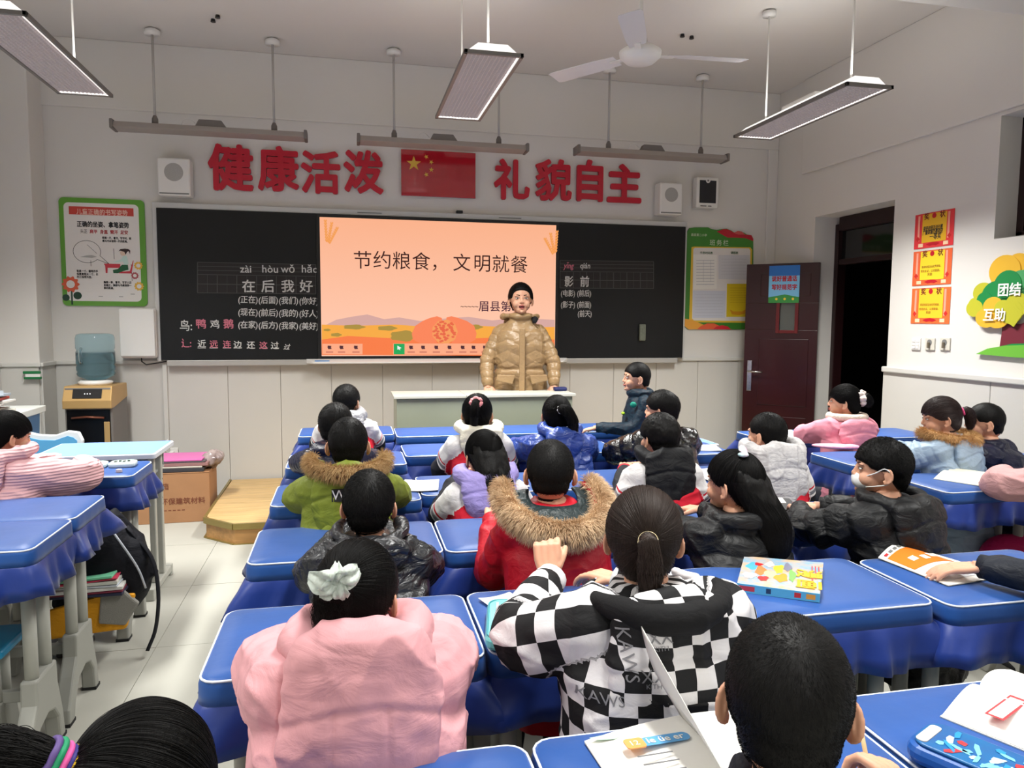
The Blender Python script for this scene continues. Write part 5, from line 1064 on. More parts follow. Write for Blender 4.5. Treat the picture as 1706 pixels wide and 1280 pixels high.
        rad = srt(rg.normal(size=(n_, 3))); rad = srt(rad - T * (rad * T).sum(1)[:, None]); outw = srt(c - np.array([0, cy_, zb + rise * 0.5])); dirn = srt(rad + outw * 0.7 + rg.normal(0, 0.25, (n_, 3)) + np.array([0, 0, -0.25])); L_ = fur.get('len', 0.030) * rg.uniform(0.6, 1.2, (n_, 1))
        p0 = c + rad * (Rr[i0][:, None] * 0.9); strands('fur_hair', np.stack([p0, p0 + dirn * L_ * 0.5, p0 + dirn * L_ + np.array([0, 0, -0.25]) * L_], 1), 0.00055, fur['mat'], fo)
        if fur.get('lining'):
            b = MB(); q = [(path[k] * 0.86 + np.array([0, cy_ * 0.14 + 0.0, zb * 0.14 + 0.004])) for k in range(26)]
            cen = np.array([0, cy_ + 0.0, zb - 0.005]); inner = [np.array([path[k][0] * 0.50, N[1] - 0.072 * math.cos(an[k]) - 0.004, max(zb + 0.052, path[k][2] * 0.6 + zb * 0.4 + 0.03)]) for k in range(26)]
            b.loft([q, [p * 0.6 + p2 * 0.4 + np.array([0, 0, -0.004]) for p, p2 in zip(q, inner)], [p * 0.25 + p2 * 0.75 for p, p2 in zip(q, inner)], inner], cap=False, closed=False); lo = b.build('hood_lining', fur['lining'], root, True)
            sm = lo.modifiers.new('s', 'SOLIDIFY'); sm.thickness = 0.006
            MB().tube([p + np.array([0, 0, 0.006]) for p in q], 0.009, 8).build('hood_edge', fur['edge'], root, True)
    # -- hair
    mk = dict(fringe=0.022, low=-0.078, side=-0.004)
    nst = 9000 if near else 3500
    if hair == 'short':
        ho = link('hair', shell_mesh(0.0075, X, seed=seed, mk=mk, rough=0.0016), hm, root, True)
        strands('hair_strand', apply2(X, short_strands(int(nst * 1.6), 0.0062, 0.026, rg, mk, 0.8)), 0.00030 * hs, hm, ho)
    elif hair == 'crop':
        mk = dict(fringe=0.034, low=-0.066, side=0.002)
        ho = link('hair', shell_mesh(0.0045, X, seed=seed, mk=mk, rough=0.0008), hm, root, True)
        strands('hair_strand', apply2(X, short_strands(int(nst * 1.6), 0.0035, 0.012, rg, mk, 0.9)), 0.00026 * hs, hm, ho)
    elif hair == 'mop':
        ho = link('hair', shell_mesh(0.013, X, bowl=0.004, seed=seed, mk=mk, rough=0.003), hm, root, True)
        strands('hair_strand', apply2(X, short_strands(int(nst * 1.5), 0.010, 0.032, rg, mk)), 0.00034 * hs, hm, ho)
    else:
        mk = dict(dict(fringe=0.02, low=-0.080, side=-0.012), **(hmk or {})); tie = hair.get('tie', (0, -0.85, 0.45)); sh = link('hair', shell_mesh(0.0085, X, seed=seed, mk=mk, rough=0.0016), hm, root, True); ho = sh
        strands('hair_strand', apply2(X, combed_strands(nst, 0.0078, tie, rg, mk)), 0.00034 * hs, hm, ho)
        d = srt(np.array(tie)); tp = HC0 + d * (rskin(d[None])[0] + 0.010); out['tie'] = apply(X, [tp])[0]; out['tdir'] = srt(apply(X, [tp + d])[0] - out['tie'])
        if 'tail' in hair:
            path = [tp - d * 0.01, tp + d * 0.016] + [np.array(q, float) for q in hair['tail']]; rd = hair.get('rad', [0.014, 0.018, 0.022, 0.02, 0.008])
            Pp = catmull(path, 5); kk = len(Pp); Rr = np.interp(np.linspace(0, 1, kk), np.linspace(0, 1, len(rd)), rd)
            tm2 = MB(); tm2.tube(Pp, Rr, 14); tm2.v = [apply(X, tm2.v[0])]; tl_ = link('ponytail', remesh(tm2, 0.005, 2, lambda P, n: 0.0014 * vnoise(P * np.array([160, 160, 25]), 2)), hm, ho, True)
            ts = tail_strands(path, rd, 2600 if near else 1100, rg, wisp=hair.get('wisp', 0.005)); strands('ponytail_strand', apply2(X, ts), 0.0004 * hs, hm, ho)
        if 'loose' in hair:
            lm = MB(); w_ = hair['loose']; zs = np.linspace(0.055, w_['z'], 9); rings = []
            for i_, z_ in enumerate(zs):
                t = i_ / 8; rx = 0.079 * (1 - w_.get('tp', 0.28) * t) * (0.86 if i_ == 0 else 1); ry = 0.054 * (1 - 0.45 * t) * (0.8 if i_ == 0 else 1); cy = -0.040 - 0.012 * t + w_.get('fy', 0) * min(1, t * 1.7)
                rings.append([(w_.get('fx', 0) * t + rx * math.cos(a), cy + ry * math.sin(a), z_) for a in np.arange(24) * 2 * math.pi / 24])
            lm.loft(rings); lm.v = [apply(X, lm.v[0])]; link('long_hair', remesh(lm, 0.006, 3, lambda P, n: 0.003 * vnoise(P * np.array([90, 90, 9]), 4)), hm, ho, True)
            n_ = 3000 if near else 2000; a = rg.uniform(0, 2 * math.pi, n_); e = rg.uniform(0.8, 1.08, n_); pts = []
            for i_, z_ in enumerate(np.linspace(0.02, 1, 7)):
                t = z_; zz = 0.02 + (w_['z'] - 0.02) * t * e; rx = 0.084 * (1 - w_.get('tp', 0.28) * t); ry = 0.054 * (1 - 0.45 * t)
                pts.append(np.stack([w_.get('fx', 0) * t + rx * np.cos(a) + rg.normal(0, 0.003, n_) * t, -0.045 - 0.012 * t + w_.get('fy', 0) * min(1, t * 1.7) + ry * np.sin(a), zz], 1))
            strands('long_hair_strand', apply2(X, np.stack(pts, 1)), 0.0004 * hs, hm, ho)
    return out
def apply2(X, P): s = P.shape; return apply(X, P.reshape(-1, 3)).reshape(s)
def hair_tie(o, m, r=0.016, t=0.005, name='hair_tie', wavy=0.0, along=0.012):
    c = o['tie'] + o['tdir'] * along; d = o['tdir']; u = srt(np.cross(d, [0.1, 0.2, 1])); w = np.cross(d, u); n = 30
    pts = [c + (r * (1 + wavy * math.sin(7 * a))) * (math.cos(a) * u + math.sin(a) * w) + d * wavy * r * math.cos(5 * a) for a in np.linspace(0, 2 * math.pi, n)]
    return MB().tube(pts, [t * (1 + wavy * math.sin(9 * a)) for a in np.linspace(0, 2 * math.pi, n)], 10).build(name, m, o['root'], True)
def disc_on(o, cx, cz, pts, m, name, side=-1, off=0.002):
    SURFP.append((o, cx, cz, pts, m, name, side, off))
# ================================================================== the teacher and the pupils
tan = fabric('tan_down_coat', (154, 126, 90), 0.32, wr=0.3, ws=16, spec=0.5, sheen=0.0)
T = person('woman in a tan hooded down coat standing behind the lectern, mouth open', (1.335, 5.72), 1.64, zf=PH, rz=math.radians(172), head=(3, 0, 0), hs=1.20, sw=0.145, sh=0.085, bulk=1.22, lean=0.0, hem=0.55,
           arms=([(-0.255, 0.0, 1.02), (-0.26, 0.09, 0.835)], [(0.255, 0.0, 1.02), (0.26, 0.09, 0.835)]), arm_r=(0.066, 0.060, 0.048), jacket=tan, style='chevron', stand=True, near=True, seed=1, mouth_open=True,
           hands=(dict(f=(0.1, 0.6, -0.75), n=(0, 0.8, 0.6), curl=0.45, sc=0.95), dict(f=(-0.1, 0.6, -0.75), n=(0, 0.8, 0.6), curl=0.45, sc=0.95)),
           torso_prof=[(-0.02, 0.20, 0.145), (0.2, 0.192, 0.14), (0.47, 0.168, 0.125), (0.505, 0.152, 0.114), (0.54, 0.165, 0.122), (0.74, 0.17, 0.125), (0.86, 0.150, 0.105), (0.94, 0.105, 0.085), (1.02, 0.072, 0.07)],
           collar=((0, 0.015, 0.01), 0.074, 0.072, 0.026, 0.0), hmk=dict(fringe=0.052, side=0.0), hair={'tie': (0, -0.9, -0.1), 'tail': [(0, -0.12, -0.05), (0, -0.125, -0.09)]}, hood=dict(w=0.13, len=0.14, th=0.05, z=0.0, ring=0.026, rw=1.0, tilt=0.01))
tr_, zb = T['root'], T['hz'] - 0.73
for s in (-1, 1):                                       # belt halves, pocket flaps
    MB().box((min(s * 0.035, s * 0.165), 0.15, zb + 0.145), (max(s * 0.035, s * 0.165), 0.168, zb + 0.175)).build('belt', tan, tr_, bevel=0.006)
    MB().prism_y([(s * 0.055, zb + 0.145), (s * 0.19, zb + 0.145), (s * 0.20, zb + 0.10), (s * 0.075, zb + 0.072)][::s], 0.150, 0.182).build('pocket_flap', tan, tr_, bevel=0.005)
MB().box((-0.022, 0.150, zb - 0.1), (0.022, 0.166, zb + 0.50)).build('front_placket', tan, tr_, bevel=0.006)
bf = MB(); bf.tube([(-0.085, -0.02, T['N'][2] + 0.005), (-0.115, 0.02, T['N'][2] - 0.01), (-0.10, 0.06, T['N'][2] - 0.035)], [0.012, 0.024, 0.012], 10)
link('black_fur_edge', remesh(bf, 0.006, 2, lambda P, n: 0.006 * vnoise(P * 90, 3)), mat('black_fur', (20, 20, 24), 0.9), tr_, True)

white_s = (216, 214, 214); red_s = (190, 22, 44)
varsity = fabric('red_white_varsity', red_s, 0.75, wr=0.25, pattern='ramp', stops=[(0, red_s), (0.132, white_s), (0.222, (200, 30, 50)), (0.230, white_s), (0.238, (110, 112, 120)), (0.252, white_s), (0.262, (24, 25, 32))])
def face_to(x, y): return math.degrees(-math.atan2(1.335 - x, 5.6 - y))
def kid(label, px, py, y, front=None, ex=0.20, wx=0.06, wy=0.15, ez=0.80, ey=-0.01, wz=0.81, cam_face=False, yaw=None, pitch=0, brz=0.0, **k):
    p = at(px, py, y=y); pos = (p[0], y); dy = min((front - y) if front else 0.1, 0.16)
    if 'arms' not in k: k['arms'] = ([(-ex, dy + ey, ez), (-wx, dy + wy, wz)], [(ex, dy + ey, ez), (wx, dy + wy, wz)])
    h = yaw if yaw is not None else face_to(p[0], y) * 0.6
    return person(label, pos, p[2], rz=math.radians(brz), head=(pitch, 0, h - brz), **k)
silver = fabric('silver_hood', (150, 150, 154), 0.35, spec=0.6, wr=0.6, ws=20)
kid('boy with a silver grey hood over a red and white jacket in the front row', 578, 668, 4.30, BACK['A'][0] - DD, jacket=varsity, pattern=True, seed=2, hair='short', yaw=-25, ex=0.165, ez=0.74, ey=-0.07, wx=0.08, hood=dict(w=0.095, len=0.14, mat=silver, ring=0.03))
navy = fabric('navy_puffer', (24, 27, 52), 0.35, spec=0.5, wr=0.4, ws=18)
kid('boy in a shiny navy down jacket right behind the silver hooded boy', 560, 706, 3.42, BACK['A'][1] - DD, jacket=navy, style='fine', seed=3, hair='short', yaw=-22, ex=0.17, arm_r=(0.052, 0.048, 0.04), collar=((0, 0, -0.005), 0.078, 0.076, 0.028, 0.0))
olive = fabric('olive_puffer', (116, 128, 42), 0.6, wr=0.35, ws=14); furb = mat('fur_brown', (150, 112, 70), 0.8, c2=(196, 166, 118), vscale=25)
G = kid('boy in an olive green coat with a fur trimmed hood and black badge', 580, 738, 2.70, BACK['A'][2] - DD, jacket=olive, style='soft', seed=4, hair='crop', yaw=-3, bulk=1.12, arm_r=(0.062, 0.055, 0.042), ex=0.178, near=True,
        hood=dict(w=0.13, len=0.22, th=0.045, ring=0.02, z=-0.01, rw=0.98), fur=dict(w=0.128, d=0.158, z=0.028, rise=0.03, r=0.020, mat=furb, n=5000, len=0.024, a=1.8))
SURF_BADGE = (G['hood'], G['root'])
gun = fabric('gunmetal_puffer', (44, 45, 48), 0.30, spec=0.7, wr=0.9, ws=16, metal=0.3)
kid('boy in a shiny gunmetal grey down jacket in the fourth row', 615, 838, 2.03, BACK['A'][3] - DD, jacket=gun, style='fine', seed=5, hair='short', yaw=-8, near=True, hs=0.88, bulk=1.08, arm_r=(0.056, 0.050, 0.04), ex=0.158, ez=0.75, ey=-0.05, collar=((0, -0.012, -0.012), 0.105, 0.10, 0.024, 0.012), hood=dict(w=0.10, len=0.07, th=0.03, ring=0.018))
pinkm = fabric('pink_down_coat', (214, 156, 162), 0.6, wr=0.3, ws=9)
PK = kid('girl in a huge pale pink hooded down coat with a white tulle bow', 597, 985, 1.32, BACK['A'][4] - DD, jacket=pinkm, style='big', seed=6, near=True, bulk=1.30, arm_r=(0.078, 0.070, 0.055), yaw=-20, hs=0.88, ex=0.155, wx=0.06, wy=0.10, ez=0.80, sw=0.12,
         hood=dict(w=0.135, len=0.28, th=0.05, ring=0.036, z=0.02, rw=0.72, tilt=0.015, seams=0.042), hair={'tie': (-0.08, -0.88, 0.47), 'tail': [(-0.01, -0.10, 0.03), (-0.015, -0.095, -0.01), (-0.015, -0.085, -0.055)], 'rad': [0.015, 0.028, 0.036, 0.038, 0.03]})
cream_h = fabric('cream_hood', (216, 212, 196), 0.7, wr=0.4)
S1 = kid('girl with a pink scrunchie ponytail and cream hood in the second row', 795, 688, 3.62, BACK['B'][1] - DD, jacket=varsity, pattern=True, seed=7, yaw=-10, ex=0.165, ez=0.72, ey=-0.09, wz=0.80, hood=dict(w=0.11, len=0.13, mat=cream_h, ring=0.028),
         hair={'tie': (-0.05, -0.8, 0.6), 'tail': [(-0.012, -0.125, 0.03), (-0.015, -0.125, -0.04), (-0.018, -0.115, -0.11)], 'rad': [0.014, 0.02, 0.024, 0.02, 0.012]})
hair_tie(S1, mat('scrunchie_pink', (222, 142, 146), 0.8), 0.021, 0.011, 'scrunchie', 0.15)
lav = fabric('lavender_hood', (156, 144, 206), 0.65, wr=0.4, ws=18)
kid('long haired girl with a lavender hood and red and white jacket', 806, 757, 2.86, BACK['B'][2] - DD, jacket=varsity, pattern=True, seed=8, near=True, yaw=10, ex=0.162, ez=0.71, ey=-0.09, wz=0.80, hood=dict(w=0.115, len=0.15, mat=lav, ring=0.036),
    hair={'tie': (0.25, -0.5, 0.8), 'loose': dict(z=-0.26, fx=0.02, fy=-0.115, tp=0.5)})
redm = fabric('red_jacket', (176, 16, 36), 0.5, wr=0.3, ws=16); furt = mat('fur_tan', (176, 142, 106), 0.8, c2=(222, 196, 162), vscale=22); lin_ = fabric('dark_lining', (30, 42, 44), 0.4, wr=0.5, ws=25)
kid('boy in a red jacket with a wide tan fur hood in the fourth row', 917, 784, 2.05, BACK['B'][3] - DD, jacket=redm, seed=9, hair='crop', near=True, yaw=-15, bulk=1.08, ex=0.150, ez=0.72, ey=-0.07, wx=0.11, hs=0.9,
    fur=dict(w=0.142, d=0.162, z=-0.035, rise=0.10, r=0.026, mat=furt, n=15000, len=0.026, a=2.0, lining=lin_, edge=redm, y=0.0))
chk = fabric('checker_coat', (220, 220, 220), 0.75, wr=0.2, pattern='checker'); blk = fabric('black_hood_lining', (16, 16, 18), 0.85, wr=0.3)
pc = at(1072, 890, y=1.37)
def lc(px, py, y, z=None): q = at(px, py, y=y); return (q[0] - pc[0], y - 1.37, q[2] if z is None else z)
CK = kid('girl in a black and white checkered coat with a raised fist', 1072, 890, 1.37, None, jacket=chk, pattern=True, seed=10, near=True, yaw=-20, bulk=1.32, style='soft', hm=hair_b, sw=0.125, arm_r=(0.075, 0.066, 0.047), hem=0.42,
         arms=([lc(872, 1058, 1.40), lc(915, 968, 1.56)], [lc(1188, 1055, 1.42, 0.84), (0.05, 0.24, 0.86)]), hands=(dict(f=(0.02, 0.35, 0.8), n=(-0.3, -0.9, 0.25), s=(1, 0.0, 0.2), curl=1.55, sc=0.84, thumb=0.4), None),
         hood=dict(w=0.135, len=0.25, th=0.045, ring=0.012, z=-0.03, rw=0.9),
         hair={'tie': (0.04, -0.97, 0.16), 'tail': [(0.008, -0.13, -0.02), (0.008, -0.135, -0.06), (0.004, -0.125, -0.10)], 'rad': [0.012, 0.019, 0.023, 0.022, 0.012]})
hair_tie(CK, mat('tie_beige', (206, 192, 150), 0.6), 0.0145, 0.0052, along=0.006)
hn = CK['N']; cm = MB(); an = np.linspace(-1.55, 1.55, 22)
cm.tube([(0.132 * math.sin(a) , hn[1] - 0.015 - 0.135 * math.cos(a), hn[2] - 0.008 + 0.012 * abs(math.sin(a))) for a in an], [0.010 + 0.018 * math.sin((k + 1) / 23 * math.pi) for k in range(22)], 12).ell((0, hn[1] - 0.075, hn[2] - 0.03), (0.095, 0.04, 0.035), 16)
link('hood_facing', remesh(cm, 0.0055, 4, lambda P, n: 0.005 * (1 - np.abs(vnoise(P * np.array([14, 9, 9]), 4))) ** 3), blk, CK['root'], True)
lett = mat('coat_print_dark', (24, 24, 26), 0.8); letw = mat('coat_print_white', (216, 216, 218), 0.8)
bluep = fabric('blue_shiny_puffer', (42, 70, 148), 0.3, spec=0.6, wr=0.7, ws=16)
B1 = kid('girl in a shiny blue down coat with a side ponytail', 928, 690, 3.60, BACK['C'][1] - DD - 0.05, jacket=bluep, style='fine', seed=11, yaw=-16, bulk=1.15, arm_r=(0.066, 0.06, 0.045), ex=0.20, hood=dict(w=0.10, len=0.12, ring=0.03),
         hair={'tie': (0.22, -0.85, 0.32), 'tail': [(0.055, -0.13, 0.03), (0.085, -0.13, -0.03), (0.088, -0.125, -0.10), (0.07, -0.115, -0.17)], 'rad': [0.014, 0.026, 0.03, 0.028, 0.022, 0.012]})
hair_tie(B1, mat('tie_white', (226, 222, 224), 0.6), 0.016, 0.008, 'hair_tie', 0.1)
gloss = fabric('black_glossy_puffer', (9, 9, 11), 0.16, spec=0.8, wr=0.9, ws=14, coat=0.5)
kid('boy in a glossy black down jacket, head turned to the left', 1102, 681, 3.50, BACK['D'][1] - DD - 0.02, jacket=gloss, style='puffer', seed=12, hair='short', yaw=48, brz=8, bulk=1.12, arm_r=(0.066, 0.06, 0.045), ex=0.21)
blackh = fabric('black_hood', (20, 21, 24), 0.65, wr=0.4)
kid('boy with a black hood over a red and white jacket in the third row', 1098, 727, 2.88, BACK['C'][2] - DD, jacket=varsity, pattern=True, seed=13, near=True, hair='mop', yaw=16, ex=0.165, ez=0.71, ey=-0.09, wz=0.80, hood=dict(w=0.112, len=0.20, mat=blackh, ring=0.028, th=0.04))
whitep = fabric('white_printed_puffer', (208, 206, 206), 0.6, wr=0.5, ws=18, c2=(190, 188, 190))
WB = kid('boy with a white crumpled hood and a yellow collar', 1277, 722, 2.90, BACK['D'][2] - DD, jacket=varsity, pattern=True, seed=14, near=True, hair='crop', yaw=28, ex=0.155, ez=0.71, ey=-0.09, wz=0.80, hood=dict(w=0.125, len=0.22, mat=whitep, ring=0.034, th=0.055, rw=0.95, tilt=0.03))
link('yellow_collar', remesh(MB().tube([(x, WB['N'][1] - 0.052 - 0.01 * (1 - abs(x) / 0.05), WB['N'][2] + 0.035) for x in (-0.045, -0.02, 0, 0.02, 0.045)], 0.02, 10), 0.006, 3), fabric('yellow_collar_cloth', (224, 160, 30), 0.8), WB['root'], True)
blackp = fabric('black_puffer', (20, 21, 23), 0.5, spec=0.3, wr=0.5, ws=16)
LG = kid('long haired girl in a black down jacket with a pastel hair clip', 1222, 802, 2.06, BACK['C'][3] - DD, jacket=blackp, style='puffer', seed=15, near=True, yaw=33, bulk=1.08, arm_r=(0.058, 0.052, 0.040), ex=0.155, collar=((0, -0.005, -0.005), 0.085, 0.082, 0.026, 0.0),
         hair={'tie': (0.1, -0.3, 0.95), 'loose': dict(z=-0.27, fx=0.015, fy=-0.10)}, hands=(dict(f=(-0.1, 0.8, -0.05), n=(0, 0, 1), curl=0.3), None))
cl = apply(LG['X'], [HC0 + srt([-0.15, -0.28, 0.95]) * 0.105])[0]
link('hair_clip', remesh(MB().ell(cl + (0.008, 0.018, 0.006), (0.014, 0.03, 0.008), 14, (0.5, 0, -0.3)).ell(cl + (-0.008, -0.012, 0.0), (0.018, 0.016, 0.008), 12), 0.0035, 2), mat('clip_pastel', (226, 176, 200), 0.3, c2=(160, 214, 214), vscale=25), LG['root'], True)
MK = kid('boy in a black down jacket wearing a white face mask, looking left', 1468, 778, 2.07, BACK['D'][3] - DD, jacket=blackp, style='puffer', seed=16, near=True, hair='short', yaw=62, brz=18, bulk=1.15, arm_r=(0.066, 0.056, 0.044), ex=0.18, wy=0.12, hood=dict(w=0.12, len=0.16, ring=0.026, th=0.05, rw=0.85, z=-0.012))
maskm = mat('mask_white', (226, 226, 226), 0.8); mk_ = MB(); mk_.ell((0, 0.050, -0.050), (0.0475, 0.046, 0.036), 20).ell((0, 0.078, -0.042), (0.018, 0.019, 0.022), 14); mk_.v = [apply(MK['X'], v) for v in mk_.v]
fm_ = link('face_mask', remesh(mk_, 0.005, 3), maskm, MK['root'], True)
for s in (-1, 1):
    MB().tube(apply(MK['X'], catmull([(s * 0.044, 0.06, -0.03), (s * 0.066, 0.03, -0.012), (s * 0.078, 0.004, 0.006), (s * 0.080, -0.018, -0.012), (s * 0.076, -0.010, -0.045), (s * 0.060, 0.02, -0.058), (s * 0.044, 0.055, -0.066)], 4)), 0.0022, 6).build('ear_loop', maskm, fm_, True)
patch = fabric('navy_green_patterned', (14, 20, 36), 0.6, wr=0.4, c2=(16, 44, 58))
SB = person('standing boy in a navy and green patterned jacket, hand on a desk', (at(1060, 628, y=4.38)[0], 4.38), float(at(1060, 628, y=4.38)[2]), rz=math.radians(75), head=(0, 0, 8), sw=0.11, lean=0.0, hem=0.56, stand=True, seed=17, near=True, hair='crop', jacket=patch, bulk=0.95,
           arms=([(-0.13, 0.03, 0.82), (-0.10, 0.24, 0.812)], [(0.13, 0.0, 0.80), (0.15, 0.08, 0.66)]), arm_r=(0.05, 0.045, 0.036), hands=(dict(f=(0.1, 0.9, -0.2), n=(0, 0.1, 1), curl=0.4), dict(f=(0, 0.3, -0.9), n=(1, 0, 0.2), s=(0, 1, 0), curl=0.5)), collar=((0, 0.0, 0.0), 0.066, 0.064, 0.026, 0.0))
for nm, c, q, sz in (('green_patch', (20, 130, 110), (-0.125, 0.03, 0.96), (0.012, 0.02, 0.018)), ('lime_badge', (150, 190, 40), (-0.075, 0.085, 0.90), (0.02, 0.012, 0.010))):
    MB().ell(q, sz, 12).build(nm, fabric(nm, c, 0.6), SB['root'], True)
pinkc = fabric('rose_coat', (214, 136, 152), 0.7, wr=0.3, ws=8); fleece = mat('cream_fleece', (222, 204, 188), 0.95, bump=0.5, bscale=120)
PC = kid('girl in a rose pink coat with a cream fleece collar and large scrunchie', 1406, 668, 3.80, BACK['E'][1] - DD, jacket=pinkc, seed=18, near=True, yaw=52, brz=0, bulk=1.15, arm_r=(0.064, 0.056, 0.045), ex=0.155, wx=0.09, wy=0.09, hem=0.36, hood=dict(w=0.125, len=0.16, ring=0.02, z=-0.035),
         hair={'tie': (0.0, -0.97, 0.22), 'tail': [(0.0, -0.135, 0.0), (0.0, -0.125, -0.025)], 'rad': [0.02, 0.032, 0.034, 0.02]})
an = np.linspace(0, 2 * math.pi, 25); link('fleece_collar', remesh(MB().tube([(0.098 * math.sin(a), PC['N'][1] - 0.005 - 0.086 * math.cos(a), PC['N'][2] + 0.012) for a in an], 0.023, 12), 0.006, 3), fleece, PC['root'], True)
hair_tie(PC, mat('scrunchie_lace', (220, 206, 200), 0.9, vary=0.15, vscale=60), 0.030, 0.018, 'scrunchie', 0.2, along=0.0)
lblue = fabric('pale_blue_puffer', (146, 166, 186), 0.5, wr=0.4, ws=16); furc = mat('fur_caramel', (164, 118, 70), 0.8, c2=(206, 166, 112), vscale=25)
LB = kid('girl in a pale blue down coat with a brown fur collar and pink hair tie', 1566, 694, 3.08, BACK['E'][2] - DD, jacket=lblue, style='fine', seed=19, near=True, yaw=66, brz=22, pitch=-8, bulk=1.2, arm_r=(0.066, 0.06, 0.044), ex=0.19, hood=dict(w=0.12, len=0.17, ring=0.02, z=-0.03), hm=mat('hair_soft_brown', (44, 30, 28), 0.45),
         fur=dict(w=0.118, d=0.125, z=0.0, rise=0.03, r=0.022, mat=furc, n=6000, len=0.022, a=2.2), hair={'tie': (-0.1, -0.97, 0.16), 'tail': [(0.0, -0.14, 0.0), (0.005, -0.15, -0.04), (0.01, -0.14, -0.085)], 'rad': [0.014, 0.022, 0.026, 0.022, 0.01]})
hair_tie(LB, mat('tie_hot_pink', (230, 80, 140), 0.5), 0.015, 0.006, along=0.004)
navyd = fabric('dark_navy_puffer', (26, 28, 48), 0.45, wr=0.45, ws=16)
kid('boy in a dark navy down jacket bent over a desk by the right wall', 1640, 702, 3.10, BACK['F'][2] - DD, jacket=navyd, style='puffer', seed=20, hair='crop', yaw=60, brz=30, lean=0.16, leanx=0.14, bulk=1.12, arm_r=(0.06, 0.054, 0.045), ex=0.17)
pinkq = fabric('pink_quilted_coat', (216, 170, 174), 0.85, wr=0.1, fine=0.2); nt = pinkq.node_tree
wv = nt.nodes.new('ShaderNodeTexWave'); wv.bands_direction = 'Z'; wv.inputs['Scale'].default_value = 26; wv.inputs['Distortion'].default_value = 1.2; tcq = [n for n in nt.nodes if n.type == 'TEX_COORD'][0]; nt.links.new(tcq.outputs['Object'], wv.inputs[0])
bq = nt.nodes.new('ShaderNodeBump'); bq.inputs['Strength'].default_value = 0.5; bq.inputs['Distance'].default_value = 0.006; nt.links.new(wv.outputs['Fac'], bq.inputs['Height'])
pb = nt.nodes['Principled BSDF']; old = pb.inputs['Normal'].links[0].from_socket; nt.links.new(old, bq.inputs['Normal']); nt.links.new(bq.outputs[0], pb.inputs['Normal'])
LF = kid('girl in a fluffy pink quilted coat writing at the left desks', 14, 724, 3.40, 3.60, jacket=pinkq, style='soft', seed=21, near=True, yaw=-48, brz=-25, pitch=-12, bulk=1.3, arm_r=(0.078, 0.07, 0.055), ex=0.22, hood=dict(w=0.13, len=0.2, ring=0.032, th=0.05),
         hair={'tie': (-0.25, -0.9, 0.42), 'tail': [(-0.04, -0.13, 0.0), (-0.045, -0.135, -0.05), (-0.045, -0.12, -0.11)], 'rad': [0.014, 0.024, 0.028, 0.026, 0.012]})
hair_tie(LF, mat('bow_cream', (226, 214, 190), 0.6), 0.017, 0.008, 'hair_bow', 0.25)
darkn = fabric('dark_blue_jacket', (22, 27, 38), 0.55, wr=0.4)
FB = kid('boy with short black hair in the last row holding a pen, seen from close behind', 1312, 1156, 0.74, None, jacket=darkn, seed=22, near=True, hair='crop', yaw=-29, brz=-15, arms=([(-0.15, -0.02, 0.70), (-0.10, 0.02, 0.66)], [(0.25, 0.02, 0.73), (0.225, 0.125, 0.80)]), ex=0.2,
         hands=(None, dict(f=(-0.25, 0.6, 0.45), n=(0.5, -0.3, 0.8), s=(-0.8, -0.1, 0.5), curl=0.75, thumb=0.8)))
FL = kid('girl in the last row with a side ponytail in colourful hair bands', 238, 1325, 0.82, None, jacket=fabric('dark_plum_coat', (44, 30, 44), 0.6), seed=23, near=True, yaw=-5, arms=([(-0.2, 0.08, 0.80), (-0.06, 0.2, 0.80)], [(0.2, 0.08, 0.80), (0.06, 0.2, 0.80)]), bulk=1.05,
         hair={'tie': (-0.72, -0.35, 0.72), 'tail': [(-0.115, -0.06, 0.088), (-0.155, -0.07, 0.075), (-0.20, -0.085, 0.03), (-0.22, -0.09, -0.06)], 'rad': [0.015, 0.019, 0.03, 0.038, 0.034, 0.012], 'wisp': 0.010})
for k, (c, al, rr) in enumerate((((24, 140, 96), 0.018, 0.021), ((226, 92, 166), 0.011, 0.020), ((54, 48, 130), 0.005, 0.019), ((232, 190, 40), 0.0, 0.021), ((230, 104, 50), -0.005, 0.020), ((90, 70, 130), 0.024, 0.020))):
    hair_tie(FL, mat('band_%d' % k, c, 0.6), rr, 0.0036, 'hair_band', 0.04, along=al)
DK = person('pupil in a dark navy sleeve reaching to an open book, mostly outside the frame', (1.93, 1.36), 1.02, rz=math.radians(8), head=(0, 0, 0), seed=24, hair='short', jacket=darkn, arm_r=(0.056, 0.05, 0.042), bulk=1.1,
           arms=([(-0.16, 0.10, 0.83), (-0.215, 0.31, 0.815)], [(0.2, 0.14, 0.81), (0.08, 0.28, 0.81)]), hands=(dict(f=(-0.75, 0.55, -0.12), n=(0, 0, 1), s=(0.4, 0.9, 0), curl=0.25, sc=0.85), None))
DP = person('pupil in a dusty pink coat at the right edge behind the open exercise book', (2.87, 2.34), 1.02, rz=0, seed=25, hair='short', jacket=fabric('dusty_pink_coat', (196, 150, 150), 0.7), bulk=1.25, arm_r=(0.075, 0.066, 0.05), arms=([(-0.22, 0.2, 0.80), (-0.06, 0.34, 0.815)], [(0.2, 0.2, 0.81), (0.06, 0.34, 0.81)]))
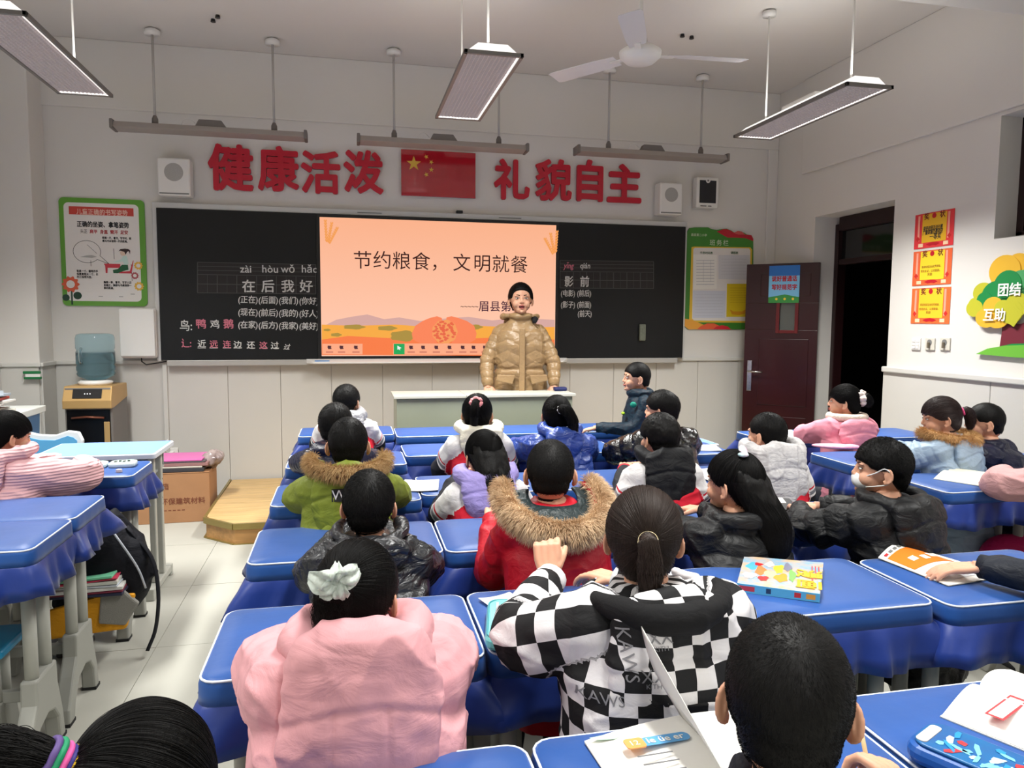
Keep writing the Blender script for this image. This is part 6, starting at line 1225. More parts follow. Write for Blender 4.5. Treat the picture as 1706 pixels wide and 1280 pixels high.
# tulle bow on the pink girl's hair
tul = mat('tulle', (236, 246, 238), 0.6, alpha=0.6, bump=0.3, bscale=120); bow = empty('tulle_bow', tuple(PK['tie'] + np.array([0.0, -0.03, 0.02]))); bow.parent = PK['root']
for a, ln, wd in ((0.45, 0.040, 0.019), (2.95, 0.045, 0.021), (1.5, 0.030, 0.012), (-1.1, 0.034, 0.013), (-2.5, 0.036, 0.014)):
    rings = []
    for t in np.linspace(0, 1, 9):
        w_ = wd * math.sin((0.10 + 0.82 * t) * math.pi) ** 0.6; c = np.array([math.cos(a), 0, math.sin(a)]) * ln * 0.98 * t; nx = np.array([-math.sin(a), 0, math.cos(a)])
        rings.append([tuple(c + nx * w_ * u + np.array([0, -0.022 * math.sin(t * math.pi) - 0.007 * math.sin(u * 6 + t * 6 + a), 0])) for u in np.linspace(-1, 1, 9)])
    b_ = MB(); b_.loft(rings, cap=False, closed=False); lo = b_.build('bow_loop', tul, bow, True); sd = lo.modifiers.new('s', 'SOLIDIFY'); sd.thickness = 0.0012
MB().ell((0, -0.006, 0), (0.008, 0.008, 0.008), 12).build('bow_knot', tul, bow, True)
# badge and printing
def plate_on(o, parent, x0, x1, z0, z1, m, name, off=0.003, n=6):
    from mathutils.bvhtree import BVHTree
    trs = [BVHTree.FromPolygons([v.co[:] for v in q.data.vertices], [p.vertices[:] for p in q.data.polygons]) for q in (o if isinstance(o, tuple) else (o,))]; rings = []
    for z in np.linspace(z0, z1, n):
        row = []
        for x in np.linspace(x0, x1, n):
            hs_ = [h[0][1] for h in (tr.ray_cast(Vector((x, -1, z)), Vector((0, 1, 0))) for tr in trs) if h[0] is not None]; row.append((x, (min(hs_) if hs_ else -0.15) - off, z))
        rings.append(row)
    b = MB(); b.loft(rings, cap=False, closed=False); return b.build(name, m, parent, True)
gz = G['N'][2]
gq = at(576, 824, y=2.53); gx, gz2 = gq[0] - G['root'].location[0], gq[2]
pl = plate_on((G['hood'], G['jacket']), G['root'], gx - 0.046, gx + 0.05, gz2 - 0.021, gz2 + 0.021, mat('badge_black', (20, 20, 22), 0.6), 'badge')
surf_text(G['hood'], 'WR', gx - 0.008, gz2, 0.046, letw, pl)
SURF[-1] = (pl,) + SURF[-1][1:]
ckh, ckj, cr, cz = CK['hood'], CK['jacket'], CK['root'], CK['N'][2]
lk = mat('coat_print_grey', (118, 118, 122), 0.8)
def ckp(px, py): q = at(px, py, y=1.17); return q[0] - CK['root'].location[0], q[2]
for o_, s_, px, py, size, m_, rz_ in ((ckh, 'KAWS', 1052, 1100, 0.032, lk, -1.45), (ckh, 'XX', 1104, 1068, 0.030, lk, 0.1), (ckh, 'KITH', 1104, 1084, 0.012, lk, 0.1), (ckh, 'XX', 1088, 1128, 0.030, lk, 0.05), (ckh, 'KITH', 1088, 1143, 0.012, lk, 0.05),
                                    (ckj, 'KAWS', 1012, 1180, 0.026, lk, 0.0), (ckj, 'XX', 1176, 1062, 0.034, lk, 0.2), (ckj, 'KITH', 1180, 1082, 0.013, lk, 0.2)):
    x, z = ckp(px, py)
    surf_text(o_, s_, x, z, size, m_, cr, rz_)
flush_surf()
# ================================================================== things on the desks and along the walls
DT = DH + 0.0140
def on_desk(px, py, z=None): return at(px, py, z=DT if z is None else z)
def slab_obj(name, corners, z, th, m, parent=None, bevel=0.0):
    c = [(float(p[0]), float(p[1])) for p in corners]; return MB().prism(c, z, z + th).build(name, m, parent, bevel=bevel)
def sheet(name, label, cat, cx, cy, w_, h_, rz, z=DT, lines=8, m=PAPER, curl=0.004, marks=True):
    r = thing(name, label, cat, (cx, cy, z), rz)
    nx, ny = 8, 8; rings = [[(x, y, 0.0012 + curl * (abs(x) / w_ * 2) ** 2) for x in np.linspace(-w_ / 2, w_ / 2, nx)] for y in np.linspace(-h_ / 2, h_ / 2, ny)]
    b = MB(); b.loft(rings, cap=False, closed=False); o = b.build('page', m, r, True); sd = o.modifiers.new('s', 'SOLIDIFY'); sd.thickness = 0.0008
    if marks:
        g = MB()
        for k in range(lines):
            y = h_ * (0.38 - 0.76 * k / max(1, lines - 1)); g.box((-w_ * 0.38, y - 0.0012, 0.0016 + curl * 0.3), (w_ * random.uniform(0.1, 0.38), y + 0.0012, 0.0022 + curl * 0.3))
        g.build('print', mat('grey_print', (110, 110, 112), 0.8), r)
    return r
# ---- comic book on the empty desk
c = (at(1240, 927, z=DT + .022)[:2], at(1372, 938, z=DT + .022)[:2], at(1366, 990, z=DT + .022)[:2], at(1228, 972, z=DT + .022)[:2])
cb = thing('comic_book', 'thick colourful comic book with yellow characters on the empty desk', 'book')
slab_obj('cover', c, DT + 0.021, 0.0016, mat('comic_cover', (214, 176, 140), 0.25, c2=(120, 176, 208), vscale=26, coat=0.3), cb)
slab_obj('pages', [(q[0] * 0.985 + sum(p[0] for p in c) / 4 * 0.015, q[1] * 0.985 + sum(p[1] for p in c) / 4 * 0.015) for q in c], DT + 0.0015, 0.0195, PAPER, cb)
slab_obj('back_cover', c, DT, 0.0015, MATS['comic_cover'], cb)
def cbp(u, v): a, b, d = np.array(c[0]), np.array(c[1]), np.array(c[3]); return a + (b - a) * u + (d - a) * v
rg = random.Random(4)
spine = MB(); a_, b_ = np.array(c[3]), np.array(c[2]); n_ = srt(np.array([(b_ - a_)[1], -(b_ - a_)[0]]))
slab_obj('spine', [a_, a_ + n_ * 0.0015, b_ + n_ * 0.0015, b_], DT, 0.0226, mat('spine_blue', (90, 170, 206), 0.3), cb)
for u0, u1, col in ((0.02, 0.22, (190, 60, 70)), (0.36, 0.42, (40, 60, 90)), (0.7, 0.78, (190, 50, 50)), (0.84, 0.95, (216, 150, 60))):
    p0, p1 = a_ + (b_ - a_) * u0 + n_ * 0.0016, a_ + (b_ - a_) * u1 + n_ * 0.0016
    MB().quad([(p0[0], p0[1], DT + 0.005), (p1[0], p1[1], DT + 0.005), (p1[0], p1[1], DT + 0.018), (p0[0], p0[1], DT + 0.018)]).build('spine_print', mat('sp_%d' % col[0] + str(col[1]), col, 0.4), cb)
for k, (u, v, ru, rv, col) in enumerate(((0.14, 0.35, 0.09, 0.13, (86, 168, 214)), (0.24, 0.5, 0.07, 0.16, (230, 130, 80)), (0.2, 0.28, 0.05, 0.06, (196, 44, 50)), (0.36, 0.62, 0.07, 0.14, (238, 190, 150)), (0.46, 0.4, 0.06, 0.16, (240, 206, 60)), (0.5, 0.7, 0.08, 0.14, (236, 150, 40)), (0.34, 0.25, 0.06, 0.1, (238, 200, 190)), (0.56, 0.3, 0.05, 0.14, (120, 120, 140)), (0.62, 0.6, 0.04, 0.2, (120, 180, 90)), (0.12, 0.72, 0.08, 0.1, (236, 236, 240)), (0.29, 0.78, 0.06, 0.08, (214, 60, 60)))):
    pts = [tuple(cbp(u + ru * (1 + 0.25 * math.sin(3 * t + k)) * math.cos(t), v + rv * (1 + 0.2 * math.cos(4 * t + k)) * math.sin(t))) for t in [2 * math.pi * q / 18 for q in range(18)]]
    slab_obj('cover_print', pts[::-1], DT + 0.0227 + 0.00012 * k, 0.0001, mat('cp_%d' % k, col, 0.3), cb)
dirx = math.atan2(*(cbp(0.7, 1) - cbp(0.7, 0))[::-1])
for s_, u, v, sz, col in (('漫', 0.70, 0.34, 0.07, (232, 176, 30)), ('画', 0.70, 0.70, 0.07, (232, 176, 30))):
    p = cbp(u, v); text(s_, (p[0], p[1], DT + 0.0245), sz, mat('title_gold', col, 0.3), 'title', cb, rot=Euler((0, 0, dirx)), ext=0.0003, bold=0.0022)
for k in range(3): p = cbp(0.86 + 0.04 * k, 0.25); q = [cbp(0.85 + 0.04 * k, 0.2), cbp(0.865 + 0.04 * k, 0.2), cbp(0.865 + 0.04 * k, 0.75 - 0.1 * k), cbp(0.85 + 0.04 * k, 0.75 - 0.1 * k)]; slab_obj('cover_line', q, DT + 0.0245, 0.0001, mat('cp_red', (200, 60, 70), 0.4), cb)
# ---- orange and white workbook under the hand
W0 = [at(1490, 920, z=DT + .012)[:2], at(1545, 917, z=DT + .012)[:2], at(1680, 962, z=DT + .004)[:2], at(1560, 972, z=DT + .004)[:2]]
ob = thing('workbook', 'open orange and white workbook under the navy sleeved hand', 'book')
a, b, c_, d = [np.array(q, float) for q in (at(1463, 931, z=DT)[:2], at(1520, 914, z=DT)[:2], at(1680, 962, z=DT)[:2], at(1580, 978, z=DT)[:2])]
def wq(u, v): return (a * (1 - u) + b * u) * (1 - v) + (d * (1 - u) + c_ * u) * v
def wz(u, v): return DT + 0.004 + 0.03 * math.sin(min(1, u * 1.1) * math.pi) * (1 - v) * 0.9
def wsheet(name, u0, u1, v0, v1, dz, m):
    bq_ = MB(); bq_.loft([[(*wq(u, v), wz(u, v) + dz) for u in np.linspace(u0, u1, 9)] for v in np.linspace(v0, v1, 9)], cap=False, closed=False); o = bq_.build(name, m, ob, True); return o
for k in range(3): wsheet('page', 0, 1, 0, 1, -0.0012 * k, PAPER)
wsheet('orange_field', 0.04, 0.9, 0.12, 0.52, 0.0012, mat('book_orange', (232, 122, 40), 0.35)); wsheet('grey_field', 0.1, 0.95, 0.58, 0.9, 0.0012, mat('book_grey', (206, 208, 212), 0.5))
for k, (u, v) in enumerate(((0.06, 0.05), (0.17, 0.05), (0.28, 0.05), (0.39, 0.05), (0.5, 0.05))): wsheet('title_block', u, u + 0.07, v, v + 0.04, 0.0016, REDINK if k == 0 else GREYP)
for (u, v) in ((0.22, 0.3), (0.42, 0.34), (0.62, 0.3)): wsheet('white_print', u, u + 0.12, v, v + 0.09, 0.0018, PAPER)
# ---- pencil cases
pcx = thing('pencil_case', 'mint green translucent pencil case beside the checkered sleeve', 'pencil case', (0.352, 1.60, DT), math.radians(-12))
mint = mat('mint_case', (120, 206, 204), 0.25, c2=(150, 222, 218), vscale=10, spec=0.6)
MB().prism(rrect(-0.052, -0.115, 0.052, 0.115, 0.03), 0.0, 0.028).build('body', mint, pcx, bevel=0.008)
MB().prism(rrect(-0.043, -0.105, 0.043, 0.105, 0.026), 0.0282, 0.031).build('window', mat('mint_window', (136, 186, 214), 0.15, c2=(110, 210, 190), vscale=9), pcx, bevel=0.002)
q = rrect(-0.0475, -0.11, 0.0475, 0.11, 0.028, 6); MB().tube([(x, y, 0.029) for x, y in q] + [(q[0][0], q[0][1], 0.029)], 0.0022, 6).build('zip', mat('mint_zip', (70, 150, 160), 0.4), pcx, True)
for k in range(3): MB().box((-0.03 + 0.02 * k, -0.08, 0.031), (-0.024 + 0.02 * k, 0.085, 0.0325)).build('pen_outline', mat('mint_pen', (160, 214, 226), 0.3), pcx)
p0 = at(1600, 1235, z=DT); bc = thing('pencil_case', 'blue hard pencil case with pale robot-like shapes in the last row', 'pencil case', (float(at(1628, 1246, z=DT + .04)[0]), float(at(1628, 1246, z=DT + .04)[1]) - 0.01, DT), math.radians(26)); bc.scale = (0.86, 0.86, 0.9)
bl = mat('case_blue', (30, 84, 160), 0.3, coat=0.3)
MB().prism(rrect(-0.062, -0.115, 0.062, 0.115, 0.035), 0, 0.034).build('body', bl, bc, bevel=0.012)
MB().prism(rrect(-0.053, -0.105, 0.053, 0.105, 0.03), 0.0345, 0.040).build('lid', mat('case_teal', (24, 104, 160), 0.3, c2=(40, 90, 150), vscale=20, coat=0.3), bc, bevel=0.006)
rg = random.Random(9)
for k in range(26):
    x, y = rg.uniform(-0.036, 0.036), rg.uniform(-0.085, 0.07); an = rg.uniform(0, 3.1); w_, l_ = rg.uniform(0.004, 0.009), rg.uniform(0.008, 0.022)
    pts = [(x + l_ * ca * math.cos(an) - w_ * sa * math.sin(an), y + l_ * ca * math.sin(an) + w_ * sa * math.cos(an)) for ca, sa in ((1, 0.4), (0.3, 1), (-1, 0.5), (-0.6, -0.9), (0.8, -0.8))]
    MB().prism(pts, 0.0402, 0.0412 + 0.0003 * (k % 4)).build('raised_shape', [mat('rs0', (120, 196, 226), 0.3), mat('rs1', (206, 222, 236), 0.3), mat('rs2', (196, 56, 64), 0.3), mat('rs3', (46, 140, 200), 0.3)][(0, 1, 0, 3, 2, 0, 1, 3)[k % 8]], bc, bevel=0.001)
MB().prism(rrect(-0.045, 0.078, 0.03, 0.098, 0.008), 0.0402, 0.042).build('name_strip', mat('rs4', (226, 216, 206), 0.3), bc)
pk = thing('pencil_case', 'white pencil case lying open on the left desk', 'pencil case', (-1.105, 3.80, DT), math.radians(4)); pk.scale = (1.15, 1.15, 1.15)
wcase = mat('case_white_mint', (206, 220, 216), 0.4)
MB().prism(rrect(-0.105, -0.04, -0.004, 0.05, 0.022), 0, 0.018).build('left_half', wcase, pk, bevel=0.006); MB().prism(rrect(0.004, -0.04, 0.105, 0.05, 0.022), 0, 0.018).build('right_half', wcase, pk, bevel=0.006)
for x in (-0.055, 0.055): MB().prism(rrect(x - 0.04, -0.03, x + 0.04, 0.04, 0.016), 0.0182, 0.0195).build('tray', mat('case_mint', (178, 206, 196), 0.5), pk)
for k in range(4): MB().box((0.025 + 0.016 * k, -0.015 + 0.01 * (k % 2), 0.0195), (0.034 + 0.016 * k, 0.006, 0.024)).build('stationery_piece', [GREYP, BLACK][k % 2], pk)
tag(MB().lathe([(0.014, 0), (0.013, 0.012), (0.006, 0.014)], k=16).build('round_sharpener', mat('sharpener', (196, 186, 190), 0.4), loc=(-1.02, 3.66, DT)), 'small round pale sharpener in front of the open pencil case', 'sharpener')
# ---- sheets and books
sheet('test_paper', 'printed exercise sheet on the desk right of the green coat', 'paper', 0.30, 3.12, 0.15, 0.21, math.radians(-8), lines=9)
sheet('sheet_of_paper', 'white sheet on the desk behind the black hooded boy', 'paper', 1.62, 3.10, 0.17, 0.24, 0.1, marks=False)
sheet('sheet_of_paper', 'white sheet on the desk left of the shiny blue coat', 'paper', 0.86, 4.02, 0.16, 0.22, 0.2, marks=False)
sheet('sheet_of_paper', 'white sheet under the elbow of the glossy black jacket', 'paper', 1.93, 3.78, 0.17, 0.2, -0.3, marks=False)
sheet('sheet_of_paper', 'white sheet between the pale blue and red jackets', 'paper', 0.66, 3.06, 0.16, 0.14, 0.1, marks=False)
sheet('sheet_of_paper', 'small corner of white paper behind the mint pencil case', 'paper', 0.37, 1.77, 0.09, 0.08, 0.3, marks=False)
sheet('sheet_of_paper', 'white paper in front of the pink quilted sleeve', 'paper', -1.27, 3.80, 0.12, 0.14, 0.4, marks=False)
sheet('sheet_of_paper', 'white sheet on the front desk left of the standing boy', 'paper', 1.36, 4.62, 0.18, 0.13, 0.1, marks=False)
def open_book(label, cx, cy, w_, h_, rz, z=DT, hump=0.014, curl_l=False, m=PAPER):
    r = thing('open_book', label, 'book', (cx, cy, z), rz)
    for s in (-1, 1):
        for k in range(3):
            rings = [[(s * x, y, 0.003 + hump * math.sin(min(1.0, (x / w_) ** 0.6) * math.pi) * (1 - 0.15 * k) + 0.004 * (1 - x / w_) - 0.001 * k) for x in np.linspace(0.0, w_, 12)] for y in np.linspace(-h_ / 2, h_ / 2, 6)]
            b = MB(); b.loft(rings, cap=False, closed=False); b.build('page', m, r, True)
    g = MB()
    for s in (-1, 1):
        for k in range(10):
            y = h_ * (0.4 - 0.085 * k); x0, x1 = 0.3 * w_, w_ * random.uniform(0.6, 0.92); zz = 0.006 + hump
            g.box((s * x0 if s > 0 else -x1, y - 0.001, zz * 0.62), (x1 if s > 0 else -x0, y + 0.001, zz * 0.62 + 0.0004))
    MB().box((-w_ - 0.003, -h_ / 2 - 0.002, 0), (w_ + 0.003, h_ / 2 + 0.002, 0.002)).build('cover', mat('book_cover_pale', (196, 200, 196), 0.5), r)
    return r
open_book('open exercise book with cream pages on the desk next to the right aisle', 2.77, 2.80, 0.16, 0.22, math.radians(28), hump=0.02, m=mat('cream_page', (232, 228, 206), 0.8))
tbk = open_book('open textbook with blank margins in the last row at the right edge', 1.215, 1.03, 0.15, 0.24, math.radians(24), hump=0.022)
slab_obj('red_heading', [(-0.13, 0.03), (-0.02, 0.03), (-0.02, 0.06), (-0.13, 0.06)], 0.0272, 0.0004, mat('heading_red', (206, 60, 66), 0.5), tbk)
slab_obj('heading_field', [(-0.125, 0.034), (-0.03, 0.034), (-0.03, 0.056), (-0.125, 0.056)], 0.0278, 0.0003, PAPER, tbk)
open_book('closed stack of white pages in front of the rose pink coat', 2.60, 4.10, 0.10, 0.17, math.radians(70), hump=0.03)
# textbook with a raised page in the last row
tb = thing('textbook', 'open textbook with one page standing up, in front of the checkered coat', 'book', (0.555, 1.01, DT), math.radians(3))
rings = [[(x, y, 0.004 + 0.02 * math.sin((x + 0.17) / 0.17 * 1.4)) for x in np.linspace(-0.17, 0.0, 12)] for y in np.linspace(-0.12, 0.13, 8)]
for k in range(4): b = MB(); b.loft([[(x, y, z - 0.001 * k) for x, y, z in q] for q in rings], cap=False, closed=False); b.build('page', PAPER, tb, True)
rings = [[(x, y, 0.024 - 0.10 * max(0, x) + 0.006 * math.sin(x * 18)) for x in np.linspace(0.0, 0.17, 12)] for y in np.linspace(-0.12, 0.13, 8)]
for k in range(3): b = MB(); b.loft([[(x, y, max(0.003, z - 0.001 * k)) for x, y, z in q] for q in rings], cap=False, closed=False); b.build('page', PAPER, tb, True)
rings = [[(0.005 - 0.05 * t ** 1.5 - 0.02 * math.sin(t * 3), y + 0.05 * t, 0.024 + 0.145 * t * (0.35 + 0.65 * (y + 0.12) / 0.25)) for t in np.linspace(0, 1, 12)] for y in np.linspace(-0.12, 0.13, 9)]
b = MB(); b.loft(rings, cap=False, closed=False); o = b.build('raised_page', mat('page_grey', (216, 216, 210), 0.75), tb, True); sd = o.modifiers.new('s', 'SOLIDIFY'); sd.thickness = 0.0008
MB().prism(rrect(-0.10, 0.055, -0.012, 0.078, 0.011), 0.0262, 0.0268).build('heading_bar', mat('bar_blue', (92, 160, 214), 0.4), tb)
MB().prism(rrect(-0.125, 0.053, -0.092, 0.080, 0.006), 0.0255, 0.0274).build('heading_icon', mat('icon_orange', (230, 160, 90), 0.4), tb)
text('12', (-0.119, 0.060, 0.0278), 0.018, PAPER, 'print', tb, rot=Euler((0, 0, 0)), ext=0.0002); text('ie üe er', (-0.088, 0.060, 0.0275), 0.021, PAPER, 'print', tb, rot=Euler((0, 0, 0)), ext=0.0002, bold=0.0004)
slab_obj('leaf_print', [(-0.165, 0.122), (-0.12, 0.126), (-0.10, 0.118), (-0.125, 0.108), (-0.15, 0.112)], 0.0125, 0.0003, mat('leaf_pale', (176, 206, 186), 0.6), tb)
for k in range(4): MB().box((-0.12, 0.03 - 0.022 * k, 0.0262), (-0.06, 0.033 - 0.022 * k, 0.0266)).build('print_line', mat('grey_print', (110, 110, 112), 0.8), tb)
# folders by the black jackets
fd = thing('black_folder', 'black edged folder with white sheets between the two black down jackets', 'folder', (1.50, 2.50, DT), math.radians(-22))
MB().box((-0.13, -0.09, 0), (0.13, 0.09, 0.006)).build('blue_sheet', mat('folder_blue', (60, 150, 190), 0.4), fd, bevel=0.001); MB().box((-0.12, -0.08, 0.0065), (0.125, 0.085, 0.012)).build('page', PAPER, fd); MB().box((-0.13, -0.095, 0.0125), (0.14, 0.09, 0.024)).build('case', BLACK, fd, bevel=0.005)
MB().box((-0.12, 0.0, 0.0242), (0.11, 0.08, 0.0262)).build('label', PAPER, fd)
for k in range(5): MB().box((-0.10 + 0.04 * k, 0.02, 0.0264), (-0.08 + 0.04 * k, 0.06, 0.0268)).build('label_print', INK, fd)
# pink cloth hat
hp_ = (float(at(1392, 748, z=DT)[0]), float(at(1392, 748, z=DT)[1]))
tag(link('pink_cloth_bag', remesh(MB().ell((0, 0, 0.014), (0.13, 0.055, 0.014), 18, (0, 0, -0.5)).ell((0.06, -0.04, 0.016), (0.06, 0.035, 0.015), 14), 0.006, 3), fabric('pink_bag', (222, 150, 172), 0.6), None, True, loc=(hp_[0], hp_[1], DT)), 'flat pale pink cloth pouch on the desk in front of the rose coat', 'pouch')
tag(MB().tube([(0, 0, 0.0), (0.012, 0.05, 0.075)], [0.0035, 0.0035], 8).build('pencil', mat('pencil_cream', (226, 206, 160), 0.5), None, True, loc=tuple(Matrix.Translation(FB['root'].location) @ Matrix.Rotation(FB['root'].rotation_euler[2], 4, 'Z') @ Vector((0.188, 0.20, 0.825)))), 'pale pencil held by the boy with short hair in the last row', 'pencil')
# ---- water dispenser
wd = thing('water_dispenser', 'gold and black water dispenser standing in the left corner', 'water dispenser', (-1.86, 6.18, 0), math.radians(-3))
gold = mat('dispenser_gold', (196, 160, 104), 0.35, 0.35); side_ = mat('dispenser_side', (120, 116, 112), 0.4, 0.2)
w2, d2 = 0.165, 0.17
MB().box((-w2, -d2 + 0.01, 0.0), (w2, d2, 0.955)).build('body', side_, wd, bevel=0.012)
MB().loft([[(-w2 - 0.003, -d2 - 0.02, 0.80), (w2 - 0.003 + 0.006, -d2 - 0.02, 0.80), (w2 + 0.003, -d2 + 0.02, 0.80), (-w2 - 0.003, -d2 + 0.02, 0.80)], [(-w2 - 0.003, -d2 - 0.02, 0.86), (w2 + 0.003, -d2 - 0.02, 0.86), (w2 + 0.003, d2, 0.86), (-w2 - 0.003, d2, 0.86)], [(-w2, -d2 + 0.02, 0.965), (w2, -d2 + 0.02, 0.965), (w2, d2, 0.965), (-w2, d2, 0.965)]]).build('head', gold, wd, bevel=0.006)
MB().loft([[(-0.10, -d2 - 0.019, 0.877), (0.10, -d2 - 0.019, 0.877), (0.10, -d2 + 0.006, 0.945), (-0.10, -d2 + 0.006, 0.945)], [(-0.10, -d2 + 0.0, 0.872), (0.10, -d2 + 0.0, 0.872), (0.10, -d2 + 0.034, 0.94), (-0.10, -d2 + 0.034, 0.94)]]).build('control_panel', BLACK, wd, bevel=0.003)
for x in (-0.015, 0.003, 0.021): MB().cyl((x, -d2 - 0.009, 0.91), (x, -d2 + 0.0, 0.91), 0.004, k=10).build('button', mat('led_white', (235, 235, 240), 0.3, emit=1.0), wd)
MB().box((-w2 + 0.015, -d2 + 0.003, 0.12), (w2 - 0.015, -d2 + 0.0095, 0.79)).build('dark_door', mat('dispenser_glass', (14, 12, 12), 0.25, spec=0.35), wd, bevel=0.004)
MB().tube([(-0.11, -d2 - 0.004, 0.73), (0, -d2 - 0.02, 0.74), (0.11, -d2 - 0.004, 0.73)], 0.014, 8, flat=0.6).build('trim_arc', mat('copper', (120, 72, 56), 0.35, 0.6), wd, True)
MB().box((w2 - 0.06, -d2 - 0.002, 0.12), (w2 - 0.02, -d2 + 0.004, 0.70)).build('gold_strip', gold, wd, bevel=0.003)
MB().lathe([(0.11, 0.965), (0.12, 0.985), (0.10, 1.0)], k=28).build('bottle_seat', WHITE, wd, True)
bt = thing('water_bottle', 'large transparent blue water bottle upside down on the dispenser', 'bottle', (-1.86, 6.20, 1.0))
wat = mat('blue_polycarbonate', (196, 226, 236), 0.06, trans=0.92, spec=0.5, ior=1.2)
MB().lathe([(0.03, -0.02), (0.06, 0.0), (0.125, 0.03), (0.132, 0.05), (0.124, 0.062), (0.132, 0.075), (0.133, 0.10), (0.125, 0.112), (0.133, 0.125), (0.133, 0.21), (0.126, 0.225), (0.133, 0.24), (0.133, 0.315), (0.125, 0.34), (0.10, 0.35), (0.03, 0.345)], k=36).build('shell', wat, bt, True)
MB().lathe([(0.02, 0.0), (0.05, 0.004), (0.12, 0.034), (0.126, 0.06), (0.126, 0.20), (0.02, 0.201)], k=30).build('water', mat('water', (190, 224, 234), 0.04, trans=0.93, ior=1.15), bt, True)
MB().tube([(-0.06, -0.118, 0.24), (-0.06, -0.15, 0.225), (-0.06, -0.15, 0.15), (-0.06, -0.122, 0.13)], 0.011, 10).build('handle', wat, bt, True)
# ---- box and folders, socket
bx = thing('cardboard_box', 'brown printed cardboard box on the floor by the front wall', 'box', (-1.20, 5.86, 0), math.radians(2))
card = mat('cardboard', (166, 122, 86), 0.8, vary=0.05, vscale=6, bump=0.05, bscale=30)
MB().box((-0.27, -0.2, 0), (0.21, 0.2, 0.36)).build('carton', card, bx, bevel=0.003)
MB().box((-0.27, -0.202, 0.3601), (0.21, 0.0, 0.364)).box((-0.27, 0.0, 0.3601), (0.21, 0.202, 0.364)).build('flap', card, bx)
cin = mat('carton_ink', (120, 66, 48), 0.9)
text('环保建筑材料', (-0.12, -0.2015, 0.14), 0.05, cin, 'print', bx, rot=FRONT, ext=0.0003, bold=0.0006); [MB().box((-0.10 + 0.03 * k, -0.2012, 0.09), (-0.08 + 0.03 * k, -0.2005, 0.096)).build('print_mark', cin, bx) for k in range(5)]; text('箱', (-0.11, -0.2015, 0.25), 0.05, cin, 'print', bx, rot=FRONT, ext=0.0003)
for k, (c1, w_, th, dx) in enumerate((((60, 60, 66), 0.40, 0.03, 0.0), ((206, 200, 190), 0.36, 0.012, 0.01), ((150, 110, 110), 0.40, 0.025, 0.03), ((84, 78, 84), 0.38, 0.012, 0.02), ((214, 104, 172), 0.40, 0.012, -0.01))):
    z0 = 0.366 + sum((0.03, 0.012, 0.025, 0.012, 0.012)[:k])
    tag(MB().box((-w_ / 2, -0.19, 0), (w_ / 2, 0.13, th - 0.001)).build('folder', mat('folder_%d' % k, c1, 0.35), bevel=0.003, loc=(-1.22 + dx, 5.86, z0)), ('flat dark folder at the bottom of the pile on the cardboard box', 'thin pale folder second from the bottom on the cardboard box', 'thick dusty red folder in the middle of the pile on the box', 'thin dark folder right under the pink one', 'shiny pink folder on top of the pile on the cardboard box')[k], 'folder', 'folders piled on the box')
bg = MB(); rgn = np.random.default_rng(3)
for k in range(9): bg.ell((rgn.uniform(-0.03, 0.03), rgn.uniform(-0.1, 0.12), rgn.uniform(0.02, 0.09)), (0.05, 0.06, 0.03), 10, (rgn.uniform(-1, 1), rgn.uniform(-1, 1), 0))
tag(link('plastic_bag', remesh(bg, 0.009, 1, lambda P, n: 0.014 * (1 - np.abs(vnoise(P * 22, 3))) ** 3), mat('crumpled_plastic', (176, 160, 156), 0.25, c2=(120, 104, 104), vscale=12, coat=0.5), None, True, loc=(-0.99, 5.86, 0.366)), 'crumpled clear plastic bag at the right end of the folder pile', 'bag')
sk = thing('wall_socket', 'white wall socket with a plugged cable above the cardboard box', 'socket', (-1.40, 6.478, 0.36))
MB().box((-0.04, -0.012, -0.055), (0.045, 0, 0.055)).build('plate', WHITE, sk, bevel=0.004); MB().box((-0.015, -0.06, -0.03), (0.02, -0.012, 0.03)).build('plug', WHITE, sk, bevel=0.006)
MB().tube(catmull([(0.0, -0.05, 0.0), (-0.03, -0.09, 0.05), (-0.02, -0.06, 0.13), (-0.08, -0.08, 0.05), (-0.2, -0.05, -0.1), (-0.35, -0.03, -0.2)], 5), 0.005, 8).build('cable', WHITE, sk, True)
s2 = thing('wall_socket', 'white double wall socket low on the front wall right of the pupils', 'socket', tuple(float(v) for v in at(1146, 721, y=6.482)))
MB().box((-0.05, -0.01, -0.04), (0.05, 0, 0.04)).build('plate', WHITE, s2, bevel=0.004)
for x in (-0.022, 0.022): MB().box((x - 0.006, -0.0115, -0.015), (x + 0.006, -0.0095, 0.012)).build('socket_hole', BLACK, s2)
gc = thing('rail_clip', 'small green and white clip on the rail of the left pilaster', 'clip', (-2.27, 6.17, 1.02))
MB().box((-0.075, -0.012, 0.03), (0.04, 0.014, 0.05)).box((-0.07, -0.012, -0.01), (0.045, 0.014, 0.008)).build('green_bar', mat('clip_green', (24, 112, 62), 0.5), gc, bevel=0.004); MB().box((-0.06, -0.008, 0.008), (0.04, 0.012, 0.03)).build('white_bar', WHITE, gc)
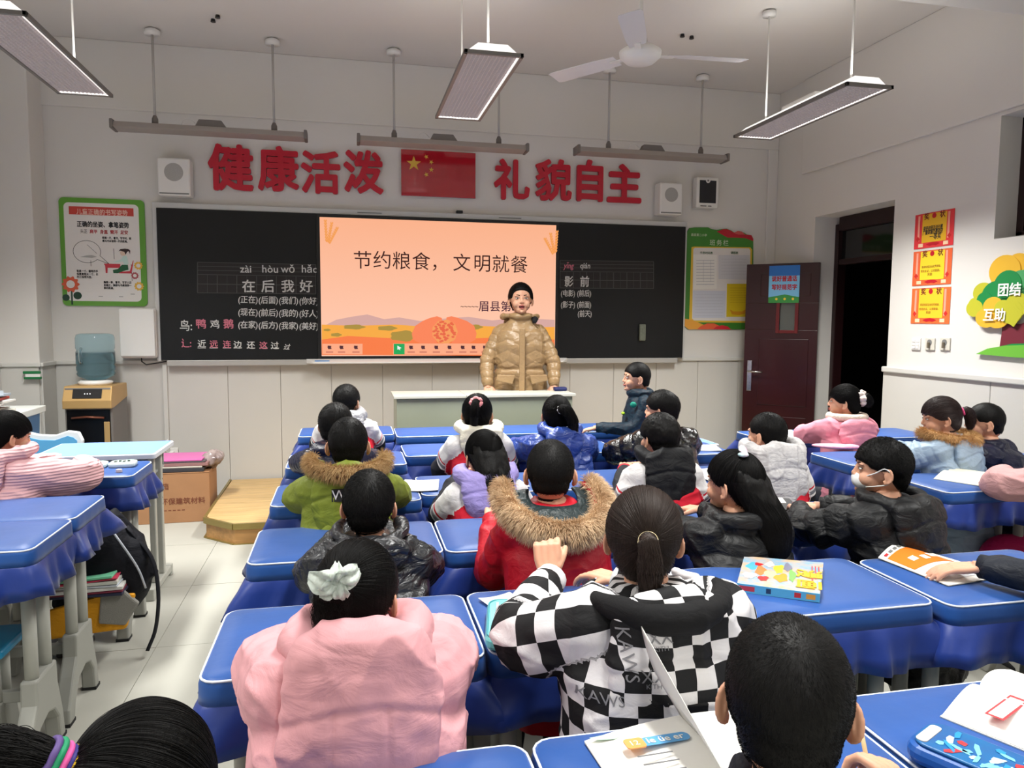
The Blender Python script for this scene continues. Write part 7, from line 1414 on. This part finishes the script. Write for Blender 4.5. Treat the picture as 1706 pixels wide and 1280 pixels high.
# ---- shelf with magazines at the left wall
sh = thing('side_cabinet', 'blue and white cabinet with piled magazines at the left wall', 'cabinet', (-2.27, 5.18, 0))
cb_ = mat('cabinet_blue', (96, 140, 186), 0.4)
MB().box((-0.21, -0.45, 0.83), (0.27, 0.42, 0.875)).build('top_board', mat('cabinet_white', (206, 210, 206), 0.4), sh, bevel=0.005)
MB().loft([[(-0.2, -0.40, 0.0), (0.20, -0.40, 0.0), (0.20, 0.38, 0.0), (-0.2, 0.38, 0.0)], [(-0.2, -0.42, 0.829), (0.24, -0.42, 0.829), (0.24, 0.40, 0.829), (-0.2, 0.40, 0.829)]]).build('body', cb_, sh, bevel=0.006)
rg = random.Random(12); z = 0.877
for k in range(11):
    th = rg.choice((0.008, 0.012, 0.006, 0.016)); c1 = rg.choice(((206, 204, 200), (180, 60, 52), (196, 194, 186), (40, 44, 50), (214, 212, 206), (150, 160, 170)))
    if k in (3, 4): c1 = (190, 52, 40)
    o = tag(MB().box((-0.12, -0.16, 0), (0.12, 0.16, th - 0.001)).build('magazine', mat('mag_%d_%d' % (c1[0], c1[1]), c1, 0.5), loc=(-2.24 + rg.uniform(-0.03, 0.05), 5.15 + rg.uniform(-0.03, 0.03), z), bevel=0.001), 'thin %s magazine in the pile on the side cabinet, %s from the bottom' % ({206: 'white', 180: 'red', 190: 'red', 196: 'cream', 40: 'black', 214: 'pale', 150: 'grey blue'}[c1[0]], ('first', 'second', 'third', 'fourth', 'fifth', 'sixth', 'seventh', 'eighth', 'ninth', 'tenth', 'eleventh')[k]), 'magazine', 'magazines piled on the side cabinet')
    o.rotation_euler = (0, 0, rg.uniform(-0.4, 0.4)); z += th
# ---- school bag hanging at the left desks
sb = thing('school_bag', 'open navy school bag with books and an orange flap by the left desks', 'school bag', (-1.05, 3.47, 0.0))
nav = fabric('bag_navy', (9, 11, 20), 0.75)
bm_ = MB(); bm_.ell((-0.02, 0.0, 0.42), (0.15, 0.12, 0.22), 20).ell((0.10, 0.03, 0.36), (0.09, 0.10, 0.17), 16).ell((-0.04, 0, 0.26), (0.16, 0.12, 0.06), 16).tube([(0.02, 0.05, 0.62), (0.12, 0.06, 0.48), (0.18, 0.04, 0.32)], [0.035, 0.04, 0.035], 10)
link('bag_body', remesh(bm_, 0.009, 4, lambda P, n: 0.008 * (1 - np.abs(vnoise(P * 11, 7))) ** 3), nav, sb, True)
MB().tube(catmull([(0.03, -0.06, 0.62), (0.10, -0.085, 0.52), (0.16, -0.07, 0.40), (0.185, -0.05, 0.30)], 5), 0.0045, 8).build('piping', mat('bag_piping', (186, 190, 200), 0.5), sb, True)
MB().tube(catmull([(0.10, 0.02, 0.56), (0.20, 0.0, 0.42), (0.23, -0.03, 0.27), (0.22, -0.05, 0.12), (0.19, -0.08, 0.03)], 5), 0.016, 8, flat=0.3).build('strap', nav, sb, True)
MB().loft([[(-0.2, -0.135, 0.13), (0.12, -0.125, 0.15), (0.16, -0.12, 0.30), (0.02, -0.14, 0.305), (-0.2, -0.14, 0.25)], [(-0.2, -0.10, 0.13), (0.12, -0.09, 0.15), (0.16, -0.09, 0.30), (0.02, -0.10, 0.305), (-0.2, -0.10, 0.25)]]).build('orange_flap', fabric('bag_orange', (216, 150, 30), 0.6), sb, bevel=0.012)
MB().loft([[(0.02, -0.146, 0.19), (0.12, -0.134, 0.17), (0.175, -0.125, 0.26), (0.10, -0.13, 0.34), (0.03, -0.14, 0.31)], [(0.02, -0.12, 0.19), (0.12, -0.11, 0.17), (0.175, -0.10, 0.26), (0.10, -0.11, 0.34), (0.03, -0.12, 0.31)]]).build('mesh_pocket', mat('mesh_grey', (136, 134, 128), 0.8, bump=0.5, bscale=300), sb, bevel=0.008)
for k, (c1, z0, th) in enumerate((((40, 44, 70), 0.312, 0.012), ((120, 40, 60), 0.325, 0.008), ((216, 216, 212), 0.334, 0.014), ((200, 206, 214), 0.35, 0.008), ((206, 208, 200), 0.36, 0.014), ((206, 60, 90), 0.376, 0.006), ((120, 200, 160), 0.384, 0.010))):
    bo = tag(MB().box((-0.16, -0.13, 0), (0.12 - 0.006 * k, 0.02, th - 0.001)).build('exercise_book', mat('eb_%d' % k, c1, 0.5), bevel=0.001, loc=(-1.05, 3.44, z0)), ('dark blue', 'dark red', 'thick white', 'pale blue', 'off white', 'pink', 'mint green')[k] + ' exercise book sticking out of the school bag', 'book', 'books in the school bag'); bo.rotation_euler = (0, -0.06 * (k > 4), 0.05 * (k % 3))
mb2 = thing('magenta_bag', 'magenta and black bag hanging under the desk with the open exercise book', 'bag', (2.93, 2.74, 0.40))
link('bag_body', remesh(MB().ell((0, 0, 0), (0.16, 0.09, 0.12), 16).ell((0.05, 0, -0.1), (0.12, 0.08, 0.1), 14), 0.01, 3, lambda P, n: 0.006 * vnoise(P * 14, 2)), fabric('bag_magenta', (190, 30, 96), 0.6), mb2, True)
MB().tube([(-0.18, -0.08, 0.05), (0.0, -0.11, -0.03), (0.18, -0.12, -0.12)], 0.008, 8).build('strap', MATS['bag_magenta'], mb2, True)
# ================================================================== turn the lettering into meshes
flush_texts()
bpy.context.view_layer.update()
for nm, xa, xb, za, zb in BIGT:                        # fit each slogan character to its place on the wall
    o = bpy.data.objects.get(nm)
    co = np.empty(len(o.data.vertices) * 3); o.data.vertices.foreach_get('co', co); co = co.reshape(-1, 3)
    lo, hi = co.min(0), co.max(0); sx, sz = (xb - xa) / (hi[0] - lo[0]), (zb - za) / (hi[1] - lo[1])
    o.scale = (sx, sz, 1); o.location = (xa - lo[0] * sx, 6.478, za - lo[1] * sz)
